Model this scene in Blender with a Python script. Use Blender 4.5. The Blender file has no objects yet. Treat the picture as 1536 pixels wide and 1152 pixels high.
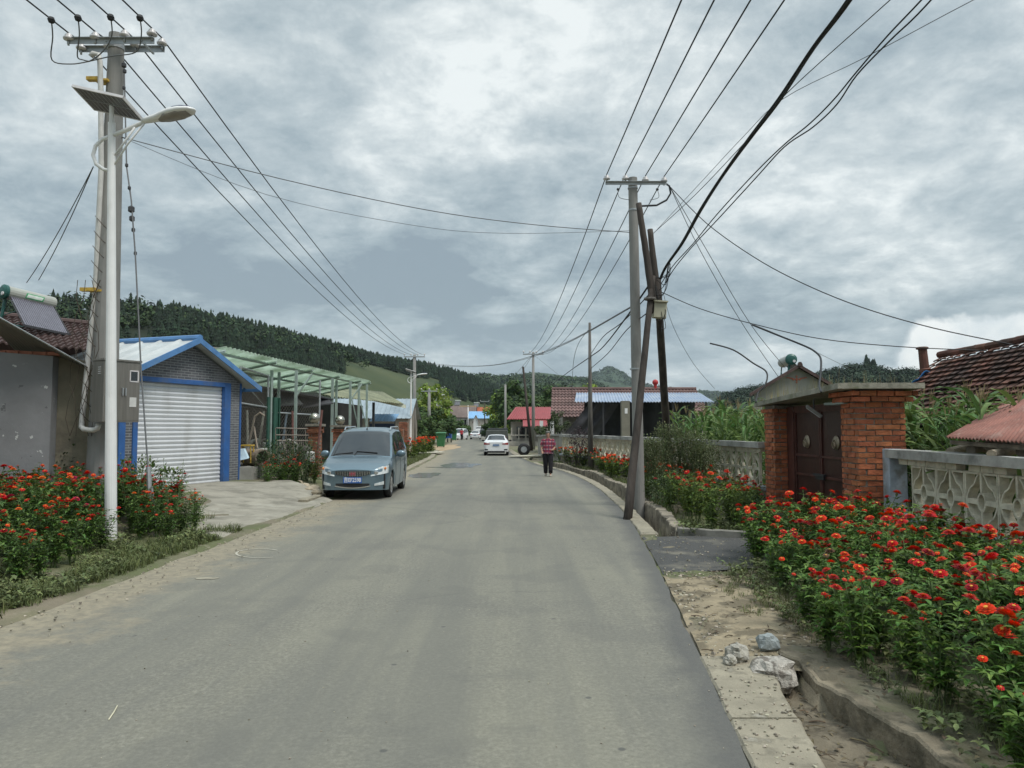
import bpy, math, random
from mathutils import Vector, Matrix, noise
R = math.radians
V = Vector
random.seed(7)
rnd = random.random
uni = random.uniform
S = bpy.context.scene
col = S.collection

# ---------------------------------------------------------------- camera
F = 1110.0
PITCH = math.atan(67 / F)
EYE = 1.7
cd = bpy.data.cameras.new('camera')
cd.sensor_width = 36.0
cd.lens = F * 36.0 / 1536.0
cd.clip_start = 0.05
cd.clip_end = 12000
cam = bpy.data.objects.new('camera', cd)
col.objects.link(cam)
cam.location = (0, 0, EYE)
cam.rotation_euler = (math.pi / 2 + PITCH, 0, 0)
S.camera = cam
S.view_settings.view_transform = 'Standard'
S.view_settings.look = 'None'
S.view_settings.gamma = 1
S.view_settings.exposure = 0.36

# ---------------------------------------------------------------- sky
SUN_DIR = V((0.42, -0.30, 0.86)).normalized()
w = bpy.data.worlds.new('World')
S.world = w
w.use_nodes = True
nt = w.node_tree
nt.nodes.clear()
def N(t, **k):
    n = nt.nodes.new(t)
    for a, b in k.items():
        setattr(n, a, b)
    return n
def L(a, b):
    nt.links.new(a, b)
def mth(op, a, b=None, c=None, clamp=False):
    n = N('ShaderNodeMath', operation=op)
    n.use_clamp = clamp
    for i, v in enumerate((a, b, c)):
        if v is None:
            continue
        if isinstance(v, (int, float)):
            n.inputs[i].default_value = v
        else:
            L(v, n.inputs[i])
    return n.outputs[0]
def ramp(fac, stops, interp='LINEAR'):
    n = N('ShaderNodeValToRGB')
    n.color_ramp.interpolation = interp
    e = n.color_ramp.elements
    while len(e) < len(stops):
        e.new(0.5)
    for i, (p, c) in enumerate(stops):
        e[i].position = p
        e[i].color = (c[0], c[1], c[2], 1) if not isinstance(c, (int, float)) else (c, c, c, 1)
    L(fac, n.inputs[0])
    return n.outputs[0]
def mixc(f, a, b, mode='MIX'):
    n = N('ShaderNodeMix', data_type='RGBA', blend_type=mode)
    for i, v in ((0, f), (6, a), (7, b)):
        if isinstance(v, (int, float)):
            n.inputs[i].default_value = v
        elif isinstance(v, tuple):
            n.inputs[i].default_value = (v[0], v[1], v[2], 1)
        else:
            L(v, n.inputs[i])
    return n.outputs[2]
def nz(vec, scale, detail=6, rough=.55, dist=0.0):
    n = N('ShaderNodeTexNoise')
    n.inputs['Scale'].default_value = scale
    n.inputs['Detail'].default_value = detail
    n.inputs['Roughness'].default_value = rough
    n.inputs['Distortion'].default_value = dist
    if vec is not None:
        L(vec, n.inputs['Vector'])
    return n.outputs['Fac']
sky = N('ShaderNodeTexSky', sky_type='NISHITA')
sky.sun_disc = False
sky.sun_elevation = math.asin(SUN_DIR.z)
sky.sun_rotation = math.atan2(SUN_DIR.x, SUN_DIR.y)
sky.air_density = 1.2
sky.dust_density = 2.0
tc = N('ShaderNodeTexCoord')
sep = N('ShaderNodeSeparateXYZ')
L(tc.outputs['Generated'], sep.inputs[0])
X, Y, Z = sep.outputs
zz = mth('ADD', mth('MAXIMUM', Z, 0.0), 0.27)
cx = mth('DIVIDE', X, zz)
cy = mth('DIVIDE', Y, zz)
cmb = N('ShaderNodeCombineXYZ')
L(cx, cmb.inputs[0]); L(cy, cmb.inputs[1])
cmb.inputs[2].default_value = 3.7
big = nz(cmb.outputs[0], 1.3, 8, .55, .3)
med = nz(cmb.outputs[0], 4.2, 10, .62, .25)
fine = nz(cmb.outputs[0], 11.0, 8, .7, .2)
dens = mth('ADD', mth('ADD', mth('MULTIPLY', big, .42), mth('MULTIPLY', med, .42)), mth('MULTIPLY', fine, .16))
# the brighter thin patch of cloud ahead (the veiled sky over the road)
def blob(ax, az_, rx, rz_):
    tx = mth('DIVIDE', X, mth('MAXIMUM', Y, 0.02))
    tz = mth('DIVIDE', Z, mth('MAXIMUM', Y, 0.02))
    dx = mth('DIVIDE', mth('SUBTRACT', tx, ax), rx)
    dz = mth('DIVIDE', mth('SUBTRACT', tz, az_), rz_)
    return mth('SQRT', mth('ADD', mth('MULTIPLY', dx, dx), mth('MULTIPLY', dz, dz)))
bl = mth('SUBTRACT', 1.0, blob(-0.02, 0.47, .33, .30), clamp=True)
bl2 = mth('SUBTRACT', 1.0, blob(0.42, 0.30, .50, .16), clamp=True)
dk = mth('SUBTRACT', 1.0, blob(-0.12, 0.17, .7, .10), clamp=True)
dk2 = mth('SUBTRACT', 1.0, blob(0.68, 0.56, .36, .20), clamp=True)
d2 = mth('ADD', dens, mth('MULTIPLY', bl, .10))
d2 = mth('ADD', d2, mth('MULTIPLY', bl2, .09))
d2 = mth('SUBTRACT', d2, mth('MULTIPLY', dk, .06))
d2 = mth('SUBTRACT', d2, mth('MULTIPLY', dk2, .04))
cc = ramp(d2, [(0.41, (2.85, 3.55, 4.0)), (0.475, (3.9, 4.7, 5.05)), (0.53, (5.1, 5.85, 6.1)), (0.58, (6.6, 7.25, 7.35)), (0.635, (8.8, 9.3, 9.2))])
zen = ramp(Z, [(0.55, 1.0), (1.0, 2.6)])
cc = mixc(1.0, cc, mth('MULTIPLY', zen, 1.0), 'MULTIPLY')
for e in ():
    pass
# low, slightly bluer band towards the horizon
hz = ramp(Z, [(0.0, 1.0), (0.16, 0.0)])
cc = mixc(mth('MULTIPLY', hz, .45), cc, (4.0, 5.0, 5.75))
# white cumulus low on the right
cn = nz(cmb.outputs[0], 2.2, 3, .5, 0)
tg = N('ShaderNodeTexNoise'); tg.inputs['Scale'].default_value = 16; tg.inputs['Detail'].default_value = 6
L(tc.outputs['Generated'], tg.inputs['Vector'])
cu = mth('ADD', blob(0.70, 0.05, .22, .115), mth('MULTIPLY', mth('SUBTRACT', tg.outputs['Fac'], .5), -.8))
cum = ramp(cu, [(0.90, 1.0), (0.99, 0.0)])
cshade = ramp(tg.outputs['Fac'], [(0.38, (6.6, 7.4, 7.8)), (0.58, (9.6, 9.9, 9.7))])
cc = mixc(cum, cc, cshade)
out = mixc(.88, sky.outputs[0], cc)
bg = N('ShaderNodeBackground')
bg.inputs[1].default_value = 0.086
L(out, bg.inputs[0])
wo = N('ShaderNodeOutputWorld')
L(bg.outputs[0], wo.inputs[0])

# ---------------------------------------------------------------- sun (behind thin cloud)
sd = bpy.data.lights.new('sun', 'SUN')
sd.energy = 1.9
sd.angle = R(20)
sd.color = (1.0, .96, .9)
so = bpy.data.objects.new('sun', sd)
col.objects.link(so)
so.rotation_euler = SUN_DIR.to_track_quat('Z', 'Y').to_euler()

# ---------------------------------------------------------------- helpers
def P(px, py, d):
    """world point seen at pixel (px,py) of the 1536 photograph at distance d along the street"""
    u = (px - 768) / F; v = (576 - py) / F
    dx = u; dy = math.cos(PITCH) - v * math.sin(PITCH); dz = math.sin(PITCH) + v * math.cos(PITCH)
    return V((dx / dy * d, d, EYE + dz / dy * d))
def G(px, py, z=0.0):
    u = (px - 768) / F; v = (576 - py) / F
    dx = u; dy = math.cos(PITCH) - v * math.sin(PITCH); dz = math.sin(PITCH) + v * math.cos(PITCH)
    t = (z - EYE) / dz
    return V((dx * t, dy * t, z))
def pl(tab, y):
    if y <= tab[0][0]: return tab[0][1]
    for (a, b), (c, d) in zip(tab, tab[1:]):
        if y <= c:
            return b + (d - b) * (y - a) / (c - a)
    return tab[-1][1]
def sst(a, b, x):
    t = min(1, max(0, (x - a) / (b - a)))
    return t * t * (3 - 2 * t)

ORG = {}
def tag(o, label=None, cat=None, group=None, kind=None):
    if label: o['label'] = label
    if cat: o['category'] = cat
    if group: o['group'] = group
    if kind: o['kind'] = kind
    return o
def T(name, label, cat, loc=(0, 0, 0), group=None, rz=0):
    o = bpy.data.objects.new(name, None)
    o.empty_display_size = .2
    col.objects.link(o)
    o.location = loc
    o.rotation_euler = (0, 0, rz)
    ORG[o.name] = Matrix.Translation(V(loc)) @ Matrix.Rotation(rz, 4, 'Z')
    return tag(o, label, cat, group)
class MB:
    def __init__(s):
        s.v = []; s.f = []; s.m = []
    def add(s, vs, fs, mi=0):
        b = len(s.v)
        s.v.extend([tuple(v) for v in vs])
        for f in fs:
            s.f.append([i + b for i in f]); s.m.append(mi)
    def box(s, c, size, rz=0, mi=0, M=None, jit=0):
        x, y, z = size[0] / 2, size[1] / 2, size[2] / 2
        vs = [V((sx * x, sy * y, sz * z)) for sz in (-1, 1) for sx, sy in ((-1, -1), (1, -1), (1, 1), (-1, 1))]
        if jit: vs = [v + V((uni(-jit, jit), uni(-jit, jit), uni(-jit, jit))) for v in vs]
        if M is not None: vs = [M @ v for v in vs]
        elif rz:
            q = Matrix.Rotation(rz, 3, 'Z'); vs = [q @ v for v in vs]
        c = V(c)
        s.add([v + c for v in vs], [(3, 2, 1, 0), (4, 5, 6, 7), (0, 1, 5, 4), (1, 2, 6, 5), (2, 3, 7, 6), (3, 0, 4, 7)], mi)
        return s
    def bx(s, a, b, mi=0):
        s.box(((a[0] + b[0]) / 2, (a[1] + b[1]) / 2, (a[2] + b[2]) / 2), (abs(b[0] - a[0]), abs(b[1] - a[1]), abs(b[2] - a[2])), mi=mi)
        return s
    def rings(s, rs, mi=0, caps=True, closed=True):
        n = len(rs[0]); b = len(s.v)
        for r in rs: s.v.extend([tuple(p) for p in r])
        for i in range(len(rs) - 1):
            for j in range(n if closed else n - 1):
                k = (j + 1) % n
                s.f.append([b + i * n + j, b + i * n + k, b + (i + 1) * n + k, b + (i + 1) * n + j]); s.m.append(mi)
        if caps and closed:
            s.f.append([b + j for j in reversed(range(n))]); s.m.append(mi)
            s.f.append([b + (len(rs) - 1) * n + j for j in range(n)]); s.m.append(mi)
        return s
    def tube(s, pts, r, n=6, mi=0, caps=True):
        pts = [V(p) for p in pts]
        if isinstance(r, (int, float)): r = [r] * len(pts)
        elif len(r) == 2 and len(pts) > 2:
            r = [r[0] + (r[1] - r[0]) * i / (len(pts) - 1) for i in range(len(pts))]
        rs = []; up = None
        for i, p in enumerate(pts):
            d = (pts[min(i + 1, len(pts) - 1)] - pts[max(i - 1, 0)])
            if d.length < 1e-9: d = V((0, 0, 1))
            d.normalize()
            if up is None:
                up = V((1, 0, 0)) if abs(d.z) > .9 else V((0, 0, 1))
            a = d.cross(up)
            if a.length < 1e-6: a = d.cross(V((0, 1, 0)))
            a.normalize(); b = a.cross(d).normalized(); up = b
            rs.append([p + (a * math.cos(t) + b * math.sin(t)) * r[i] for t in [2 * math.pi * k / n for k in range(n)]])
        return s.rings(rs, mi, caps)
    def lathe(s, c, prof, n=16, mi=0, axis='Z', caps=True):
        c = V(c); rs = []
        for r, h in prof:
            ring = []
            for k in range(n):
                t = 2 * math.pi * k / n; a, b = r * math.cos(t), r * math.sin(t)
                ring.append(c + (V((a, b, h)) if axis == 'Z' else V((h, a, b)) if axis == 'X' else V((b, h, a))))
            rs.append(ring)
        return s.rings(rs, mi, caps)
    def ball(s, c, r, n=14, mi=0, sq=(1, 1, 1)):
        c = V(c); k = n // 2; rs = []
        for i in range(k + 1):
            t = -math.pi / 2 + math.pi * (i + .02) / (k + .04)
            rs.append([c + V((r * math.cos(t) * math.cos(2 * math.pi * j / n) * sq[0], r * math.cos(t) * math.sin(2 * math.pi * j / n) * sq[1], r * math.sin(t) * sq[2])) for j in range(n)])
        return s.rings(rs, mi)
    def slab(s, poly, t, mi=0):
        """extrude polygon (3D points) by vector t"""
        t = V(t); poly = [V(p) for p in poly]
        return s.rings([poly, [p + t for p in poly]], mi)
    def quad(s, a, b, c, d, mi=0):
        s.add([a, b, c, d], [(0, 1, 2, 3)], mi); return s
    def grid(s, fn, nu, nv, mi=0):
        b = len(s.v)
        for i in range(nu + 1):
            for j in range(nv + 1):
                s.v.append(tuple(fn(i / nu, j / nv)))
        for i in range(nu):
            for j in range(nv):
                a = b + i * (nv + 1) + j
                s.f.append([a, a + 1, a + nv + 2, a + nv + 1]); s.m.append(mi)
        return s
    def build(s, name, mats, parent=None, smooth=False, label=None, cat=None, group=None, kind=None, solid=0, bevel=0, uv=None):
        me = bpy.data.meshes.new(name)
        vs = s.v
        if parent is not None:
            Mi = ORG[parent.name].inverted()
            if Mi != Matrix.Identity(4): vs = [tuple(Mi @ V(v)) for v in vs]
            org = None
        elif kind != 'structure' and kind != 'stuff':
            xs = [v[0] for v in vs]; ys = [v[1] for v in vs]; zs = [v[2] for v in vs]
            org = V(((min(xs) + max(xs)) / 2, (min(ys) + max(ys)) / 2, min(zs)))
            vs = [(v[0] - org.x, v[1] - org.y, v[2] - org.z) for v in vs]
        else: org = V((0, 0, 0))
        me.from_pydata(vs, [], s.f)
        if not isinstance(mats, (list, tuple)): mats = [mats]
        for m in mats: me.materials.append(m)
        if len(mats) > 1: me.polygons.foreach_set('material_index', s.m)
        if smooth: me.polygons.foreach_set('use_smooth', [True] * len(me.polygons))
        if uv:
            lay = me.uv_layers.new(name='UVMap')
            for lp in me.loops: lay.data[lp.index].uv = uv[lp.vertex_index]
        me.update()
        o = bpy.data.objects.new(name, me)
        col.objects.link(o)
        if parent is not None:
            o.parent = parent; ORG[o.name] = ORG[parent.name]
        else:
            o.location = org; ORG[o.name] = Matrix.Translation(org)
        if solid:
            md = o.modifiers.new('solid', 'SOLIDIFY'); md.thickness = solid; md.offset = 0
        if bevel:
            md = o.modifiers.new('bevel', 'BEVEL'); md.width = bevel; md.segments = 2; md.limit_method = 'ANGLE'
        return tag(o, label, cat, group, kind)
KIDS = {}
def copy_tree(o, parent=None):
    c = o.copy(); col.objects.link(c)
    if parent is not None: c.parent = parent
    for ch in list(o.children): copy_tree(ch, c)
    return c

# ---------------------------------------------------------------- materials
MATS = {}
def mat(name, c, rough=.8, var=.15, scale=4.0, bump=0.0, metal=0.0, c2=None, island=0.0, hue=.05, bscale=None, detail=6, spec=.5, stretch=None, trans=0.0, thr=None):
    global nt
    if name in MATS: return MATS[name]
    m = bpy.data.materials.new(name); m.use_nodes = True
    nt = m.node_tree
    bs = nt.nodes['Principled BSDF']
    t = N('ShaderNodeTexCoord'); vec = t.outputs['Object']
    if stretch:
        mp = N('ShaderNodeMapping'); mp.inputs['Scale'].default_value = stretch
        L(vec, mp.inputs[0]); vec = mp.outputs[0]
    f = nz(vec, scale, detail, .62)
    if c2 is None:
        a = tuple(x * (1 - var) for x in c); b = tuple(min(1, x * (1 + var)) for x in c)
    else: a, b = c, c2
    lo, hi = thr if thr else (.34, .66)
    cc = ramp(f, [(lo, a), (hi, b)])
    if island:
        g = N('ShaderNodeNewGeometry')
        hs = N('ShaderNodeHueSaturation')
        L(mth('ADD', mth('MULTIPLY', g.outputs['Random Per Island'], 2 * island), 1 - island), hs.inputs['Value'])
        r2 = mth('FRACT', mth('MULTIPLY', g.outputs['Random Per Island'], 17.3))
        L(mth('ADD', mth('MULTIPLY', r2, hue), .5 - hue / 2), hs.inputs['Hue'])
        L(cc, hs.inputs['Color']); cc = hs.outputs[0]
    L(cc, bs.inputs['Base Color'])
    bs.inputs['Roughness'].default_value = rough
    bs.inputs['Metallic'].default_value = metal
    bs.inputs['Specular IOR Level'].default_value = spec
    if bump:
        bn = N('ShaderNodeBump'); bn.inputs['Strength'].default_value = bump; bn.inputs['Distance'].default_value = .02
        L(nz(vec, bscale or scale * 6, 5, .6), bn.inputs['Height']); L(bn.outputs[0], bs.inputs['Normal'])
    if trans:
        tr = N('ShaderNodeBsdfTranslucent'); L(cc, tr.inputs[0])
        mx = N('ShaderNodeMixShader'); mx.inputs[0].default_value = trans
        L(bs.outputs[0], mx.inputs[1]); L(tr.outputs[0], mx.inputs[2])
        L(mx.outputs[0], nt.nodes['Material Output'].inputs[0])
    MATS[name] = m
    return m
def dirty(m, c, scale, lo, hi, amt=1.0, stretch=None, detail=8):
    """overlay patches of another real colour (stains, worn paint)"""
    global nt
    nt = m.node_tree; bs = nt.nodes['Principled BSDF']
    src = bs.inputs['Base Color'].links[0].from_socket
    t = N('ShaderNodeTexCoord'); vec = t.outputs['Object']
    mp = N('ShaderNodeMapping'); mp.inputs['Scale'].default_value = stretch or (1, 1, 1)
    mp.inputs['Location'].default_value = (scale * 1.7, 3.3, 9.1)
    L(vec, mp.inputs[0])
    f = ramp(nz(mp.outputs[0], scale, detail, .6), [(lo, 0.0), (hi, amt)])
    L(mixc(f, src, c), bs.inputs['Base Color'])
    return m
m_conc = mat('concrete', (.34, .33, .30), .9, .2, 2.5, .3)
m_conc_d = mat('old_concrete', (.24, .23, .20), .95, .3, 2.0, .5)
dirty(m_conc_d, (.09, .09, .075), 3.0, .5, .66, .7)
m_pole = mat('pole_concrete', (.255, .25, .235), .9, .14, 3, .25, stretch=(1, 1, .3))
dirty(m_pole, (.17, .165, .155), 4, .52, .68, .7, stretch=(1, 1, .25))
m_white = mat('white_paint', (.78, .78, .77), .35, .05, 3)
dirty(m_white, (.45, .43, .38), 6, .6, .8, .5, stretch=(1, 1, .4))
m_steel = mat('galvanised_steel', (.42, .44, .45), .45, .15, 6, metal=.6)
m_dsteel = mat('dark_steel', (.06, .06, .065), .5, .2, 8, metal=.3)
m_black = mat('black_rubber', (.015, .015, .016), .6, .2, 8)
m_wire = mat('wire_black', (.02, .022, .024), .6, .1, 5)
m_wireg = mat('wire_grey', (.12, .125, .13), .6, .1, 5)
m_porc = mat('porcelain', (.62, .60, .60), .25, .1, 8)
m_dporc = mat('insulator_brown', (.06, .05, .05), .3, .1, 8)
m_yel = mat('yellow_bracket', (.55, .36, .06), .6, .25, 20)
m_solar = mat('solar_cells', (.15, .155, .17), .2, .15, 5)
m_glassd = mat('dark_glass', (.018, .022, .025), .04, .1, 3, spec=.9)
m_wood = mat('creosoted_wood', (.055, .045, .038), .9, .45, 5, .6, stretch=(1, 1, .12))
m_woodg = mat('weathered_wood', (.20, .17, .13), .9, .4, 6, .6, stretch=(1, 1, .3))
m_green_l = mat('zinnia_leaf', (.098, .182, .030), .55, .25, 3, island=.42, spec=.35, trans=.22)
m_stem = mat('stem_green', (.10, .15, .05), .7, .2, 9)
# ================================================================ GROUND
RE_T = [(-8, .85), (3.7, 1.19), (5.4, 1.38), (7, 1.55), (9.1, 1.78), (12.8, 2.12), (16, 2.32), (20.5, 2.45), (24, 2.42), (27, 2.28), (30, 2.0), (35, 1.2), (43, .55), (50, 0), (65, -.6), (90, -1.4), (157, -3.6), (240, -9), (400, -40)]
LE_T = [(-8, -4.5), (6.3, -4.4), (11, -4.3), (16.5, -4.3), (30, -4.1), (44, -4.5), (60, -5.8), (90, -7.6), (157, -11), (240, -16), (400, -47)]
SO_T = [(-8, 1.2), (2, 1.4), (3.8, 1.57), (5.4, 1.84), (6, 1.85), (11.8, 2.33), (12.8, 2.4), (16, 2.58), (20.5, 2.72), (24, 2.7), (27, 2.54), (30, 2.26), (35, 1.46), (43, .8), (60, .0)]
IK_T = [(-8, 3.0), (2, 2.55), (3.8, 2.22), (5.3, 2.02), (6, 2.0), (11.9, 2.62), (15.5, 2.85), (20.5, 3.05), (24, 3.05), (27, 2.9), (30, 2.6), (35, 1.8), (43, 1.1), (60, .3)]
re = lambda y: pl(RE_T, y)
le = lambda y: pl(LE_T, y)
def gz(x, y):
    r = re(y); l = le(y)
    if x < l:
        z = 0.02
        if y < 26: z += .24 * sst(l - .3, -7.6, x) * sst(26, 22, y) if False else .24 * sst(0, 1, (l - .3 - x) / (l - .3 + 7.6)) * (1 - sst(22, 27, y))
        return z
    if x < r: return -.03
    if y < 60:
        so, ik = pl(SO_T, y), pl(IK_T, y)
        f = 1.0
        if 5.5 < y < 12: f = 1 - min(sst(5.5, 6.3, y), 1 - sst(11.5, 12, y))
        if 37 < y < 41: f = 1 - min(sst(37, 38, y), 1 - sst(40, 41, y))
        if so - .02 < x < ik + .05: return -(.17 if y < 7 else .30) * f - .005 + .03 * noise.noise((x * 3, y * 3, 0))
        if x >= ik:
            z = .035 if f > .5 else .0
            if 11.9 > y > 8.4: z = -.01
            return z
        return -.006 if f > .5 else 0.0
    return -.01
def axis(a, b, fine, lo, hi, g):
    xs = []; x = a
    while x < b + 1e-6: xs.append(x); x += fine
    s = fine; x = xs[-1]
    while x < hi: s *= g; x += s; xs.append(x)
    s = fine; x = a
    while x > lo: s *= g; x -= s; xs.insert(0, x)
    return xs
gx = axis(-10, 7, .1, -4000, 4000, 1.25)
gy = axis(2.4, 42, .16, -4000, 6000, 1.18)
mb = MB(); nx = len(gx)
for y in gy:
    for x in gx:
        z = gz(x, y)
        if abs(x) < 30 and 0 < y < 80 and not (le(y) < x < re(y)):
            z += .018 * noise.noise((x * 1.3, y * 1.3, 1.7)) + .008 * noise.noise((x * 6, y * 6, 4))
        mb.v.append((x, y, z))
for j in range(len(gy) - 1):
    for i in range(nx - 1):
        a = j * nx + i
        mb.f.append([a, a + 1, a + nx + 1, a + nx]); mb.m.append(0)
m_soil = mat('soil', (.22, .185, .13), .95, .25, 1.2, .8, c2=(.13, .115, .08), bscale=25)
dirty(m_soil, (.10, .12, .045), .5, .44, .58, .85, detail=12)
dirty(m_soil, (.32, .28, .21), 2.3, .56, .68, .6, detail=12)
mb.build('ground', m_soil, kind='structure', smooth=True)

# ---- road
def ribbon(ys, f0, f1, z, us=8, z1=None):
    m = MB(); uvs = []
    for y in ys:
        a, b = f0(y), f1(y)
        for k in range(us + 1):
            x = a + (b - a) * k / us
            m.v.append((x, y, z(x, y) if callable(z) else z)); uvs.append((x - a, b - x))
    n = us + 1
    for j in range(len(ys) - 1):
        for i in range(us):
            a = j * n + i; m.f.append([a, a + 1, a + n + 1, a + n]); m.m.append(0)
    return m, uvs
def yy(a, b, s, g=1.0):
    r = [a]
    while r[-1] < b: r.append(min(b, r[-1] + s)); s *= g
    return r
m_road = bpy.data.materials.new('asphalt_road'); m_road.use_nodes = True
nt = m_road.node_tree; bs = nt.nodes['Principled BSDF']
t = N('ShaderNodeTexCoord'); ob = t.outputs['Object']; sp = N('ShaderNodeSeparateXYZ'); L(t.outputs['UV'], sp.inputs[0])
dl, dr = sp.outputs[0], sp.outputs[1]
base = ramp(nz(ob, 30, 6, .8), [(.30, (.085, .08, .064)), (.5, (.19, .183, .148)), (.70, (.33, .315, .26))])
base = mixc(ramp(nz(ob, 7, 5, .7), [(.40, .35), (.60, 0.0)]), base, (.13, .126, .105))
vo = N('ShaderNodeTexVoronoi'); vo.inputs['Scale'].default_value = 70; L(ob, vo.inputs['Vector'])
base = mixc(ramp(vo.outputs['Distance'], [(.06, .55), (.22, 0.0)]), base, (.34, .335, .31))
base = mixc(ramp(nz(ob, .32, 6, .6, .4), [(.38, 0.0), (.62, .55)]), base, (.245, .235, .18))
mp = N('ShaderNodeMapping'); mp.inputs['Scale'].default_value = (1.6, .09, 1); L(ob, mp.inputs[0])
base = mixc(ramp(nz(mp.outputs[0], 1.0, 5, .6), [(.42, 0.0), (.60, .55)]), base, (.135, .134, .118))
# patchwork of repairs
base = mixc(ramp(nz(ob, .9, 3, .5), [(.56, 0.0), (.60, .25)]), base, (.12, .118, .105))
# dust gathered at the left edge
e = mth('SUBTRACT', dl, mth('MULTIPLY', mth('SUBTRACT', nz(ob, 1.3, 12, .78), .36), 3.2))
base = mixc(ramp(e, [(-.25, .9), (.55, 0.0)]), base, mixc(ramp(nz(ob, 9, 6, .7), [(.35, 0.0), (.6, 1.0)]), (.19, .168, .125), (.31, .27, .19)))
# newer dark strip along the right edge
e2 = mth('ADD', dr, mth('MULTIPLY', nz(ob, 2.5, 5), .35))
base = mixc(ramp(e2, [(.26, .75), (.50, 0.0)]), base, (.085, .085, .083))
# scattered dark spots
v2 = N('ShaderNodeTexVoronoi'); v2.inputs['Scale'].default_value = 2.3; L(ob, v2.inputs['Vector'])
base = mixc(ramp(v2.outputs['Distance'], [(.035, .8), (.06, 0.0)]), base, (.08, .08, .075))
# fine cracks
vc = N('ShaderNodeTexVoronoi', feature='DISTANCE_TO_EDGE'); vc.inputs['Scale'].default_value = .33
md = mixc(.35, ob, nz(ob, 2, 6, .7)); L(md, vc.inputs['Vector'])
crk = mth('MULTIPLY', ramp(vc.outputs['Distance'], [(.0, .55), (.0045, 0.0)]), ramp(nz(ob, .25, 2), [(.5, 0.0), (.56, 1.0)]))
base = mixc(crk, base, (.07, .07, .065))
L(base, bs.inputs['Base Color'])
bs.inputs['Roughness'].default_value = .82
bn = N('ShaderNodeBump'); bn.inputs['Strength'].default_value = .55; bn.inputs['Distance'].default_value = .006
L(nz(ob, 90, 4, .7), bn.inputs['Height']); L(bn.outputs[0], bs.inputs['Normal'])
ys = yy(-8, 60, .25) + yy(61, 400, 4)
rj = lambda y: re(y) + .035 * noise.noise((0, y * 2.2, 0)) + .02 * noise.noise((0, y * 9, 0))
lj = lambda y: le(y) + .12 * noise.noise((5, y * 1.1, 0)) + .04 * noise.noise((5, y * 6, 0))
mb, uvs = ribbon(ys, lj, rj, 0.0, 10)
# thickness of the right edge
n = 11
for j in range(len(ys)):
    v = mb.v[j * n + 10]; mb.v.append((v[0] + .02, v[1], -.08)); uvs.append((5, 0))
b0 = len(ys) * n
for j in range(len(ys) - 1):
    mb.f.append([j * n + 10, b0 + j, b0 + j + 1, (j + 1) * n + 10]); mb.m.append(0)
mb.build('road', m_road, kind='structure', uv=uvs)

# ---- concrete strips, ditch wall
m_strip = mat('strip_concrete', (.29, .26, .195), .92, .16, 3.5, .6, bscale=30)
dirty(m_strip, (.15, .135, .10), 5, .52, .60, .65, detail=12)
dirty(m_strip, (.50, .48, .42), 5, .6, .7, .5)
m_stone = mat('ditch_stone', (.27, .235, .18), .95, .35, 5, .8, bscale=14)
dirty(m_stone, (.08, .07, .055), 4, .5, .62, .7)
m_ditchc = mat('ditch_concrete', (.20, .17, .12), .95, .35, 5, 1.0, bscale=22)
dirty(m_ditchc, (.085, .075, .05), 4, .47, .58, .85, detail=12)
def sweep(name, ys, f0, f1, zt, zb, m, label=None, cat=None, kind='structure', jit=.012, seed=0):
    mb = MB(); rs = []
    for y in ys:
        a, b = f0(y), f1(y)
        ja = jit * (noise.noise((seed, y * 4, 1)) * 1.5 + noise.noise((seed, y * 13, 2)))
        jb = jit * (noise.noise((seed, y * 4, 5)) * 1.5 + noise.noise((seed, y * 13, 6)))
        jz = jit * .8 * noise.noise((seed, y * 5, 9))
        t = zt(y) if callable(zt) else zt
        rs.append([(a + ja, y, zb), (b + jb, y, zb), (b + jb, y, t + jz - .015), (b + jb - .015, y, t + jz), (a + ja + .015, y, t + jz), (a + ja, y, t + jz - .015)])
    mb.rings(rs)
    return mb.build(name, m, label=label, cat=cat, kind=kind)
def near_strip(a, b, s):
    sweep('kerb_strip', yy(a, b, .12), lambda y: re(y) + .0, lambda y: pl(SO_T, y), .012, -.36, m_strip, seed=s)
near_strip(1.0, 4.42, 1); near_strip(4.45, 5.62, 2)
sweep('kerb_strip', yy(11.95, 37.5, .2), lambda y: re(y) + .01, lambda y: pl(SO_T, y), .02, -.36, m_strip, jit=.022, seed=3)
sweep('kerb_strip', yy(41, 60, .4), lambda y: re(y) + .01, lambda y: pl(SO_T, y), .02, -.36, m_strip, jit=.022, seed=4)
sweep('ditch_wall', yy(1.0, 6.2, .12), lambda y: pl(IK_T, y), lambda y: pl(IK_T, y) + .16, lambda y: .025 + .02 * noise.noise((y * 1.7, 3, 3)), -.36, m_ditchc, jit=.07, seed=5)
sweep('ditch_wall', yy(11.9, 37.5, .15), lambda y: pl(IK_T, y), lambda y: pl(IK_T, y) + .18, lambda y: .12 + .04 * math.sin(y), -.36, m_stone, jit=.06, seed=6)
sweep('kerb_strip', yy(27, 58, .3), lambda y: le(y) - .45, lambda y: le(y) - .12, .05, -.1, m_strip, jit=.03, seed=7)
sweep('kerb_strip', yy(16.7, 27, .25), lambda y: le(y) - .5, lambda y: le(y) - .3, .12, -.1, m_strip, jit=.03, seed=8)
m_mud = mat('ditch_mud', (.13, .11, .075), .9, .35, 5, .9, c2=(.20, .17, .12), bscale=30)
dirty(m_mud, (.06, .05, .035), 7, .5, .6, .8)
mb, uvs = ribbon(yy(1, 6.1, .06), lambda y: pl(SO_T, y) - .02, lambda y: pl(IK_T, y) + .03, lambda x, y: -.15 + .025 * noise.noise((x * 5, y * 5, 0)) + .012 * noise.noise((x * 22, y * 22, 3)), 8)
mb.build('ditch_floor', m_mud, kind='structure', smooth=True)
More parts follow.
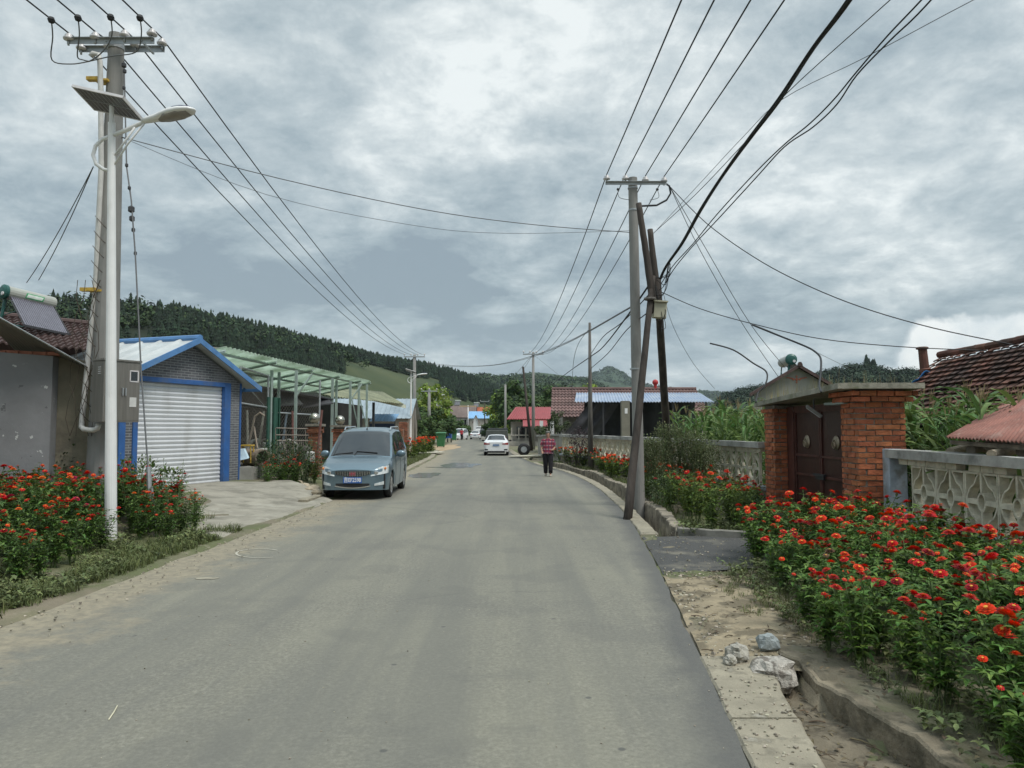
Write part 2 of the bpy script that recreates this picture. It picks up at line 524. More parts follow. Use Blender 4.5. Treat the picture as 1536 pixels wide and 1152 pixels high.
# black asphalt apron in front of the brick gate
m_apron = mat('apron_asphalt', (.075, .075, .072), .9, .3, 60, .7, bscale=120)
dirty(m_apron, (.24, .22, .17), 1.4, .56, .68, .7, detail=10)
mb = MB()
def ap(u, v):
    y0 = 8.75 + 1.0 * u; y1 = 11.75 + 2.9 * sst(.35, 1, u)
    y = y0 + (y1 - y0) * v; x0 = re(y) + .02
    j = .12 * noise.noise((u * 5, v * 5, 2)) if v in (0, 1) else 0
    return (x0 + (5.25 - x0) * u, y + j, .004 + .05 * u)
mb.grid(ap, 24, 24); mb.build('driveway_apron', m_apron, kind='structure')
sweep('bed_kerb', yy(2.64, 3.75, .15), lambda y: 0, lambda y: .1, .13, -.1, m_conc_d).data.transform(Matrix(((0, -1, 0, 11.95), (1, 0, 0, 0), (0, 0, 1, 0), (0, 0, 0, 1))) if False else Matrix(((0, 1, 0, 0), (-1, -.45, 0, 13.15), (0, 0, 1, 0), (0, 0, 0, 1))))
# concrete ramp up to the garage
m_ramp = mat('ramp_concrete', (.29, .27, .22), .95, .16, 1.5, .5, bscale=18)
dirty(m_ramp, (.15, .14, .11), 1.6, .50, .64, .7, detail=12)
dirty(m_ramp, (.40, .38, .32), 3.1, .56, .68, .5, detail=12)
mb = MB()
A0, A1 = G(318, 812), G(500, 751)
B0, B1 = V((-8.75, 17.0, .22)), V((-7.1, 22.2, .2))
def rp(u, v):
    a = A0.lerp(A1, u); b = B0.lerp(B1, u)
    if u > .55: b = b.lerp(a, (u - .55) * .9)
    p = a.lerp(b, v); z = .006 + .25 * sst(0, .95, v) + .02 * noise.noise((u * 6, v * 6, 0))
    e = min(u, 1 - u, v)
    if v == 0: p = p + V((.15 * noise.noise((u * 7, 0, 3)), 0, 0)); z = .006
    return (p.x, p.y, z + (.035 if e > .02 else 0))
mb.grid(rp, 40, 30); mb.build('driveway_ramp', m_ramp, kind='structure')
# puddles and dust patches
m_pud = mat('wet_asphalt', (.15, .15, .145), .16, .2, 2, spec=.5)
def blot(name, c, rx, ry, m, z=.006, s=0, n=40, kind='structure'):
    mb = MB(); vs = [(c[0], c[1], z)]
    for k in range(n):
        t = 2 * math.pi * k / n; q = 1 + .45 * noise.noise((math.cos(t) * 1.7, math.sin(t) * 1.7, s)) + .15 * noise.noise((math.cos(t) * 6, math.sin(t) * 6, s))
        vs.append((c[0] + rx * q * math.cos(t), c[1] + ry * q * math.sin(t), z))
    mb.add(vs, [(0, 1 + k, 1 + (k + 1) % n) for k in range(n)])
    return mb.build(name, m, kind=kind)
mb = MB()
pts = [G(390 + 34 * math.cos(a), 830 + 6.5 * math.sin(a), .005) for a in [2 * math.pi * k / 26 for k in range(4, 24)]]
rs = [[p, p + (p - G(390, 830)).normalized() * .03] for p in pts]
mb.rings(rs, 0, False, False); mb.build('chalk_arc', mat('chalk_dust', (.42, .40, .33), .95, .1, 30), kind='structure')
blot('dust_patch', G(308, 868)[:2], .12, .07, mat('dust_tan', (.30, .275, .21), .95, .2, 9), z=.005, s=9)
g = G(633, 713); blot('puddle_water', (g.x + .1, g.y), .55, 1.5, m_pud, s=1)
g = G(700, 698); blot('puddle_water', (g.x - .3, g.y), .85, 2.3, m_pud, s=2)
g = G(680, 701); blot('puddle_water', (g.x - .3, g.y), 1.0, .25, m_pud, z=.007, s=3)
m_sand = mat('red_sand', (.40, .30, .19), .95, .15, 2, .4)
blot('sand_patch', (-6.6, 66), 1.6, 14, m_sand, z=.010, s=4)
blot('sand_patch', (-8.0, 60), 2.2, 12, m_sand, z=.030, s=5)
m_dirtp = mat('pale_dirt', (.285, .235, .155), .95, .2, 3, .8, bscale=22)
dirty(m_dirtp, (.12, .10, .065), 3.2, .46, .54, .85, detail=14)
mb = MB()
def dp(u, v):
    y = 5.35 + 3.55 * v; y += .12 * noise.noise((u * 4, v * 3, 1)); x0 = re(y) + .015; x = x0 + (.75 + .75 * sst(0, .4, v) + .1 * noise.noise((v * 6, 2, 2))) * u
    e = min(1, 6 * v, 6 * (1 - v), 8 * (1 - u))
    return (x, y, -.012 + e * (.022 + .02 * noise.noise((x * 2.2, y * 2.2, 7)) + .012 * noise.noise((x * 9, y * 9, 7)) + .02 * math.sin(math.pi * u)))
mb.grid(dp, 20, 36); mb.build('dirt_patch', m_dirtp, kind='structure')
m_chalk = mat('chalk_dust', (.46, .44, .38), .95, .1, 30)
# pale twig on the road
mb = MB(); a = G(163, 1081); b = G(176, 1060)
mb.tube([a + V((0, 0, .006)), (a + b) / 2 + V((.004, 0, .008)), b + V((0, 0, .006))], .0035, 5)
mb.build('straw', mat('straw', (.62, .58, .42), .8), label='short pale straw lying on the road at the lower left', cat='straw')

# ================================================================ HILLS
m_forestfloor = mat('forest_floor', (.018, .028, .014), .95, .3, .08, 0)
m_meadow = mat('meadow_grass', (.030, .050, .016), .95, .3, .05, .3, c2=(.060, .075, .026))
m_farhill = mat('far_hill_wood', (.022, .042, .022), .95, .35, .02, 1.0, c2=(.05, .08, .035), detail=10)
m_farhill.node_tree.nodes['Principled BSDF'].inputs['Roughness'].default_value = 1
def hill(name, pts, run, back, m, amp, nseg=90, nv=26, fdir=None, prof=.8, rough=1.0, zone=None):
    rid = [P(*p) for p in pts]
    # resample
    d = [0]
    for a, b in zip(rid, rid[1:]): d.append(d[-1] + (b - a).length)
    def at(t):
        t *= d[-1]
        for i in range(len(rid) - 1):
            if t <= d[i + 1]:
                k = (t - d[i]) / (d[i + 1] - d[i]); k2 = k * k * (3 - 2 * k)
                q = rid[i].lerp(rid[i + 1], k); q.z = rid[i].z + (rid[i + 1].z - rid[i].z) * (.5 * k + .5 * k2); return q
        return rid[-1].copy()
    fd = V(fdir).normalized() if fdir else None
    def surf(u, v):
        q = at(u)
        if fd is None:
            dd = V((-q.x, -q.y, 0)).normalized()
        else: dd = fd
        if v < .6:
            s = 1 - v / .6; h = math.cos(s * math.pi / 2) ** prof if s < 1 else 0
            p = q + dd * run * s; z = q.z * h
        else:
            s = (v - .6) / .4; p = q - dd * back * s; z = q.z * (1 - s * s)
            s *= -1
        z += amp * noise.noise((p.x * rough * .01, p.y * rough * .01, 3)) * min(1, abs(s) * 3) * (1 - abs(s) * .6)
        return V((p.x, p.y, max(z, -1) if 0 < v < 1 else -3))
    mb = MB(); mb.grid(surf, nseg, nv)
    if zone:
        for i in range(nseg):
            for j in range(nv):
                if zone(i / nseg, j / nv): mb.m[i * nv + j] = 1
        m = [m, m_meadow]
    mb.build(name, m, kind='structure', smooth=True)
    return surf
LH = hill('hill', [(-900, 420, 150), (-500, 432, 165), (-200, 440, 180), (0, 466, 200), (80, 462, 205), (130, 466, 210), (200, 484, 225), (290, 502, 250), (400, 520, 290), (470, 532, 325), (560, 548, 370), (620, 563, 430), (680, 584, 500), (740, 600, 590), (800, 622, 680)], 85, 120, m_forestfloor, 8, nseg=180, nv=52, fdir=(.92, -.4, 0), prof=.9, zone=lambda u, v: .26 < u < .70 and v < .44)
LH0 = LH
H2 = hill('hill', [(640, 600, 900), (700, 574, 900), (735, 571, 1000), (790, 569, 1050), (830, 576, 1100), (872, 580, 1150), (940, 600, 1300)], 330, 400, m_farhill, 30, rough=.6)
H2b = hill('hill', [(500, 600, 1500), (660, 580, 1500), (700, 568, 1500), (745, 570, 1600), (800, 566, 1700), (860, 575, 1800), (1000, 590, 1800)], 500, 500, m_farhill, 40, rough=.4)
H3 = hill('mountain', [(850, 600, 2300), (878, 572, 2300), (895, 559, 2300), (913, 552, 2300), (932, 559, 2300), (950, 572, 2300), (985, 582, 2300), (1060, 590, 2200), (1180, 602, 2100)], 420, 500, m_farhill, 14, rough=.5, prof=1.0)
H4 = hill('hill', [(1060, 640, 420), (1085, 598, 400), (1120, 588, 390), (1180, 578, 380), (1240, 566, 370), (1290, 560, 360), (1340, 572, 350), (1385, 570, 345), (1450, 560, 330), (1700, 520, 300), (2300, 490, 270)], 130, 150, m_farhill, 6)
H5 = hill('hill', [(730, 640, 420), (745, 612, 420), (790, 590, 430), (830, 584, 430), (875, 590, 430), (960, 610, 430), (1050, 640, 430)], 150, 150, m_farhill, 6)

def conifer(mb, p, h, r, mi=0, seg=7):
    n = 6; b0 = p.z + h * .12
    mb.tube([p - V((0, 0, .5)), p + V((0, 0, h * .9))], [h * .018, h * .004], 4, mi, False)
    for k in range(n):
        f = k / n
        rr = r * (1 - f * .88) * uni(.8, 1.15); zt = b0 + (h * .88) * (f + .26); zb = b0 + h * .88 * f - .04 * h
        tw = uni(0, 6); vs = [(p.x, p.y, min(zt, p.z + h))]
        for j in range(seg * 2):
            a = tw + math.pi * j / seg; q = rr * (uni(.85, 1.2) if j % 2 == 0 else uni(.45, .65))
            vs.append((p.x + q * math.cos(a), p.y + q * math.sin(a), zb + (0 if j % 2 == 0 else h * .07) + uni(-.02, .02) * h))
        mb.add(vs, [(0, 1 + j, 1 + (j + 1) % (seg * 2)) for j in range(seg * 2)], mi)
def leafblob(mb, c, rx, ry, rz, n, s, mi=0, shell=.55):
    c = V(c)
    for _ in range(n):
        while True:
            d = V((uni(-1, 1), uni(-1, 1), uni(-1, 1)))
            if .05 < d.length < 1: break
        d.normalize(); k = shell + (1 - shell) * rnd()
        p = c + V((d.x * rx * k, d.y * ry * k, d.z * rz * k))
        a = V((uni(-1, 1), uni(-1, 1), uni(-.5, .8))).normalized(); nrm = (d + V((uni(-.6, .6), uni(-.6, .6), uni(-.2, .8)))).normalized()
        b = nrm.cross(a)
        if b.length < .1: continue
        b.normalize(); a = b.cross(nrm).normalized()
        q = s * uni(.6, 1.3)
        mb.add([p - a * q, p + b * q * .5, p + a * q, p - b * q * .5], [(0, 1, 2, 3)], mi)
m_pine = mat('pine_needles', (.016, .034, .016), .9, .4, .15, island=.5)
m_pine2 = mat('broadleaf_far', (.035, .062, .020), .9, .35, .15, island=.4)
mb = MB()
cnt = 0
random.seed(11)
while cnt < 6500:
    u = uni(.03, .99); v = uni(.16, .64)
    p = LH(u, v)
    if not (-40 < 768 + F * p.x / p.y - 0 < 900): continue
    px = 768 + F * p.x / p.y
    # meadow clearing low on the slope
    if 515 < px < 660 and v < .36 + .10 * noise.noise((u * 30, 0, 0)): continue
    if px < 230 and rnd() < .85: 
        continue
    h = uni(4.2, 7.2) * (1 + max(0, p.y - 300) / 700) * (.9 + .2 * noise.noise((p.x * .02, p.y * .02, 0)))
    if v < .45: h *= .9
    conifer(mb, p, h, h * uni(.24, .34)); cnt += 1
mb.build('pine_forest', m_pine, label='dark conifer forest covering the long hill on the left', cat='forest', kind='stuff')
mb = MB()
for _ in range(620):
    u = uni(.05, .42); v = uni(.30, .66); p = LH(u, v); px = 768 + F * p.x / p.y
    if px > 235 or px < -80: continue
    r = uni(1.8, 3.4)
    leafblob(mb, p + V((0, 0, r * .7)), r, r, r * .85, 60, .55)
for _ in range(900):
    u = uni(.2, .99); v = uni(.0, .22) if rnd() < .8 else uni(.1, .4)
    if .28 < u < .60 and rnd() < .93: continue; p = LH(u, v); r = uni(.8, 2.4)
    leafblob(mb, p + V((0, 0, r * .5)), r, r, r * .7, 60, .45)
for _ in range(700):
    u = uni(.2, .9); v = uni(.25, .62); p = LH(u, v); px = 768 + F * p.x / p.y
    if .34 < u < .7 and v < .44: continue
    r = uni(1.6, 3.2); leafblob(mb, p + V((0, 0, r * 1.0)), r, r, r, 44, .6)
mb.build('hill_scrub', m_pine2, label='rounded leafy scrub on the hill at far left', cat='woodland', kind='stuff')
mb = MB()
for _ in range(1600):
    u = uni(.3, .62); v = uni(.40, .66); p = H4(u, v); px = 768 + F * p.x / p.y
    if 1222 < px < 1315:
        if rnd() < .7: conifer(mb, p, uni(5, 8), uni(1.6, 2.3))
    elif (px > 1315 or px < 1180) and rnd() < .3: r = uni(1.5, 3); leafblob(mb, p + V((0, 0, r * .5)), r, r, r * .8, 60, .5)
for _ in range(1100):
    u = uni(.04, .7); v = uni(.2, .62); p = H4(u, v); r = uni(1.5, 3.2); leafblob(mb, p + V((0, 0, r * .5)), r, r, r * .8, 50, .5)
mb.build('pine_wood', m_pine, label='dark wood on the hill behind the grey gable house', cat='woodland', kind='stuff')
mb = MB()
for _ in range(1100):
    u = uni(.02, .98); v = uni(.2, .64); p = H2(u, v); r = uni(4, 8); leafblob(mb, p + V((0, 0, r * .3)), r, r, r * .8, 22, 1.9)
for _ in range(260):
    u = uni(.02, .98); v = uni(.2, .64); p = H5(u, v); r = uni(2, 4); leafblob(mb, p + V((0, 0, r * .4)), r, r, r * .9, 50, .8)
for _ in range(900):
    u = uni(.02, .98); v = uni(.2, .64); p = H3(u, v); r = uni(7, 13); leafblob(mb, p + V((0, 0, r * .1)), r, r, r * .7, 18, 3.5)
mb.build('distant_woodland', m_pine2, label='woods on the distant hills at the end of the street', cat='woodland', kind='stuff')
# ================================================================ LEFT SIDE BUILDINGS
def corr(A, B, C, D, n, amp, m, name, parent=None, thick=.012, sag=0, **k):
    """corrugated sheet: waves counted along A->B, running towards D/C"""
    A, B, C, D = V(A), V(B), V(C), V(D); nm = (B - A).cross(D - A).normalized()
    if nm.z < 0: nm = -nm
    mb = MB()
    def fn(u, v):
        p = A.lerp(B, u).lerp(D.lerp(C, u), v)
        return p + nm * amp * math.sin(u * n * 2 * math.pi) + V((0, 0, -sag * math.sin(math.pi * v)))
    mb.grid(fn, n * 6, 5)
    return mb.build(name, m, parent, smooth=True, solid=thick, **k)
def ribbed(A, B, C, D, n, m, name, parent=None, h=.03, thick=.01, **k):
    """flat sheet with standing trapezoid ribs"""
    A, B, C, D = V(A), V(B), V(C), V(D); nm = (B - A).cross(D - A).normalized()
    if nm.z < 0: nm = -nm
    mb = MB(); us = []
    for i in range(n):
        for f, q in ((0, 0), (.78, 0), (.84, 1), (.93, 1), (.99, 0)): us.append(((i + f) / n, q * h))
    us.append((1, 0))
    rs = []
    for t in (0, .5, 1):
        rs.append([A.lerp(B, u).lerp(D.lerp(C, u), t) + nm * q for u, q in us])
    mb.rings(rs, 0, False, False)
    return mb.build(name, m, parent, solid=thick, **k)
def tiles(A, B, C, D, rows, cols, m, name, parent=None, amp=.03, step=.03, sub=6, jit=0.0, **k):
    """tiled slope: A,B eave; D,C ridge"""
    A, B, C, D = V(A), V(B), V(C), V(D); nm = (B - A).cross(D - A).normalized()
    if nm.z < 0: nm = -nm
    mb = MB()
    for r in range(rows):
        v0, v1 = r / rows, (r + 1.12) / rows
        j = uni(-jit, jit)
        rs = []
        for t, lift in ((v0, step), (v0 + .001, step * 1.0), (min(v1, 1.0), 0.0)):
            row = []
            for i in range(cols * sub + 1):
                u = i / (cols * sub); ph = (i % sub) / sub
                p = A.lerp(B, u).lerp(D.lerp(C, u), t)
                c = i // sub
                jj = jit * noise.noise((c * 3.1, r * 2.3, 0)) * 2
                row.append(p + nm * (lift + amp * math.sin(ph * 2 * math.pi) + jj))
            rs.append(row)
        rs[0] = [p - nm * step * .9 for p in rs[0]]
        mb.rings(rs, 0, False, False)
    return mb.build(name, m, parent, **k)

# ---- garage with blue trim
m_dbrick = bpy.data.materials.new('grey_thin_brick'); m_dbrick.use_nodes = True
nt = m_dbrick.node_tree; bs = nt.nodes['Principled BSDF']
t = N('ShaderNodeTexCoord'); br = N('ShaderNodeTexBrick')
L(t.outputs['UV'], br.inputs['Vector'])
br.inputs['Scale'].default_value = 1.0
br.inputs['Brick Width'].default_value = .24; br.inputs['Row Height'].default_value = .066
br.inputs['Mortar Size'].default_value = .007
br.inputs['Color1'].default_value = (.13, .135, .145, 1); br.inputs['Color2'].default_value = (.075, .08, .09, 1)
br.inputs['Mortar'].default_value = (.30, .31, .32, 1); br.inputs['Bias'].default_value = -.1
c0 = mixc(ramp(nz(t.outputs['Object'], 1.3, 8), [(.5, 0.0), (.66, .45)]), br.outputs[0], (.27, .27, .28))
L(c0, bs.inputs['Base Color']); bs.inputs['Roughness'].default_value = .75
bn = N('ShaderNodeBump'); bn.inputs['Strength'].default_value = .6; bn.inputs['Distance'].default_value = .01; bn.invert = True
L(br.outputs['Fac'], bn.inputs['Height']); L(bn.outputs[0], bs.inputs['Normal'])
m_blue = mat('blue_trim', (.035, .12, .34), .45, .15, 4)
m_blue2 = mat('light_blue_trim', (.09, .22, .45), .4, .15, 4)
dirty(m_blue2, (.22, .28, .34), 2.5, .55, .72, .6, detail=12)
dirty(m_blue, (.10, .13, .20), 2.5, .52, .70, .6, detail=12)
m_sheet = mat('white_roof_sheet', (.50, .53, .53), .5, .08, 2)
dirty(m_sheet, (.34, .35, .34), 2, .5, .7, .5)
gL = V((-9.05, 17.15, 0)); gu = V((.336, .942, 0)).normalized(); gn = V((gu.y, -gu.x, 0))
def gp(s, z, o=0): return gL + gu * s + gn * o + V((0, 0, z))
garage = T('garage', 'small grey brick garage with white roller shutter, blue trim and pale ribbed roof', 'garage', tuple(gp(1.9, .1)), rz=0)
W_ = 4.05; ZE = 2.98; ZA = 3.92; ZB = .05; s_ap = 2.05
d0, d1, dz0, dz1 = .42, 3.42, .22, 2.86
mb = MB(); uvs = []
def gq(s0, s1, z0, z1a, z1b=None):
    z1b = z1a if z1b is None else z1b
    for o in (0,):
        mb.add([gp(s0, z0), gp(s1, z0), gp(s1, z1b), gp(s0, z1a)], [(0, 1, 2, 3)])
        uvs.extend([(s0, z0), (s1, z0), (s1, z1b), (s0, z1a)])
gq(0, d0, ZB, dz1); gq(d1, W_, ZB, dz1); gq(0, s_ap, dz1, ZE, ZA); gq(s_ap, W_, dz1, ZA, ZE)
D_ = 5.4
for s in (0, W_):
    mb.add([gp(s, ZB), gp(s, ZB, -D_), gp(s, ZE, -D_), gp(s, ZE)], [(0, 1, 2, 3)]); uvs.extend([(0, ZB), (D_, ZB), (D_, ZE), (0, ZE)])
mb.add([gp(0, ZB, -D_), gp(W_, ZB, -D_), gp(W_, ZE, -D_), gp(s_ap, ZA, -D_), gp(0, ZE, -D_)], [(0, 1, 2, 3, 4)]); uvs.extend([(0, 0), (4, 0), (4, 3), (2, 4), (0, 3)])
# reveals of the door opening
for s in (d0, d1):
    mb.add([gp(s, ZB), gp(s, ZB, -.14), gp(s, dz1, -.14), gp(s, dz1)], [(0, 1, 2, 3)]); uvs.extend([(0, ZB), (.14, ZB), (.14, dz1), (0, dz1)])
mb.build('wall', m_dbrick, garage, uv=uvs)
mb = MB()
for (s0, s1, z0, z1) in ((d0 - .1, d0 + .04, ZB, dz1 + .1), (d1 - .04, d1 + .19, ZB, dz1 + .1), (d0 + .04, d1 - .04, dz1 - .02, dz1 + .1)):
    mb.slab([gp(s0, z0, .035), gp(s1, z0, .035), gp(s1, z1, .035), gp(s0, z1, .035)], gn * -.12)
mb.slab([gp(-.06, ZB, .02), gp(.12, ZB, .02), gp(.12, 2.3, .02), gp(-.06, 2.3, .02)], gn * -.1)
mb.slab([gp(W_ - .05, ZB, .02), gp(W_ + .02, ZB, .02), gp(W_ + .02, ZE, .02), gp(W_ - .05, ZE, .02)], gn * -.1)
mb.build('blue_frame', m_blue, garage, bevel=.008)
m_shut = mat('shutter_white', (.66, .68, .70), .4, .05, 2, stretch=(1, 1, .2))
dirty(m_shut, (.36, .35, .32), 1.5, .50, .78, .6, stretch=(1, 1, .35), detail=12)
mb = MB(); rs = []
nsl = 24; hh = (dz1 - dz0) / nsl
for i in range(nsl):
    z = dz0 + i * hh
    for f, o in ((0, -.115), (.08, -.10), (.5, -.085), (.86, -.098), (.9, -.118)):
        rs.append([gp(d0 + .03, z + f * hh, o), gp(d1 - .03, z + f * hh, o)])
mb.rings(rs, 0, False, False)
mb.build('roller_shutter', m_shut, garage)
ov = .34
def rslope(s_e, z_e, nm, mcol, part):
    a0 = gp(s_e, z_e, ov); a1 = gp(s_e, z_e, -D_ - .1); b1 = gp(s_ap, ZA + .07, -D_ - .1); b0 = gp(s_ap, ZA + .07, ov)
    return ribbed(a0, a1, b1, b0, 9, mcol, part, garage, h=.045, thick=.02)
sl = (ZA - ZE) / s_ap
rslope(-.42, ZE + .07 - sl * .42, '', m_sheet, 'roof'); rslope(W_ + .42, ZE + .07 - sl * .42, '', m_sheet, 'roof')
mb = MB()
for se in (-.45, W_ + .45):
    ze = ZE + .07 - sl * .45
    mb.slab([gp(se, ze - .10, ov), gp(s_ap, ZA - .02, ov), gp(s_ap, ZA + .13, ov), gp(se, ze + .05, ov)], gn * .025)
    mb.slab([gp(se, ze - .08, ov), gp(se, ze - .08, -D_), gp(se, ze + .05, -D_), gp(se, ze + .05, ov)], gu * (.03 if se > 0 else -.03))
mb.tube([gp(s_ap, ZA + .11, ov + .02), gp(s_ap, ZA + .11, -D_ - .1)], .09, 8)
mb.build('fascia', m_blue2, garage)

# ---- old house at far left with tin awning
m_plas = mat('grey_plaster', (.20, .20, .205), .9, .16, 1.1, .3, bscale=14)
dirty(m_plas, (.17, .172, .18), .8, .54, .62, .8)
dirty(m_plas, (.55, .55, .53), 5.5, .655, .675, .8, detail=4)
dirty(m_plas, (.10, .10, .10), 7, .69, .70, .8, detail=3)
m_brplas = mat('brown_plaster', (.25, .225, .165), .95, .22, 1.6, .5)
dirty(m_brplas, (.10, .09, .075), 1.3, .52, .66, .7)
house = T('house', 'old plastered house with dark red tiled roof and tin awning at far left', 'house', (-9.5, 13.2, 0))
mb = MB()
a = P(-120, 600, 11.7); b = P(77, 600, 12.4)
ztop = P(0, 527, 12).z
mb.slab([(a.x, a.y, -.1), (b.x, b.y, -.1), (b.x, b.y, ztop - .04), (a.x, a.y, ztop + .05)], (-.06, .26, 0))
mb.build('wall', m_plas, house)
mb = MB()
mb.slab([(b.x - .12, b.y + .28, -.1), (b.x + .32, b.y + .62, -.1), (b.x + .32, b.y + .62, 2.88), (b.x - .12, b.y + .28, 2.95)], (-.2, .3, 0))
mb.slab([(b.x + .32, b.y + .63, -.1), (b.x - 1.6, b.y + 4.0, -.1), (b.x - 1.6, b.y + 4.0, 2.8), (b.x + .32, b.y + .63, 2.88)], (-.2, -.1, 0))
mb.build('wall', m_brplas, house)
mb = MB()
for k in range(9):
    q = b.lerp(a, .02 + k * .11) + V((-.03, .13, ztop - b.z + .01))
    mb.box(q, (.24, .2, .06), rz=.25, jit=.01)
mb.build('coping_brick', mat('old_red_brick', (.28, .11, .07), .9, .3, 8), house)
m_tin = mat('rusty_dark_tin', (.10, .095, .09), .7, .3, 2, .2)
m_tin_u = mat('awning_tin', (.16, .15, .14), .7, .25, 1.4, .2)
A_ = P(-60, 444, 11.0); B_ = P(130, 550, 12.55)
C_ = P(150, 515, 15.6); D_a = P(-60, 432, 15.2)
mid = P(30, 486, 11.9); mid.z -= .0
corr(A_, B_, V((B_.x - .35, B_.y + 1.0, B_.z - .03)), V((A_.x - .5, A_.y + 2.2, 2.98)), 22, .014, m_tin_u, 'awning', house, sag=0)
mb = MB(); mb.tube([A_ + V((0, -.01, .01)), B_ + V((0, -.01, .01))], .014, 5); mb.build('awning_edge', m_steel, house)
m_rtile = mat('maroon_tile', (.080, .050, .045), .8, .3, 3, .2, island=.2, hue=.01)
tA = P(-140, 505, 15.0); tB = P(172, 528, 16.9); tC = P(150, 489, 19.6); tD = P(-140, 461, 18.2)
tiles(tA, tB, tC, tD, 11, 26, m_rtile, 'roof', house, amp=.028, step=.045)
mb = MB(); mb.tube([tD + V((0, 0, .03)), tC + V((0, 0, .03))], .09, 8)
mb.slab([tD, tC, tC - V((0, 0, 3)), tD - V((0, 0, 3))], (0, .2, 0)); mb.build('ridge', m_rtile, house)

# ---- solar water heater
def solar_heater(loc, rz, s=1.0, label='', group=None, col_tank=(.62, .63, .58)):
    t = T('solar_water_heater', label, 'solar water heater', (0, 0, 0), group)
    mb = MB(); mb.lathe((-.78, 0, 1.25), [(.02, -.012), (.2, 0), (.215, .03), (.215, 1.53), (.2, 1.56), (.02, 1.57)], 18, axis='X')
    mb.build('tank', mat('heater_tank', (.36, .37, .33), .35, .06, 4), t, smooth=False)
    mb = MB(); mb.lathe((-.90, 0, 1.25), [(.02, -.015), (.15, 0), (.235, .05), (.235, .14)], 18, axis='X')
    mb.build('tank_cap', mat('heater_green', (.02, .10, .085), .4, .1, 4), t)
    mb = MB(); mb.lathe((-.925, -.10, 1.17), [(.06, 0), (.06, .03)], 10, axis='X'); mb.build('valve', m_porc, t)
    mb = MB()
    for i in range(20):
        x = -.66 + i * .069
        mb.tube([(x, -.12, 1.14), (x, -1.12, .12)], .026, 6)
    mb.build('tubes', mat('vacuum_tubes', (.17, .165, .20), .15, .1, 5, spec=.8), t)
    mb = MB()
    mb.box((0, -1.14, .10), (1.5, .07, .07)); 
    for x in (-.73, .73): mb.tube([(x, -.12, 1.12), (x, -1.14, .1)], .018, 5)
    mb.build('manifold', m_dsteel, t)
    mb = MB()
    for x in (-.72, .72):
        mb.tube([(x, .05, 1.15), (x, .18, -.15)], .05 if x < 0 else .025, 6); mb.tube([(x, .1, .5), (x, -.6, .6)], .015, 5); mb.tube([(x, .12, .3), (x, -1.1, .06)], .015, 5)
    mb.tube([(-.72, .15, .1), (.72, .1, .9)], .012, 5)
    mb.build('stand', mat('heater_green', (.02, .10, .085)), t)
    mb = MB()
    for k in (0,):
        rs = []
        for x0, x1, a0, a1, mi in ((-.28, .30, 2.75, 3.55, 0), (-.24, .26, 2.9, 3.4, 1)):
            rs = []
            for i in range(7):
                a = a0 + (a1 - a0) * i / 6; rr = .222 + .003 * mi
                rs.append([(x0 + .05 * (i / 6), rr * math.cos(a), 1.25 - rr * math.sin(a) * -1 if False else 1.25 + rr * math.sin(a) * -1), (x1 + .05 * (i / 6), rr * math.cos(a), 1.25 - rr * math.sin(a))])
            mb.rings(rs, mi, False, False)
    mb.build('badge', [mat('badge_green', (.05, .30, .12), .5), mat('badge_white', (.6, .66, .6), .5)], t)
    t.location = loc; t.rotation_euler = (0, 0, rz); t.scale = (s, s, s)
    return t
q = P(44, 447, 17.8)
solar_heater((q.x, q.y - .1, q.z - 1.25 * .74), -.12, .74, 'solar water heater with green end cap on the maroon tiled roof at far left')
bpy.data.objects['solar_water_heater'].rotation_euler = (0, R(5), 1.12)

# ================================================================ POLES, LAMPS
def insulator(mb, p, s=1.0, mi=0, mi2=1):
    mb.lathe(p, [(.02 * s, -.12 * s), (.02 * s, -.03 * s)], 6, mi2)
    mb.lathe(p, [(.04 * s, -.03 * s), (.085 * s, -.02 * s), (.09 * s, .01 * s), (.06 * s, .03 * s), (.065 * s, .05 * s), (.045 * s, .08 * s), (.02 * s, .1 * s)], 12, mi)
def conc_pole(name, base, top, r0, r1, label, arm=None, arm_z=None, ins=None, group=None, second=False, cat='utility pole', scale=1.0, rough=True):
    t = T(name, label, cat, tuple(base), group)
    mb = MB(); base = V(base); top = V(top)
    mb.tube([base - V((0, 0, .3))] + [base.lerp(top, k / 8) for k in range(9)], [r0 * 1.02] + [r0 + (r1 - r0) * k / 8 for k in range(9)], 18)
    mb.build('pole', m_pole, t, smooth=False)
    return t
def crossarm(t, c, x0, x1, ys=(0,), ins=(), dz=0, r=.05, s=1.0):
    mb = MB()
    for y in ys:
        mb.slab([(c[0] + x0, c[1] + y, c[2] - r), (c[0] + x1, c[1] + y, c[2] - r), (c[0] + x1, c[1] + y, c[2] + r), (c[0] + x0, c[1] + y, c[2] + r)], (0, -.012, 0))
        mb.slab([(c[0] + x0, c[1] + y - .012, c[2] + r), (c[0] + x1, c[1] + y - .012, c[2] + r), (c[0] + x1, c[1] + y - .07, c[2] + r), (c[0] + x0, c[1] + y - .07, c[2] + r)], (0, 0, -.01))
    mb.build('crossarm', m_steel, t)
    for p in ins:
        mb = MB(); insulator(mb, p, s); mb.build('insulator', [m_porc, m_steel], t, smooth=True)
D1 = 12.8
pb = P(150, 780, D1); pb.z = .05
pt = P(175, 52, D1)
lp = conc_pole('utility_pole', pb, pt, .25, .125, 'thick concrete utility pole with double crossarm behind the nearest street lamp')
ins1 = [P(x, y, D1 - .22) for x, y in ((103, 58), (143, 56), (187, 53), (228, 51))]
ins2 = [P(x, y, D1 + .22) for x, y in ((122, 72), (163, 70), (203, 68), (243, 65))]
ca = P(170, 62, D1 - .2); crossarm(lp, ca, P(101, 62, D1 - .2).x - ca.x, P(232, 60, D1 - .2).x - ca.x, (0,), ins1)
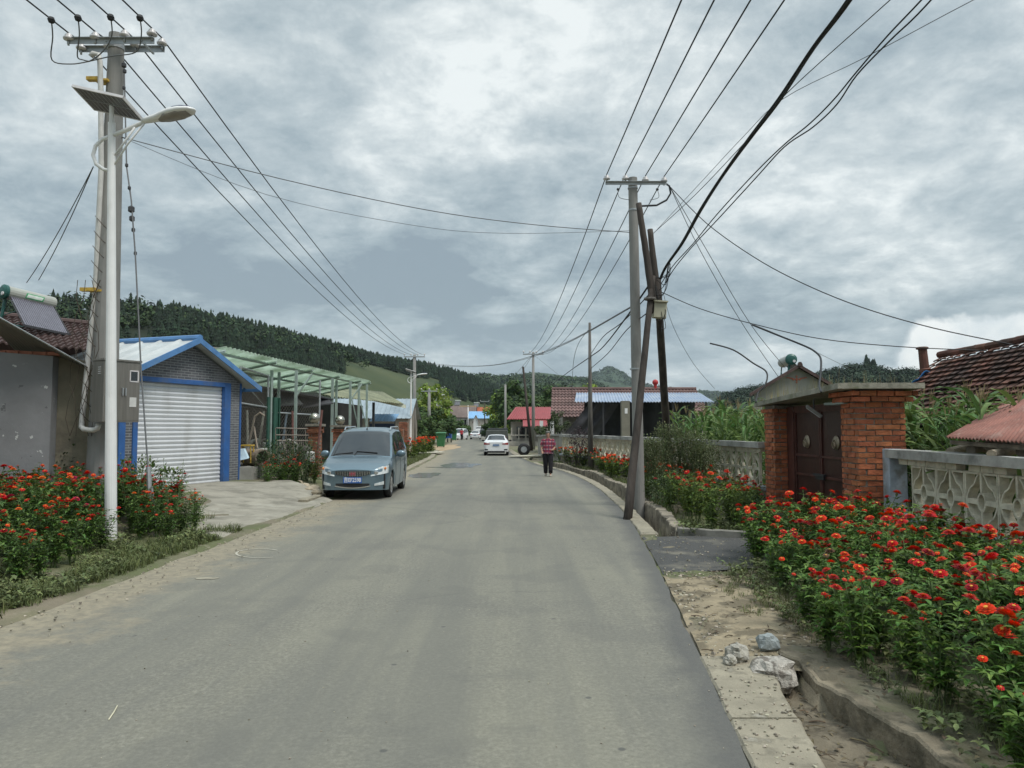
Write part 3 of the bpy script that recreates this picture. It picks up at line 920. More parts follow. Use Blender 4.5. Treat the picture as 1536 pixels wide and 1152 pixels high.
cb = P(180, 72, D1 + .2); crossarm(lp, cb, P(116, 72, D1 + .2).x - cb.x, P(245, 70, D1 + .2).x - cb.x, (.06,), ins2)
mb = MB()
q = pb.lerp(pt, .975); mb.lathe((q.x, q.y, q.z), [(.14, -.06), (.14, .02)], 14); mb.build('clamp', m_steel, lp); mb = MB()
mb.build('x', m_steel) if False else None
for x in (-.12, .5): mb = MB(); mb.box((ca.x + x, ca.y + .2, ca.z), (.03, .46, .03)); mb.build('brace', m_steel, lp)
# meter cabinet
box = T('meter_cabinet', 'stainless steel meter cabinet strapped to the left concrete pole', 'meter box', tuple(P(172, 588, 12.3)))
m_inox = mat('brushed_steel', (.25, .235, .21), .42, .12, 3, metal=.55, stretch=(8, 8, .3))
c = P(174, 588, 12.5); rzb = R(58)
mq = Matrix.Translation(c) @ Matrix.Rotation(rzb, 4, 'Z')
def LB(name, parts, m, parent, M, bevel=0):
    mb = MB()
    for cc_, sz in parts:
        mb.box(M @ V(cc_), sz, M=M.to_3x3())
    return mb.build(name, m, parent, bevel=bevel)
LB('cabinet', [((0, 0, 0), (.62, .36, 1.02))], m_inox, box, mq, .008)
LB('lid', [((0, -.01, .525), (.66, .38, .03))], m_inox, box, mq)
LB('door', [((.165, -.177, 0), (.28, .012, .96)), ((-.135, -.177, 0), (.30, .012, .96))], m_inox, box, mq, .003)
LB('window', [((.20, -.186, .27), (.12, .006, .16))], m_glassd, box, mq)
LB('window_frame', [((.20, -.185, .36), (.15, .012, .02)), ((.20, -.185, .18), (.15, .012, .02)), ((.13, -.185, .27), (.02, .012, .17)), ((.27, -.185, .27), (.02, .012, .17))], m_porc, box, mq)
LB('latch', [((.05, -.20, .0), (.02, .03, .13)), ((-.0, -.20, .0), (.02, .03, .13))], m_steel, box, mq)
LB('notice', [((.19, -.186, -.17), (.12, .004, .16))], mat('paper', (.6, .6, .58), .8), box, mq)
LB('vent', [((-.313, -.04 + .0, .40 - k * .035), (.008, .07, .012)) for k in range(4)], m_porc, box, mq)
# white conduits
con = T('conduit', 'white plastic cable conduit running down the left concrete pole into the meter cabinet', 'conduit', tuple(P(140, 640, D1)))
cr = D1 - .12
mb = MB(); mb.tube([P(136, 85, cr - .1), P(140, 80, cr - .1), P(148, 82, cr - .1), P(150, 92, cr - .1), P(151, 130, cr - .1), P(152, 250, cr - .1), P(148, 330, cr - .05), P(143, 440, cr), P(132, 540, cr), P(123, 630, cr), P(122, 640, cr - .1), P(126, 644, cr - .2), P(140, 645, cr - .3), P(146, 643, cr - .3), P(148, 636, cr - .3)], .045, 8)
m_pvc = mat('white_pvc', (.60, .59, .56), .5, .12, 5)
mb.build('pipe', m_pvc, con, smooth=True)
mb = MB(); random.seed(5)
for k in range(14):
    f = k / 13; x = 150 + (124 - 150) * f; y = 330 + (620 - 330) * f
    mb.tube([P(x - 7, y - 6, cr - .05), P(x - 2, y, cr - .12), P(x + 6, y + 9, cr - .12), P(x + 12, y + 14, cr - .02)], .007, 4)
for k in range(5):
    x0 = uni(118, 150); pts = [P(x0 + 8 * math.sin(j * 1.3 + k) - j * 2.0, 420 + j * 26, cr - .14 - .03 * rnd()) for j in range(10)]
    mb.tube(pts, .006, 4)
mb.build('vine', mat('dry_vine', (.07, .055, .04), .9), con)
for y in (125, 437):
    mb = MB(); q = P(150 if y < 200 else 141, y, D1); 
    mb.box(q + V((0, -.16, 0)), (.26, .10, .06)); mb.box(q + V((.12, -.1, -.02)), (.24, .2, .035))
    mb.build('strap', m_yel, con)
# jumper loops below crossarm
for a_, b_, c_, e_ in (((78, 38), (80, 90), (110, 95), (135, 92)), ((118, 38), (112, 78), (120, 92), (136, 90)), ((212, 38), (205, 80), (190, 88), (140, 92)), ((168, 36), (160, 60), (150, 85), (139, 90))):
    pass
# power wires
def wire(pts, r, m, label, name='overhead_wire', cat='wire', group=None, sag=0, smooth=True):
    pts = [V(p) for p in pts]
    if len(pts) == 2:
        a, b = pts; n = 14; pts = [a.lerp(b, k / n) - V((0, 0, sag * 4 * (k / n) * (1 - k / n))) for k in range(n + 1)]
    elif smooth:
        q = []
        for i in range(len(pts) - 1):
            p0 = pts[max(i - 1, 0)]; p1 = pts[i]; p2 = pts[i + 1]; p3 = pts[min(i + 2, len(pts) - 1)]
            for k in range(5):
                t = k / 5
                q.append(.5 * ((2 * p1) + (-p0 + p2) * t + (2 * p0 - 5 * p1 + 4 * p2 - p3) * t * t + (-p0 + 3 * p1 - 3 * p2 + p3) * t * t * t))
        q.append(pts[-1]); pts = q
    mb = MB(); mb.tube(pts, r, 5)
    return mb.build(name, m, label=label, cat=cat, group=group, smooth=True)
def caten(a, b, sag, n=16): return [a.lerp(b, k / n) - V((0, 0, sag * 4 * (k / n) * (1 - k / n))) for k in range(n + 1)]
far1 = [P(x, 532, 66) for x in (608, 616, 626, 634)]
gW = 'four power lines over the left verge'
lbl4 = ['leftmost of the four power lines on the left concrete pole', 'second power line from the left on the left concrete pole', 'third power line from the left on the left concrete pole', 'rightmost of the four power lines on the left concrete pole']
far_ins = []
for i in range(4):
    a = ins1[i] + V((0, 0, .1)); b = ins2[i] + V((0, 0, .1))
    back = V((a.x - .35 - .1 * i, -25, a.z - .2))
    wire(caten(back, a, .5) + caten(b, far1[i], 1.0), .014, m_wire, lbl4[i], smooth=False)
    # splice clamp and jumper drop
    cx_ = [(77, 30), (117, 27), (166, 26), (210, 27)][i]
    c_ = P(cx_[0], cx_[1], D1 - 1.1)
    mb = MB(); mb.ball(c_, .06, 8); mb.build('splice_clamp', m_black, label='black wire clamp with a looping jumper above the ' + ['leftmost', 'second', 'third', 'rightmost'][i] + ' insulator of the left pole', cat='wire clamp')
    tgt = P(134, 92, cr - .1)
    low = [(78, 90), (116, 84), (160, 70), (204, 78)][i]
    wire([c_, P(cx_[0] + (2 if i else 2), cx_[1] + 25, D1 - .9), P(low[0], low[1], D1 - .6), P((low[0] + 134) / 2, low[1] + (6 if i != 2 else 14), D1 - .4), tgt], .011, m_wireg, 'thin grey jumper looping from the ' + ['leftmost', 'second', 'third', 'rightmost'][i] + ' line down to the conduit of the left pole', name='jumper_wire')
# guy wire with insulators
guy = T('guy_wire', 'steel guy wire with strain insulators running from the left pole down into the flowers', 'guy wire', tuple(G(226, 790)))
gpts = [P(186, 92, D1 - .1), P(190, 250, 12.5), P(197, 300, 12.4), P(203, 380, 12.3), P(212, 560, 12.0), P(222, 700, 11.8), P(226, 760, 11.7)]
mb = MB(); mb.tube(gpts, .013, 5); mb.build('cable', m_wireg, guy)
mb = MB(); mb.tube([P(223, 700, 11.75), P(226, 790, 11.7)], .035, 6); mb.tube([P(228, 730, 11.7), P(232, 790, 11.7)], .02, 6); mb.build('anchor_rod', m_steel, guy)
for (x, y, s_) in ((186, 98, .9), (187, 107, .7), (186, 132, .6), (190, 248, .6), (194, 282, .6), (197, 314, 1.2), (198, 328, 1.0), (200, 345, .7), (203, 380, .6)):
    mb = MB(); mb.lathe(P(x, y, 12.4), [(.015, -.05 * s_), (.045 * s_, -.03 * s_), (.045 * s_, .03 * s_), (.02, .05 * s_)], 8)
    mb.build('strain_insulator', m_dsteel, guy)
for k, (x, y) in enumerate(((40, 432), (58, 428))):
    wire([P(140, 250, D1), P(x, y - 8, 16.5)], .009, m_wireg, ['left', 'right'][k] + ' of two thin stays from the left pole to the roof with the solar heater', name='stay_wire', sag=.1)

# ---- solar street lamp
def street_lamp(loc, label, H=6.25, rz=0, group='solar street lamps along the left side', det=True):
    t = T('street_lamp', label, 'street lamp', (0, 0, 0), group)
    mb = MB(); mb.tube([(0, 0, 0), (0, 0, H * .5), (0, 0, H)], [.086, .069, .051], 16)
    mb.tube([(0, 0, H), (0, 0, H + .30)], .035, 8)
    mb.build('pole', m_white, t, smooth=False)
    mb = MB(); mb.lathe((0, 0, 0), [(.19, 0), (.19, .025)], 16)
    for k in range(4): mb.lathe((.14 * math.cos(k * 1.57 + .7), .14 * math.sin(k * 1.57 + .7), .02), [(.02, 0), (.02, .04)], 6)
    mb.build('base_plate', m_white, t)
    mb = MB()
    mb.tube([(0, 0, H - .20), (.25, -.03, H - .14), (.48, -.05, H - .06), (.62, -.07, H - .02)], [.035, .033, .03, .03], 8)
    pts = [(.0, 0, H - .20), (-.14, 0, H - .24), (-.25, 0, H - .34), (-.29, 0, H - .48), (-.24, 0, H - .62), (-.12, 0, H - .71), (0, 0, H - .74)]
    mb.tube(pts, .028, 8)
    mb.tube([(.05, 0, H - .50), (.22, -.03, H - .32), (.40, -.06, H - .12)], .016, 6); mb.tube([(.05, 0, H - .64), (.28, -.05, H - .36), (.56, -.07, H - .06)], .016, 6)
    mb.build('arm', m_white, t, smooth=True)
    # head
    q = V((.56, -.07, H - .03)); ax = V((.82, -.10, .07))
    def hd(sec, z0, z1):
        rs = []
        for s_, w_, a, b in sec:
            c = q + ax * s_; side = V((.1, 1, 0)).normalized(); up = V((-.1, 0, 1)).normalized(); ring = []
            for k in range(12):
                th = 2 * math.pi * k / 12; zz_ = math.sin(th); zz_ = zz_ * (a if zz_ > 0 else b)
                zz_ = max(z0 * .1, min(z1 * .1, zz_)) if False else zz_
                ring.append(c + side * w_ * math.cos(th) + up * zz_)
            rs.append(ring)
        return rs
    mb = MB(); mb.rings(hd([(-.05, .04, .04, .04), (.05, .06, .05, .045), (.22, .075, .06, .05), (.36, .11, .075, .05), (.55, .15, .09, .05), (.75, .155, .08, .045), (.92, .11, .05, .03), (1.0, .03, .02, .01)], 0, 0))
    mb.build('lamp_head', m_white, t, smooth=True)
    mb = MB(); mb.rings([[p + V((0, 0, .022)) for p in r] for r in hd([(.48, .05, .075, -.02), (.6, .11, .09, -.03), (.75, .12, .08, -.03), (.9, .08, .05, -.01)], 0, 0)])
    mb.build('top_cell', mat('lamp_navy', (.02, .025, .07), .25), t, smooth=True)
    mb = MB(); mb.rings([[p + V((0, 0, -.02)) for p in r] for r in hd([(.30, .05, -.02, .05), (.45, .12, -.01, .06), (.7, .13, -.01, .055), (.88, .08, -.005, .035)], 0, 0)])
    mb.build('lens', mat('lamp_lens', (.30, .27, .24), .3), t, smooth=True)
    # panel
    M = Matrix.Translation(V((-.02, -.05, H + .28))) @ Matrix.Rotation(R(-4), 4, 'Z') @ Matrix.Rotation(R(17), 4, 'Y') @ Matrix.Rotation(R(-14), 4, 'X')
    LB('solar_panel', [((0, 0, 0), (.82, .52, .025))], m_solar, t, M)
    fr = [((0, .265, .0), (.86, .02, .04)), ((0, -.265, 0), (.86, .02, .04)), ((.42, 0, 0), (.02, .53, .04)), ((-.42, 0, 0), (.02, .53, .04))]
    LB('panel_frame', fr, m_porc, t, M)
    LB('cell_grid', [((-.36 + k * .08, 0, -.0155), (.006, .55, .004)) for k in range(10)] + [((0, 0, -.0155), (.86, .006, .005))], m_steel, t, M)
    t.location = loc; t.rotation_euler = (0, 0, rz)
    return t
g = G(166, 813, .06)
sl1 = street_lamp((g.x, g.y, .04), 'nearest white solar street lamp, standing in the zinnias in front of the concrete pole', rz=R(-4))
sl1.rotation_euler = (R(0), R(-1.8), R(-4))
for (x, d, lb) in ((616, 62, 'second solar street lamp, rising behind the grey minivan beside a concrete pole'), (655, 100, 'third solar street lamp, beside the green bin'), (663.5, 136, 'fourth solar street lamp, far down the left side'), (668.5, 175, 'farthest solar street lamp on the left side')):
    q = P(x, 643, d); c = copy_tree(sl1); c.location = (q.x, d, 0); c['label'] = lb; c.rotation_euler = (0, 0, 0)
# ================================================================ LEFT YARD
m_gsheet = mat('green_translucent_sheet', (.42, .50, .40), .5, .14, .9, c2=(.76, .85, .77), trans=.8, detail=10)
m_gframe = mat('pale_green_steel', (.30, .37, .34), .5, .15, 4)
m_dgreen = mat('dark_green_steel', (.03, .10, .07), .6, .25, 4)
can = T('yard_canopy', 'open steel canopy roofed with pale green translucent corrugated sheets beside the garage', 'canopy', (-9.2, 29, 0))
cA, cB = P(338, 521, 19.9), P(556, 572, 38.5)
cD, cC = V((cA.x - 3.2, 21.0, cA.z - .55)), V((cB.x - 4.2, 40, cB.z - .75))
cA = V((cA.x, cA.y, cA.z)); 
corr(cA, cB, cC, cD, 60, .045, m_gsheet, 'roof', can)
mb = MB()
for f in (0, .22, .44, .66, .88, 1.0):
    a = cA.lerp(cB, f) - V((0, 0, .10)); b = cD.lerp(cC, f) - V((0, 0, .10)); mb.tube([a, b], .045, 4)
for g_ in (.1, .45, .8): mb.tube([cA.lerp(cD, g_) - V((0, 0, .07)), cB.lerp(cC, g_) - V((0, 0, .07))], .05, 4)
mb.build('frame', m_gframe, can)
for (px, d) in ((405, 25.5), (416, 26.5), (442, 25.5), (497, 31), (503, 33), (524, 34), (537, 36), (549, 37.5)):
    a = P(px, 700, d); mb = MB(); zt = 3.7 + (d - 25) * .02
    mb.box((a.x, d, zt / 2), (.085 if px < 480 else .10, .09, zt))
    if px in (442, 524): mb.tube([(a.x, d, zt - .9), (a.x + .5, d + .2, zt - .1)], .035, 5)
    if px in (537, 549): mb.tube([(a.x, d, zt - 2.2), (a.x - .5, d + .2, zt - .3)], .03, 5)
    mb.build('post', m_gframe, can)
can2 = T('lean_to', 'low dark lean-to roof with pale eave strip beyond the green canopy', 'lean-to', (-10, 45, 0))
q1, q2, q3, q4 = P(452, 590, 36), P(606, 606, 52), P(575, 588, 58), P(380, 570, 38)
corr(q1, q2, q3, q4, 40, .03, mat('mossy_sheet', (.20, .21, .13), .8, .3, .8), 'roof', can2)
mb = MB(); a, b = P(560, 596, 50), P(608, 607, 52)
mb.slab([a, b, b - V((0, 0, .25)), a - V((0, 0, .25))], (0, .3, 0)); mb.build('eave_strip', mat('pale_strip', (.6, .62, .5), .6), can2)
for px, d in ((497, 40), (560, 48)):
    q = P(px, 640, d); mb = MB(); mb.box((q.x, d, 1.7), (.15, .15, 3.4)); mb.build('post', m_dsteel, can2)
# dark upper lean-to near garage
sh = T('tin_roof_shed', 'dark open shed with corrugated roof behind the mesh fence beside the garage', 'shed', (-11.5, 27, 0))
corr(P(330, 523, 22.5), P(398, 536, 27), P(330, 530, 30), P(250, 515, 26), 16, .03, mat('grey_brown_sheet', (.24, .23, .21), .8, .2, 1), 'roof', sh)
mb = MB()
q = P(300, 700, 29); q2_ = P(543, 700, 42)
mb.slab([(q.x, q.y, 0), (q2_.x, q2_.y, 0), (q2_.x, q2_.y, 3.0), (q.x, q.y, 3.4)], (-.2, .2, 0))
mb.build('back_wall', mat('shed_wall_shade', (.022, .02, .018), .95, .4, 1.5), sh)  # near-black colour carries the shade inside the shed
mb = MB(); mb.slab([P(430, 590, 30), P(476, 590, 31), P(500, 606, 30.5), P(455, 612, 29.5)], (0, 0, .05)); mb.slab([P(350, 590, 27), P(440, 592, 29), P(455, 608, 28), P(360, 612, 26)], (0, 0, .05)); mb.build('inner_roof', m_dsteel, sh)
# mesh fence
def chain(mb, A, B, z0, z1, s=.09, r=.006):
    A, B = V(A), V(B); Ld = (B - A).length; n = int((Ld + (z1 - z0)) / s)
    for sg in (1, -1):
        for k in range(n):
            a0 = k * s - (z1 - z0); pts = []
            u0, u1 = a0, a0 + (z1 - z0); z_0, z_1 = z0, z1
            if u0 < 0: z_0 += -u0; u0 = 0
            if u1 > Ld: z_1 -= u1 - Ld; u1 = Ld
            if u1 <= u0: continue
            if sg < 0: z_0, z_1 = z0 + z1 - z_0, z0 + z1 - z_1
            p = A.lerp(B, u0 / Ld); q = A.lerp(B, u1 / Ld)
            mb.tube([(p.x, p.y, z_0), (q.x, q.y, z_1)], r, 3, caps=False)
fc = T('mesh_fence', 'rusty diamond mesh fence on a grey tube frame between the garage and green gate', 'fence', (-9.0, 22.6, 0))
fa = V((-7.95, 21.6, 0)); fb = P(400, 700, 24.6); fb.z = 0; fe = P(478, 700, 27.5); fe.z = 0
m_mesh = mat('mesh_wire', (.13, .12, .10), .7, .2, 5)
mb = MB(); chain(mb, fa, fb, .5, 3.5, .15, .004); chain(mb, fb, fe, .5, 3.1, .15, .004); mb.build('mesh', m_mesh, fc)
mb = MB()
for z in (2.45, 3.5): mb.tube([(fa.x, fa.y, z), (fb.x, fb.y, z - .05)], .03, 6)
mb.tube([(fb.x, fb.y, 2.25), (fe.x, fe.y, 2.2)], .03, 6); mb.tube([(fa.x, fa.y, 3.2), (fb.x, fb.y, 2.3)], .02, 5)
for p in (fa, fb, fe): mb.tube([(p.x, p.y, 0), (p.x, p.y, 3.5)], .035, 6)
mb.build('frame', m_steel, fc)
gg = T('folded_gate', 'folded dark green sheet metal gate standing in the yard fence', 'gate', tuple(G(408, 690) * 0 + P(408, 690, 25)))
a = P(398, 600, 24.4); b = P(421, 600, 25.2)
mb = MB()
for k in range(5):
    p = a.lerp(b, k / 5); q = a.lerp(b, (k + 1) / 5); o = .12 * (1 if k % 2 else -1)
    mb.slab([(p.x, p.y - o, .15), (q.x, q.y + o, .15), (q.x, q.y + o, 2.75), (p.x, p.y - o, 2.75)], (.02, .04, 0))
mb.build('leaf_panel', m_dgreen, gg)
mb = MB(); q = P(407, 600, 24.2); mb.tube([(q.x, q.y, .1), (q.x, q.y, 3.4)], .035, 6); mb.build('post', m_gframe, gg)
# low barred gate
bg_ = T('bar_gate', 'low rusty barred iron gate leaning between the mesh fence and the brick pillar', 'gate', tuple(P(445, 700, 24.5)))
a = P(414, 645, 23.6); b = P(470, 648, 25.2); mb = MB()
for z, in ((1.72,), (1.5,), (1.32,), (.4,)): mb.tube([(a.x, a.y, z), (b.x, b.y, z - .03)], .02, 5)
for k in range(20):
    p = a.lerp(b, k / 19); mb.tube([(p.x + .05, p.y, .35), (p.x - .02, p.y, 1.35 if k % 5 else 1.72)], .012, 4)
mb.build('bars', mat('rusty_iron', (.22, .19, .16), .8, .3, 9), bg_)
# brick pillars with steel balls
m_brick = mat('orange_brick', (.38, .125, .055), .9, .28, 7, .5, island=.30, hue=.012, bscale=40)
dirty(m_brick, (.20, .085, .05), 3.2, .56, .70, .75)
dirty(m_brick, (.46, .42, .36), 9, .67, .78, .6)
m_brick2 = mat('dull_red_brick', (.26, .10, .055), .9, .28, 7, .5, island=.35, hue=.012, bscale=40)
m_mort = mat('mortar', (.22, .20, .165), .95, .3, 12, .5)
def brick_wall(mb, x0, x1, y0, y1, z0, z1, jit=.006, cx_=.065, bl=.235, corbel=None, mo=.012, seed=1):
    """courses of bricks around a rectangular pier"""
    random.seed(seed); z = z0; k = 0
    while z + cx_ < z1 + .001:
        o = corbel(z) if corbel else 0
        X0, X1, Y0, Y1 = x0 - o, x1 + o, y0 - o, y1 + o
        def row(a, b):
            r = []; p = a
            while p < b - .02:
                q = min(p + bl, b); pp = max(p, a)
                if q - pp > .035: r.append((pp + mo / 2, q - mo / 2))
                p += bl
            return r
        dd = .11; ia = k % 2
        for (p, q) in row(X0 + (0 if ia else dd + .012), X1):
            for yy_, s_ in ((Y0, 1), (Y1, -1)):
                j = uni(-jit, jit); mb.box(((p + q) / 2, yy_ + s_ * dd / 2 + j, z + cx_ / 2), (q - p, dd, cx_ - mo), jit=jit * .6)
        for (p, q) in row(Y0 + (dd + .012 if ia else 0), Y1 - (dd + .012 if ia else 0)):
            for xx, s_ in ((X0, 1), (X1, -1)):
                if s_ < 0 and (p < Y0 + dd or q > Y1 - dd): continue
                j = uni(-jit, jit); mb.box((xx + s_ * dd / 2 + j, (p + q) / 2, z + cx_ / 2), (dd, q - p, cx_ - mo), jit=jit * .6)
        z += cx_; k += 1
def pier(name, label, x0, x1, y0, y1, z0, z1, cat='brick pillar', corbel=None, seed=1, parent=None, group=None, **kw):
    t = parent or T(name, label, cat, ((x0 + x1) / 2, (y0 + y1) / 2, z0), group)
    mb = MB(); brick_wall(mb, x0, x1, y0, y1, z0, z1, corbel=corbel, seed=seed, **kw); mb.build('brickwork', m_brick2, t)
    mb = MB(); mb.bx((x0 + .014, y0 + .014, z0), (x1 - .014, y1 - .014, z1)); mb.build('mortar_core', m_mort, t)
    return t
m_ball = mat('steel_ball', (.42, .40, .34), .22, .15, 3, metal=.9)
for i, (px, py, d, w, lb) in enumerate(((473, 635, 25.2, .36, 'brick gate pillar with steel ball left of the minivan, nearest to the barred gate'), (511, 637, 28.5, .5, 'brick gate pillar with steel ball rising behind the roof of the minivan'))):
    q = P(px, py, d); t = pier('brick_pillar', lb, q.x - w / 2, q.x + w / 2, d - .2, d + .25, 0, q.z - .1, seed=i, corbel=lambda z, h=q.z: .05 if z > h - .35 else 0)
    mb = MB(); mb.bx((q.x - w / 2 - .09, d - .3, q.z - .1), (q.x + w / 2 + .09, d + .35, q.z - .02)); mb.build('cap', m_mort, t)
    b_ = T('steel_ball', ['left', 'right'][i] + ' polished steel ball resting on a brick gate pillar', 'ornament ball', (q.x - .03, d, q.z + .2))
    mb = MB(); mb.lathe((q.x - .03, d, q.z - .02), [(.1, 0), (.05, .03)], 12); mb.ball((q.x - .03, d, q.z + .17), .185, 20); mb.build('ball', m_ball, b_, smooth=True)
for i, (px, d, zt) in enumerate(((605, 42, 2.1), (598, 40, 1.7))):
    q = P(px, 640, d); t = pier('brick_pillar', ['tall', 'short'][i] + ' overgrown brick pillar behind the minivan beside the second street lamp', q.x - .25, q.x + .25, d, d + .4, 0, zt, seed=5 + i)
# yard clutter
mb = MB()
qa, qb = P(352, 640, 25.5), P(500, 640, 31)
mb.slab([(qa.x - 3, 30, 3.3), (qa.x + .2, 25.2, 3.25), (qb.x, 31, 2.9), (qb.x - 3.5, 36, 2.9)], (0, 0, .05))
mb.build('shade_roof', m_dsteel, sh)  # roof slab added to shade the shed interior
def onemesh(fn, name, m, label, cat, **k):
    mb = MB(); fn(mb); return mb.build(name, m, label=label, cat=cat, **k)
q = P(382, 690, 22.0); q.z = .85
t = T('concrete_pipe', 'short wide concrete pipe lying on the low block wall beside the garage', 'pipe', (q.x, q.y, q.z - .25))
ax = V((.75, -.65, 0)).normalized(); sd_ = V((-ax.y, ax.x, 0))
def pipe_r(r, o): return [q + ax * o + (sd_ * math.cos(a) + V((0, 0, 1)) * math.sin(a)) * r for a in [2 * math.pi * k / 20 for k in range(20)]]
mb = MB(); mb.rings([pipe_r(.2, .45), pipe_r(.2, -.4), pipe_r(.25, -.4), pipe_r(.25, .45), pipe_r(.2, .45)], caps=False); mb.build('shell', mat('pipe_clay', (.25, .20, .16), .9, .2, 4), t, smooth=False)
st = T('stool', 'small yellow metal stool beside the concrete pipe', 'stool', tuple(P(372, 700, 21.6)))
mb = MB(); q = P(371, 668, 21.6)
mb.box(q, (.34, .3, .04)); mb.build('seat', m_yel, st)
for sx in (-.14, .14):
    for sy in (-.12, .12): mb = MB(); mb.tube([q + V((sx, sy, 0)), q + V((sx * 1.1, sy * 1.1, -.5))], .02, 5); mb.build('leg', m_yel, st)
t = T('block_wall', 'low grey block wall edging the yard beside the garage', 'low wall', (-8, 22, 0))
mb = MB(); a = V((-7.75, 21.1, 0)); b = P(425, 740, 23.2)
mb.slab([(a.x, a.y, -.05), (b.x, b.y, -.05), (b.x, b.y, .55), (a.x, a.y, .62)], (-.25, .3, 0)); mb.build('blocks', m_conc_d, t)
mb = MB(); mb.bx((-7.75, 20.95, 0), (-7.3, 21.35, .62)); mb.build('end_block', m_conc, t)
random.seed(31)
junk_cols = [(.35, .34, .30), (.10, .09, .08), (.14, .06, .05), (.4, .4, .38), (.12, .16, .2), (.22, .2, .17)]
for k in range(22):
    px = uni(360, 476); d = uni(23.5, 27.5); q = P(px, 640, d); z = uni(.5, 1.5); s_ = uni(.12, .32)
    mb = MB(); sh_ = k % 4; z = min(z, .5 + s_)
    if sh_ == 0: mb.box((q.x, d, z), (s_ * 1.6, s_ * 1.2, s_ * 1.6), rz=rnd() * 3, jit=.03); nm_, lb_ = 'crate', 'worn crate'
    elif sh_ == 1: mb.lathe((q.x, d, .5), [(s_ * .7, 0), (s_ * .8, .1), (s_ * .8, s_ * 2), (s_ * .6, s_ * 2.2)], 12); nm_, lb_ = 'barrel', 'scuffed barrel'
    elif sh_ == 2: mb.tube([(q.x, d, .45), (q.x + uni(-.3, .3), d + .3, 2.3)], .04, 6); nm_, lb_ = 'plank', 'leaning plank'
    else:
        pts = [(q.x + .35 * math.cos(a), d + .1 * math.sin(a), .95 + .35 * math.sin(a)) for a in [j * .5236 for j in range(13)]]; mb.tube(pts, .06, 6); nm_, lb_ = 'worn_tyre', 'worn tyre'
    c_ = junk_cols[k % 6]
    mb.build(nm_, mat('junk_%d' % (k % 6), c_, .8, .25, 6), label=lb_ + ' among the clutter in the yard beside the garage', cat='tyre' if 'tyre' in nm_ else nm_, group=lb_ + 's in the yard clutter')
mb = MB(); pts = [P(x, y, 23.2) for x, y in ((372, 670), (378, 645), (382, 625), (390, 619), (397, 624))]; mb.tube(pts, .035, 6); mb.tube([P(381, 640, 23.2), P(386, 672, 23)], .03, 6); mb.build('bent_pipe', mat('rust_beige', (.3, .25, .2), .8), label='bent beige pipe frame leaning on the yard fence', cat='pipe')
mb = MB(); mb.slab([P(351, 676, 21.2), P(366, 674, 21.2), P(372, 688, 21.0), P(352, 692, 21.0)], (0, .1, .03)); mb.build('metal_sheet', mat('pale_blue_sheet', (.45, .58, .66), .4), label='bent pale blue metal sheet lying by the garage corner', cat='sheet')
for (x, y, s_) in ((445, 729, .16), (456, 733, .14), (464, 738, .12), (470, 737, .15), (476, 742, .12)):
    g = G(x, y, .1); mb = MB(); mb.ball(g + V((0, 0, .06)), s_, 8, sq=(1.2, 1, .7)); 
    mb.v = [tuple(V(v) * 1 + V((.04 * noise.noise((v[0] * 9, v[1] * 9, v[2] * 9)), .04 * noise.noise((v[0] * 8, 3, v[2] * 9)), .03 * noise.noise((1, v[1] * 9, v[2] * 9))))) for v in mb.v]
    mb.build('stone', mat('pale_stone', (.45, .38, .28), .9, .2, 8, .4), label='pale stone on the verge just left of the minivan', cat='stone', group='pale stones left of the minivan')
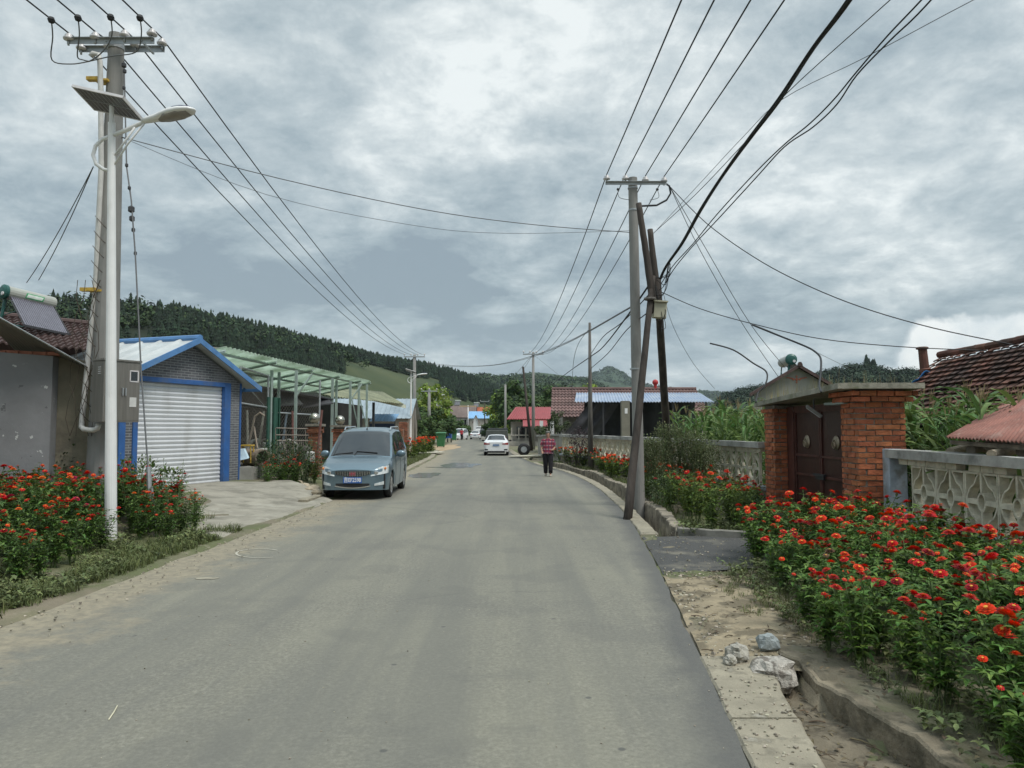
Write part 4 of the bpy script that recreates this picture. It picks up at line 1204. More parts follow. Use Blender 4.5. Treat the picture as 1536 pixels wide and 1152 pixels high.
# houses farther along the left
def simple_house(name, label, x0, x1, y0, y1, h, ridge_h, wallm, roofm, along='x', ov=.3, wins=(), cat='house', rib=True, n=16):
    t = T(name, label, cat, ((x0 + x1) / 2, (y0 + y1) / 2, 0))
    mb = MB(); mb.bx((x0, y0, -.1), (x1, y1, h))
    if along == 'x':
        ym = (y0 + y1) / 2
        mb.slab([(x0, y0, h), (x0, y1, h), (x0, ym, ridge_h - .05)], (.15, 0, 0)); mb.slab([(x1 - .15, y0, h), (x1 - .15, y1, h), (x1 - .15, ym, ridge_h - .05)], (.15, 0, 0))
        e = (ridge_h - h) / (ym - y0)
        S_ = [((x0 - ov, y0 - ov, h - e * ov), (x1 + ov, y0 - ov, h - e * ov), (x1 + ov, ym, ridge_h), (x0 - ov, ym, ridge_h)), ((x0 - ov, y1 + ov, h - e * ov), (x1 + ov, y1 + ov, h - e * ov), (x1 + ov, ym, ridge_h), (x0 - ov, ym, ridge_h))]
    else:
        xm = (x0 + x1) / 2
        mb.slab([(x0, y0, h), (x1, y0, h), (xm, y0, ridge_h - .05)], (0, .15, 0)); mb.slab([(x0, y1 - .15, h), (x1, y1 - .15, h), (xm, y1 - .15, ridge_h - .05)], (0, .15, 0))
        e = (ridge_h - h) / (xm - x0)
        S_ = [((x0 - ov, y0 - ov, h - e * ov), (x0 - ov, y1 + ov, h - e * ov), (xm, y1 + ov, ridge_h), (xm, y0 - ov, ridge_h)), ((x1 + ov, y0 - ov, h - e * ov), (x1 + ov, y1 + ov, h - e * ov), (xm, y1 + ov, ridge_h), (xm, y0 - ov, ridge_h))]
    mb.build('wall', wallm, t)
    for s_ in S_:
        if rib: ribbed(*s_, n, roofm, 'roof', t, h=.05, thick=.04)
        else: tiles(*s_, 12, n * 2, roofm, 'roof', t, sub=4)
    for (wx, wz, ww, wh) in wins:
        mb = MB(); mb.bx((wx, y0 - .03, wz), (wx + ww, y0 - .002, wz + wh)); f = mb.build('window', m_glassd, t)
        mb = MB(); mb.bx((wx - .06, y0 - .06, wz - .06), (wx + ww + .06, y0 - .031, wz)); mb.bx((wx - .06, y0 - .06, wz + wh), (wx + ww + .06, y0 - .031, wz + wh + .06))
        mb.bx((wx - .06, y0 - .06, wz), (wx, y0 - .031, wz + wh)); mb.bx((wx + ww, y0 - .06, wz), (wx + ww + .06, y0 - .031, wz + wh)); mb.bx((wx + ww / 2 - .03, y0 - .06, wz), (wx + ww / 2 + .03, y0 - .031, wz + wh))
        mb.build('frame', m_white, f)
    return t
m_gw = mat('old_wall', (.22, .20, .17), .9, .3, 1.5)
m_bgr = mat('blue_grey_roof', (.30, .36, .40), .5, .12, 1.5)
m_blroof = mat('bright_blue_roof', (.22, .42, .66), .5, .12, 1.5)
simple_house('house', 'long low house with blue-grey ribbed metal roof behind the minivan', P(440, 643, 62).x, P(612, 643, 62).x, 62, 68, 2.7, 4.3, m_gw, m_bgr, n=26)
t = T('awning', 'bright blue sheet awning in front of the grey-roofed house behind the minivan', 'awning', tuple(P(575, 650, 52)))
a, b = P(554, 632, 52), P(592, 632, 52)
ribbed(a, b, b + V((0, 2, .55)), a + V((0, 2, .55)), 8, m_blroof, 'sheet', t)
for p in (a, b): mb = MB(); mb.tube([(p.x, p.y + .1, 0), (p.x, p.y + .1, p.z)], .05, 5); mb.build('post', m_dsteel, t)
mb = MB(); mb.slab([(a.x, a.y + .3, 0), (b.x, b.y + .3, 0), (b.x, b.y + .3, p.z - .15), (a.x, a.y + .3, p.z - .15)], (0, .05, 0)); mb.build('tarp', mat('navy_tarp', (.02, .035, .08), .7), t)
# ================================================================ RIGHT SIDE
# ---- brick gate
random.seed(3)
gate = T('brick_gateway', 'brick gateway with maroon steel double door and concrete slab roof on the right', 'gateway', (5.5, 13.2, 0))
cb_ = lambda z: .05 if z > 2.14 else (.03 if z > 2.02 else 0)
GA = .0
def subpier(x0, x1, y0, y1, z1, seed, corb):
    mb = MB(); brick_wall(mb, x0, x1, y0, y1, 0.0, z1, corbel=corb, seed=seed, jit=.010, cx_=.084, bl=.255, mo=.016); b = mb.build('brick_pier', m_brick, gate)
    mb = MB(); mb.bx((x0 + .018, y0 + .018, -.1), (x1 - .018, y1 - .018, z1)); mb.build('mortar_core', m_mort, b)
subpier(5.18, 5.90, 11.1, 11.68, 2.28, 11, lambda z: .13 if z > 2.17 else (.09 if z > 2.10 else (.04 if z > 2.03 else 0)))
subpier(5.20, 5.90, 14.70, 15.28, 2.16, 12, lambda z: .08 if z > 2.06 else (.04 if z > 1.99 else 0))
m_slab = mat('mossy_concrete', (.30, .285, .23), .95, .25, 3, .7)
dirty(m_slab, (.12, .13, .07), 4, .5, .64, .7)
mb = MB()
rs = []
pts = [(4.80, 10.88, 2.29), (6.06, 10.82, 2.29), (6.35, 15.6, 2.18), (5.10, 15.62, 2.16)]
def edge(pt, z): return [(x, y, zz + z) for x, y, zz in pt]
dense = []
for i in range(4):
    a, b = V(pts[i]), V(pts[(i + 1) % 4])
    for k in range(14):
        q = a.lerp(b, k / 14); dense.append(q + V((.02 * noise.noise(q * 3), .02 * noise.noise(q * 4), 0)))
mb.rings([[tuple(p) for p in dense], [(p.x, p.y, p.z + .085 + .012 * noise.noise(p * 5)) for p in dense]])
mb.build('roof_slab', m_slab, gate)
mb = MB(); mb.bx((5.10, 11.4, 2.08), (5.45, 12.1, 2.12)); mb.build('shelf', mat('glass_green', (.3, .36, .33), .4), gate)
m_maroon = mat('maroon_steel', (.055, .022, .017), .42, .25, 3, .15)
m_maroon2 = mat('maroon_frame', (.085, .030, .022), .5, .3, 5)
xd = 5.50
for i, (y0, y1) in enumerate(((12.0, 13.17), (13.19, 14.36))):
    mb = MB(); mb.bx((xd, y0, .08), (xd + .03, y1, 2.03))
    dleaf = mb.build('door_leaf', m_maroon, gate)
    mb = MB()
    for z in (.82, 1.18, .1, 2.0): mb.bx((xd - .03, y0 + .02, z), (xd, y1 - .02, z + .045))
    mb.bx((xd - .03, y0, .08), (xd - .002, y0 + .045, 2.03)); mb.bx((xd - .03, y1 - .045, .08), (xd - .002, y1, 2.03))
    mb.build('rail', m_maroon2, dleaf)
    yc = y0 + .42 if i == 1 else y0 + .55
    yc = (13.18 + (.62 if i else -.62))
    mb = MB(); mb.lathe((xd - .035, yc, 1.46), [(.02, .03), (.12, .03), (.125, .02), (.10, 0), (.055, -.01), (.04, .005)], 20, axis='X')
    ring = [(xd - .06 - .01 * math.cos(a), yc + .055 * math.sin(a), 1.42 + .055 * math.cos(a)) for a in [j * math.pi / 7 for j in range(15)]]
    mb.tube(ring, .01, 6, caps=False); mb.build('knocker', mat('brass_worn', (.36, .30, .22), .45, .3, 12, metal=.6), dleaf)
mb = MB()
for y in (11.683, 14.36): mb.bx((xd - .05, y, .02), (xd + .05, 12.0 if y < 12 else y + .34, 2.12))
mb.bx((xd - .04, 12.0, 2.035), (xd + .05, 14.36, 2.13)); mb.build('door_frame', m_maroon2, gate)
mb = MB(); mb.bx((xd - .08, 12.95, .86), (xd - .03, 13.4, .9)); mb.bx((xd - .06, 13.0, .80), (xd - .03, 13.35, .86)); mb.build('bolt', m_dsteel, gate)
lb = T('gate_lamp', 'small grey floodlight hanging under the slab of the brick gateway', 'lamp', (5.3, 12.9, 2.1))
q = P(1221, 617, 12.3)
MM = Matrix.Translation(q) @ Matrix.Rotation(R(70), 4, 'Z') @ Matrix.Rotation(R(38), 4, 'X')
LB('housing', [((0, 0, 0), (.20, .30, .05))], mat('grey_lamp', (.16, .15, .14), .5), lb, MM, .01)
LB('reflector', [((0, 0, -.028), (.17, .26, .01))], m_steel, lb, MM)
mb = MB(); mb.tube([q + V((0, 0, .02)), q + V((0, 0, .2))], .012, 5); mb.build('bracket', m_dsteel, lb)
# hooks of thick cable over the gate
def hook(pts, r, label):
    return wire([P(*p) for p in pts], r, m_wire, label, name='service_cable', cat='cable')
hook([(1065, 515, 15.6), (1100, 525, 15.6), (1130, 545, 15.5), (1148, 556, 15.4), (1151, 567, 15.3), (1146, 580, 15.2), (1137, 590, 15.2), (1134, 604, 15.0)], .017, 'bent black cable sticking up from the left end of the gateway slab')
hook([(1128, 487, 14), (1160, 500, 13.5), (1205, 518, 12.8), (1222, 527, 12.4), (1231, 538, 12.1), (1231, 560, 11.7), (1229, 578, 11.4), (1232, 588, 11.0)], .017, 'bent black cable rising from the near corner of the gateway slab')
# ---- lattice walls
m_cream = mat('cream_block', (.58, .54, .42), .9, .2, 6, .5)
dirty(m_cream, (.20, .175, .13), 6, .57, .70, .6)
m_blueconc = mat('painted_concrete', (.36, .40, .45), .85, .22, 3, .4)
dirty(m_blueconc, (.22, .215, .19), 3.5, .48, .6, .8)
m_cap = mat('cap_concrete', (.34, .335, .31), .92, .25, 2.5, .4)
dirty(m_cap, (.12, .12, .11), 3, .54, .68, .7)
m_base = mat('rough_wall_base', (.22, .185, .14), .95, .35, 4, .9)
random.seed(8)
def motif(mb, frame, s0, s1, z0, z1, o, lod=1, dep=.15, t=.028):
    """one lattice block: frame(s,z,o) maps to world; o..o+dep depth"""
    cs = (s0 + s1) / 2; cz = (z0 + z1) / 2; W = (s1 - s0) / 2 * .98; H = (z1 - z0) / 2
    def rib(pts, w=t):
        L_, R_ = [], []
        for i, (a, b) in enumerate(pts):
            a2, b2 = pts[min(i + 1, len(pts) - 1)]; a1, b1 = pts[max(i - 1, 0)]
            dx, dz = a2 - a1, b2 - b1; l = math.hypot(dx, dz) or 1; nx_, nz_ = -dz / l * w / 2, dx / l * w / 2
            L_.append((a + nx_, b + nz_)); R_.append((a - nx_, b - nz_))
        rs = [[frame(cs + l[0], cz + l[1], o), frame(cs + r[0], cz + r[1], o), frame(cs + r[0], cz + r[1], o + dep), frame(cs + l[0], cz + l[1], o + dep)] for l, r in zip(L_, R_)]
        mb.rings(rs)
    for sx in (-1, 1):
        rib([(sx * (W - t * .35), -H), (sx * (W - t * .35), H)], t * .8)
        for sz in (-1, 1):
            if lod:
                og = [(sx * .035, sz * (H - .01)), (sx * .09, sz * (H - .07)), (sx * .135, sz * (H - .14)), (sx * .17, sz * (H - .165)), (sx * .215, sz * (H - .185)), (sx * .25, sz * (H - .23)), (sx * .275, sz * (H - .27)), (sx * (W - .03), sz * .02)]
            else: og = [(sx * .03, sz * (H - .01)), (sx * .16, sz * (H - .16)), (sx * (W - .02), sz * .02)]
            if rnd() > .06 or not lod: rib(og, t * .75)
            if lod: rib([(sx * (W - .03), sz * (H - .015)), (sx * .03, sz * (H - .015))], t * .9)
        rib([(sx * (W - .02), 0), (sx * .08, 0)], t * 2.1)
    for sz in (-1, 1): rib([(0, sz * .11), (0, sz * H)], t * 1.35)
    n = 12 if lod else 6
    ov_ = [(.075 * math.cos(a), .105 * math.sin(a)) for a in [2 * math.pi * k / n for k in range(n + 1)]]
    rib(ov_, t * .85)
def lattice_wall(name, label, poly, zb, zl, zt, lod=1, dep=.11, basem=None, ledge=True, cap_h=.12, post_first=False, mw=.66, z_of=None):
    """poly: plan points from near to far, lattice facing the road (-x side)"""
    t = T(name, label, 'wall', (poly[0][0], poly[0][1], zb))
    pts = [V((x, y, 0)) for x, y in poly]; Ls = [0]
    for a, b in zip(pts, pts[1:]): Ls.append(Ls[-1] + (b - a).length)
    def frame(s, z, o):
        for i in range(len(pts) - 1):
            if s <= Ls[i + 1] or i == len(pts) - 2:
                u = (pts[i + 1] - pts[i]).normalized(); nrm = V((u.y, -u.x, 0)); q = pts[i] + u * (s - Ls[i]) + nrm * o; return (q.x, q.y, z)
    ss = [0]
    while ss[-1] < Ls[-1]: ss.append(min(Ls[-1], ss[-1] + .33))
    def strip(o0, o1, z0, z1, j=0):
        m_ = MB(); m_.rings([[frame(s, z0, o0), frame(s, z0, o1), frame(s, z1 + j * noise.noise((s * 2, z1, 0)), o1), frame(s, z1 + j * noise.noise((s * 2, z1, 3)), o0)] for s in ss]); return m_
    strip(-.06, .24, zt - cap_h, zt, .012).build('cap', m_cap, t)
    strip(-.07, .22, zl - .07, zl, .008).build('ledge', m_blueconc, t)
    strip(-.0, .20, zb, zl - .072).build('base', basem or m_base, t)
    n = int(Ls[-1] / mw); mb = MB()
    zc = zt - cap_h - .085
    for k in range(n):
        s0 = k * mw + .18
        if s0 + mw > Ls[-1]: break
        motif(mb, frame, s0, s0 + mw, zl + .002, zc, .03, lod, dep=dep)
        if lod: motif(mb, frame, s0, s0 + mw, zl + .002, zc, .125, 1, dep=.015) if False else None
    mb.build('lattice', m_cream, t)
    mb = MB()
    s = .1
    while s < Ls[-1] - .3:
        if rnd() > .08:
            a, b = frame(s, zc, .02), frame(s + .23, zc, .02)
            mb.slab([frame(s, zc + .003, .02), frame(s + .235, zc + .003, .02), frame(s + .235, zt - cap_h - .003, .02 + uni(-.01, .01)), frame(s, zt - cap_h - .003, .02)], V(frame(s, 0, .13)) - V(frame(s, 0, .02)))
        s += .25
    mb.build('brick_course', m_cream, t)
    return t, frame, Ls[-1]
tw, fr, Lw = lattice_wall('lattice_wall', 'near lattice block wall with grey cap and bluish end post, right of the brick gateway', [(5.22, 1.5), (5.22, 3.5), (5.28, 6.4), (5.40, 8.9), (5.50, 10.84)], 0.0, .50, 1.40)

mb = MB(); mb.bx((5.44, 10.72, 0), (5.70, 10.92, 1.405)); mb.build('end_post', m_blueconc, tw, bevel=.01)
lattice_wall('lattice_wall', 'long curving lattice block wall with white cap between the gateway and the farther houses', [(5.15, 15.35), (4.95, 18), (4.5, 22), (4.1, 26), (3.3, 31), (2.35, 36)], 0.0, .50, 1.42, lod=1, dep=.06)
# ---- concrete pole, A-frame of wooden poles
pb = P(957, 757, 16.3); pb.z = .05; pt = P(949, 267, 16.3)
rp_ = conc_pole('utility_pole', (2.78, 16.3, .0), (pt.x, 16.3, pt.z), .125, .10, 'tall straight concrete utility pole with crossarm, behind the leaning wooden poles')
D2 = 16.3
insR = [P(x, y, D2) for x, y in ((910, 268), (938, 268), (968, 270), (996, 271))]
cR = P(953, 275, D2 - .12)
crossarm(rp_, cR, P(907, 272, D2).x - cR.x, P(998, 275, D2).x - cR.x, (0,), insR, s=.9, r=.035)
for bx_, bz_, br_ in ((pt.x, pt.z - .25, .115), (pt.x + .01, pt.z - .75, .115), (2.73, 3.0, .125)):
    mb = MB(); mb.lathe((bx_, D2, bz_), [(br_, 0), (br_, .03)], 14); mb.build('band', m_steel, rp_)
mb = MB(); mb.tube([P(998, 275, D2), P(1004, 279, D2 - .1), P(1006, 290, D2 - .1), P(1000, 300, D2 - .1), P(985, 308, D2 - .1), P(962, 309, D2 - .1)], .022, 6); mb.build('cable_loop', m_wire, rp_)
def wood_pole(label, segs, r, name='wooden_pole', bands=()):
    t = T(name, label, 'wooden pole', tuple(segs[0][0]))
    for i, s_ in enumerate(segs):
        mb = MB(); a, b = V(s_[0]), V(s_[-1]); n = 14; pts = []
        for k in range(n + 1):
            q = a.lerp(b, k / n); pts.append(q + V((.012 * noise.noise((k * .6, i * 9.3, i)), .012 * noise.noise((k * .6, 4, i)), 0)))
        mb.tube(pts, [r[i][0] + (r[i][1] - r[i][0]) * k / n for k in range(n + 1)], 10)
        mb.build('post' if i == 0 else 'spliced_top', s_[2] if len(s_) > 3 else m_wood, t, smooth=True)
    for q in bands:
        mb = MB(); mb.lathe(q, [(.12, 0), (.13, .02), (.12, .05)], 10); mb.build('binding', m_dsteel, t)
    return t
gA = G(941, 783, -.05)
m_wood_w = mat('greyed_wood', (.115, .105, .095), .9, .5, 5, .7, stretch=(1, 1, .15))
wA = wood_pole('leaning wooden pole standing at the ditch edge with a darker pole spliced to its top', [(gA, P(979, 415, 15.6)), (P(982, 470, 15.5), P(958, 305, 15.6))], [(.086, .06), (.082, .062)], bands=(P(975, 450, 15.4),))
wA.children[0].data.materials[0] = m_wood_w
wood_pole('dark wooden pole leaning back over the lattice wall, holding the cream junction box', [((4.35, 20.5, 0), P(986, 420, 16.0)), (P(990, 480, 15.9), P(975, 344, 15.9))], [(.11, .08), (.085, .06)])
jb = T('junction_box', 'cream plastic cable junction box on the dark leaning pole', 'junction box', tuple(P(989, 478, 15.5)))
q = P(989, 465, 15.5); MJ = Matrix.Translation(q) @ Matrix.Rotation(R(4), 4, 'Y')
m_cbox = mat('cream_plastic', (.44, .42, .31), .6, .12, 4)
LB('box', [((0, 0, 0), (.29, .14, .36))], m_cbox, jb, MJ, .02)
LB('lid_lip', [((0, -.03, .17), (.30, .22, .03)), ((0, -.075, -.02), (.25, .02, .29))], m_cbox, jb, MJ)
# wires, right side
far2 = [P(x, 531, 61) for x in (789, 797, 807, 815)]
for i in range(4):
    a = insR[i] + V((0, 0, .09))
    wire(caten(V((a.x + .25, -25, a.z - .1)), a, .35) + caten(a, far2[i], 1.0)[1:], .012, m_wire, ['leftmost', 'second', 'third', 'rightmost'][i] + ' of the four power lines crossing over the right concrete pole', smooth=False)
for k, x in ((0, 927), (1, 986)):
    c = P(x, 284, D2 + .3); mb = MB(); mb.ball(c, .035, 8); mb.build('wire_clamp', m_dsteel, label=['left', 'right'][k] + ' small clamp on a power line just below the right crossarm', cat='wire clamp')
    wire([c, P(x + 2, 296, D2 + .1), P(945 if k == 0 else 975, 300, D2 - .1)], .007, m_wireg, ['left', 'right'][k] + ' thin jumper hanging below the right crossarm', name='jumper_wire')
def bundle(pts, offs, r, label, name='cable_bundle', m=None):
    t = T(name, label, 'cable bundle', tuple(P(*pts[0])))
    base = [P(*p) for p in pts] 
    for j, o in enumerate(offs):
        q = [p + V((o[0], 0, o[1])) * (1 + .5 * math.sin(i * 2 + j)) for i, p in enumerate(base)]
        mb = MB(); qq = []
        for i in range(len(q) - 1):
            p0, p1, p2, p3 = q[max(i - 1, 0)], q[i], q[i + 1], q[min(i + 2, len(q) - 1)]
            for k in range(6):
                t_ = k / 6; qq.append(.5 * ((2 * p1) + (-p0 + p2) * t_ + (2 * p0 - 5 * p1 + 4 * p2 - p3) * t_ * t_ + (-p0 + 3 * p1 - 3 * p2 + p3) * t_ ** 3))
        qq.append(q[-1]); mb.tube(qq, r, 5); mb.build('cable', m or m_wire, t, smooth=True)
    return t
bundle([(990, 418, 15.6), (1000, 398, 15.3), (1022, 365, 14.4), (1050, 315, 12.8), (1085, 262, 11.3), (1125, 205, 10.0), (1168, 148, 9.0), (1220, 72, 7.9), (1272, 0, 7.0), (1400, -200, 5.2)], [(-.012, .0), (.012, .012), (0, -.016), (.02, -.01), (.035, .02)], .013, 'thick bundle of black cables rising from the dark leaning pole to the top right')
bundle([(992, 425, 15.6), (1010, 398, 15.0), (1040, 365, 13.9), (1075, 322, 12.8), (1130, 262, 11.5), (1175, 218, 10.4), (1215, 185, 9.8), (1250, 150, 9.2), (1283, 110, 8.7), (1330, 55, 8.1), (1382, 0, 7.5), (1520, -150, 6)], [(0, 0), (.03, -.045)], .010, 'pair of looping black cables to the right of the thick cable bundle')
wire([P(980, 350, 15.9), P(1045, 290, 14), P(1125, 205, 11.5), P(1180, 140, 10.3), P(1335, 0, 8.2), P(1500, -150, 6)], .007, m_wireg, 'thin wire from the spliced pole top running up between the two cable bundles')
wire([P(985, 345, 15.9), P(1050, 275, 14), P(1115, 205, 11.7), P(1175, 148, 10.5), P(1300, 85, 9.2), P(1460, 0, 8), P(1700, -120, 6)], .005, m_wireg, 'thinnest wire crossing the upper right corner of the sky')
E0 = P(1005, 280, D2 - .1)
wire([E0, P(1050, 375, 17), P(1110, 480, 18.5), P(1168, 566, 20)], .008, m_wireg, 'left of two straight service wires from the right crossarm tip to the gable house')
wire([E0, P(1060, 375, 17), P(1125, 485, 18.5), P(1178, 552, 20)], .008, m_wireg, 'right of two straight service wires from the right crossarm tip to the gable house')
wire([E0, P(1060, 335, 15.5), P(1130, 385, 14.8), P(1200, 423, 14.2), P(1290, 460, 13.6), P(1400, 492, 13.2), P(1530, 519, 12.8)], .010, m_wire, 'sagging black service wire from the right crossarm tip to the old tiled roof')
wire([P(992, 438, 15.5), P(1050, 463, 15.2), P(1130, 486, 14.8), P(1230, 508, 14.2), P(1350, 520, 13.8), P(1480, 526, 13.5)], .009, m_wire, 'low black service wire from the dark leaning pole to the old tiled roof')
wire([P(995, 440, 15.5), P(1010, 490, 16.5), P(1040, 545, 18), P(1072, 583, 20)], .005, m_wireg, 'very thin drooping wire just right of the junction box')
wire([P(1128, 486, 14), P(1190, 512, 17), P(1275, 553, 24)], .006, m_wireg, 'thin wire passing behind the bent cable toward the wooded hill')
wire([P(180, 205, D1), P(420, 268, 13.5), P(640, 315, 14.5), P(800, 337, 15.3), P(950, 349, D2)], .009, m_wireg, 'upper of two wires crossing the street between the left and right concrete poles')
wire([P(180, 205, D1), P(400, 292, 13.5), P(620, 338, 14.5), P(760, 350, 15.3), P(948, 346, D2)], .005, m_wireg, 'lower, fainter of two wires crossing the street between the concrete poles')
bundle([(975, 425, 15.6), (940, 475, 17.5), (905, 520, 22), (886, 535, 30), (850, 560, 45), (808, 592, 61)], [(0, 0), (.03, .03)], .016, 'black cable pair running down the street from the leaning poles to the thin wooden pole')
wire([P(975, 440, 15.6), P(935, 482, 18), P(905, 505, 22), P(887, 530, 30)], .012, m_wire, 'upper loose cable between the leaning poles and the thin wooden pole')
wire([P(970, 470, 15.6), P(940, 495, 18), P(912, 530, 24), P(887, 552, 30)], .012, m_wire, 'lower loose cable between the leaning poles and the thin wooden pole')
wire([P(887, 490, 30), P(868, 515, 33), P(860, 545, 36), P(858, 590, 40)], .012, m_wireg, 'thin wire hanging from the top of the thin wooden pole')
bundle([(640, 546, 66), (690, 550, 60), (740, 548, 50), (790, 538, 40), (850, 515, 30), (945, 462, 17)], [(0, 0), (.05, .06)], .014, 'pale cable pair sweeping across the street from the far left pole to the right pole', m=m_wireg)
random.seed(21)
for k in range(11):
    x0, y0 = uni(980, 990), uni(415, 455); x1, y1 = (uni(998, 1006), uni(392, 402)) if k < 7 else (uni(985, 994), uni(470, 500))
    wire([P(x0, y0, 15.6), P((x0 + x1) / 2 + uni(2, 12), (y0 + y1) / 2 + uni(5, 22), 15.4), P(x1, y1, 15.3)], .007, m_wire, 'loose drop cable in the tangle on the dark leaning pole', name='drop_cable', cat='cable', group='loose drop cables tangled on the dark leaning pole')
# farther poles
def far_pole(px, d, ztop, label, arm=True, r=.14, rt=.10, lean=0, m=None, name='utility_pole', n_ins=4, aw=1.0, x=None, arm_m=None):
    q = P(px, 643, d); x = q.x if x is None else x
    t = T(name, label, 'utility pole', (x, d, 0))
    mb = MB(); mb.tube([(x, d, -.1), (x + lean / 2, d, ztop / 2), (x + lean, d, ztop)], [r, (r + rt) / 2, rt], 10); mb.build('pole', m or m_pole, t, smooth=True)
    if arm:
        mb = MB(); mb.bx((x + lean - aw, d - .16, ztop - .25), (x + lean + aw, d - .08, ztop - .15)); mb.build('crossarm', arm_m or m_steel, t)
        for k in range(n_ins):
            p = (x + lean - aw + .05 + (2 * aw - .1) * k / (n_ins - 1), d - .12, ztop - .0); mb = MB(); insulator(mb, p, 1.0); mb.build('insulator', [m_porc, m_dsteel], t)
    return t
far_pole(621, 66, P(0, 532, 66).z, 'concrete utility pole with crossarm behind the second solar street lamp', aw=.95, r=.2, rt=.13)
far_pole(643.5, 78, P(0, 584, 78).z, 'shorter concrete pole with crossarm in front of the bright green tree on the left', aw=.85, n_ins=3, r=.2, rt=.15)
far_pole(657, 120, 8.0, 'distant left pole with crossarm beside the third street lamp', aw=1.1, n_ins=3)
far_pole(663, 140, 9.6, 'tallest of the distant left poles', aw=.5, n_ins=2)
far_pole(666, 160, 8.2, 'distant left pole with crossarm beyond the third street lamp', aw=1.2, n_ins=3)
far_pole(742, 175, 7.2, 'pole with a bright yellow crossarm in front of the blue houses', aw=2.0, n_ins=2, arm_m=m_yel, m=m_white, x=P(702, 643, 175).x)
far_pole(727, 150, 7.4, 'dark pole with crossarm at the far end of the right side', aw=.9, n_ins=2, m=m_wood)
far_pole(800, 61, P(0, 528, 61).z, 'concrete pole with crossarm behind the walking person', aw=.85, r=.16)
far_pole(758, 92, 7.2, 'bare concrete post without crossarm behind the white sedan', arm=False, r=.17, rt=.14)
far_pole(797.5, 56, 6.4, 'dark wooden pole leaning left beside the concrete pole near the red roof', arm=False, r=.13, rt=.08, lean=-.65, m=m_wood, name='wooden_pole')
far_pole(885.5, 30, P(0, 484, 30).z, 'slim bare wooden pole in the flower bed left of the right concrete pole', arm=False, r=.12, rt=.05, m=m_wood_w, name='wooden_pole')
wire([P(800, 532, 61), P(835, 560, 55), P(870, 590, 50)], .01, m_wireg, 'thin wire from the pole near the red roof to the long tiled house')
for k, (x, y) in enumerate(((722, 606), (690, 602))): 
    wire([P(800, 531, 61), P((800 + x) / 2, 585, 100), P(x, y, 150)], .015, m_wireg, ['nearer', 'farther'][k] + ' distant line sagging from the concrete pole near the red roof')
# ---- long tiled house with blue canopy
m_ptile = mat('pinkish_tile', (.165, .105, .095), .85, .2, 1, .2, island=.25, hue=.01)
m_lw = mat('pale_plaster', (.34, .32, .28), .9, .2, 1.2, .2)
dirty(m_lw, (.20, .185, .16), 1.2, .52, .68, .6)
lh = T('house', 'long low house with pinkish tiled roof and grey plaster wall on the right', 'house', (8, 50, 0))
hx0, hx1 = P(838, 643, 50).x, P(1066, 643, 50).x
mb = MB(); mb.bx((hx0 + .3, 50.3, -.1), (hx1 - .3, 56, 2.5)); mb.build('wall', m_lw, lh)
ez = P(0, 626, 50).z; rz_ = P(0, 584, 53).z
tiles((P(826, 643, 49.5).x, 49.5, ez), (hx1, 49.5, ez), (hx1 - .2, 53, rz_), (P(828, 643, 53).x, 53, rz_), 10, 44, m_ptile, 'roof', lh, sub=4, amp=.04, step=.06)
mb = MB(); mb.tube([(P(828, 643, 53).x, 53, rz_ + .05), (hx1 - .2, 53, rz_ + .05)], .12, 6); mb.slab([(P(828, 643, 53).x, 53, rz_), (hx1 - .2, 53, rz_), (hx1, 57, ez), (P(826, 643, 57).x, 57, ez)], (0, 0, -.08)); mb.build('ridge', m_ptile, lh)
mb = MB(); q = P(983, 577, 53); mb.tube([(q.x, 53, rz_), (q.x, 53, rz_ + .35)], .12, 8); mb.ball((q.x, 53, rz_ + .5), .22, 12); mb.build('chimney_pot', mat('red_paint', (.42, .03, .03), .5), lh)
cn_ = T('canopy', 'blue and white sheet canopy with grey tarp and painted shade before the long tiled house', 'canopy', (6, 45, 0))
c0, c1 = P(862, 643, 43.5).x, P(1072, 643, 43.5).x
zc_ = P(0, 603, 43.5).z; zc2 = P(0, 594, 47).z + .1
corr((c0, 43.5, zc_), (c1, 43.5, zc_), (c1 + .3, 48, zc2 + .15), (c0 + .5, 48, zc2 + .15), 46, .035, mat('blue_white_sheet', (.22, .30, .44), .5, .2, 1.2, c2=(.40, .44, .50)), 'roof', cn_)
m_shade = mat('canopy_shade', (.03, .032, .036), .75, .4, 1.1, .4, bscale=3)
mb = MB()
def tp(u, v):
    x = c0 + .9 + (c1 - c0 - 1.2) * u; y = 46.8 + .5 * noise.noise((u * 9, v * 2, 0)); return (x, y, -.05 + (zc_ + .2) * v)
mb.grid(tp, 60, 10); mb.build('shade_sheet', m_shade, cn_, smooth=True)  # dark sheet stands in for the shaded interior under the canopy
mb = MB()
def tp2(u, v):
    a = V((c0 + .9, 43.7, zc_ - .05)); b = V((c0 - 1.6, 43.4, .2)); q = b.lerp(a, v); return (q.x + 2.4 * u * (1 - .2 * v), q.y + .3 * noise.noise((u * 5, v * 3, 5)) + u * 1.2, q.z)
mb.grid(tp2, 16, 12); mb.build('side_tarp', mat('grey_tarp', (.06, .06, .068), .8, .35, 1, .4, bscale=4), cn_, smooth=True)
for px in (886, 905, 962, 1010, 1060):
    q = P(px, 643, 43.8); mb = MB(); mb.box((q.x, 43.8, zc_ / 2), (.1, .1, zc_)); mb.build('post', m_dsteel, cn_)
pl_ = T('pillar', 'olive grey square pillar with white notice under the blue canopy', 'pillar', tuple(P(938, 700, 42)))
q = P(938, 643, 42); mb = MB(); mb.box((q.x, 42, 1.62), (.46, .46, 3.3)); mb.build('shaft', mat('olive_plaster', (.20, .19, .15), .9, .15, 2), pl_)
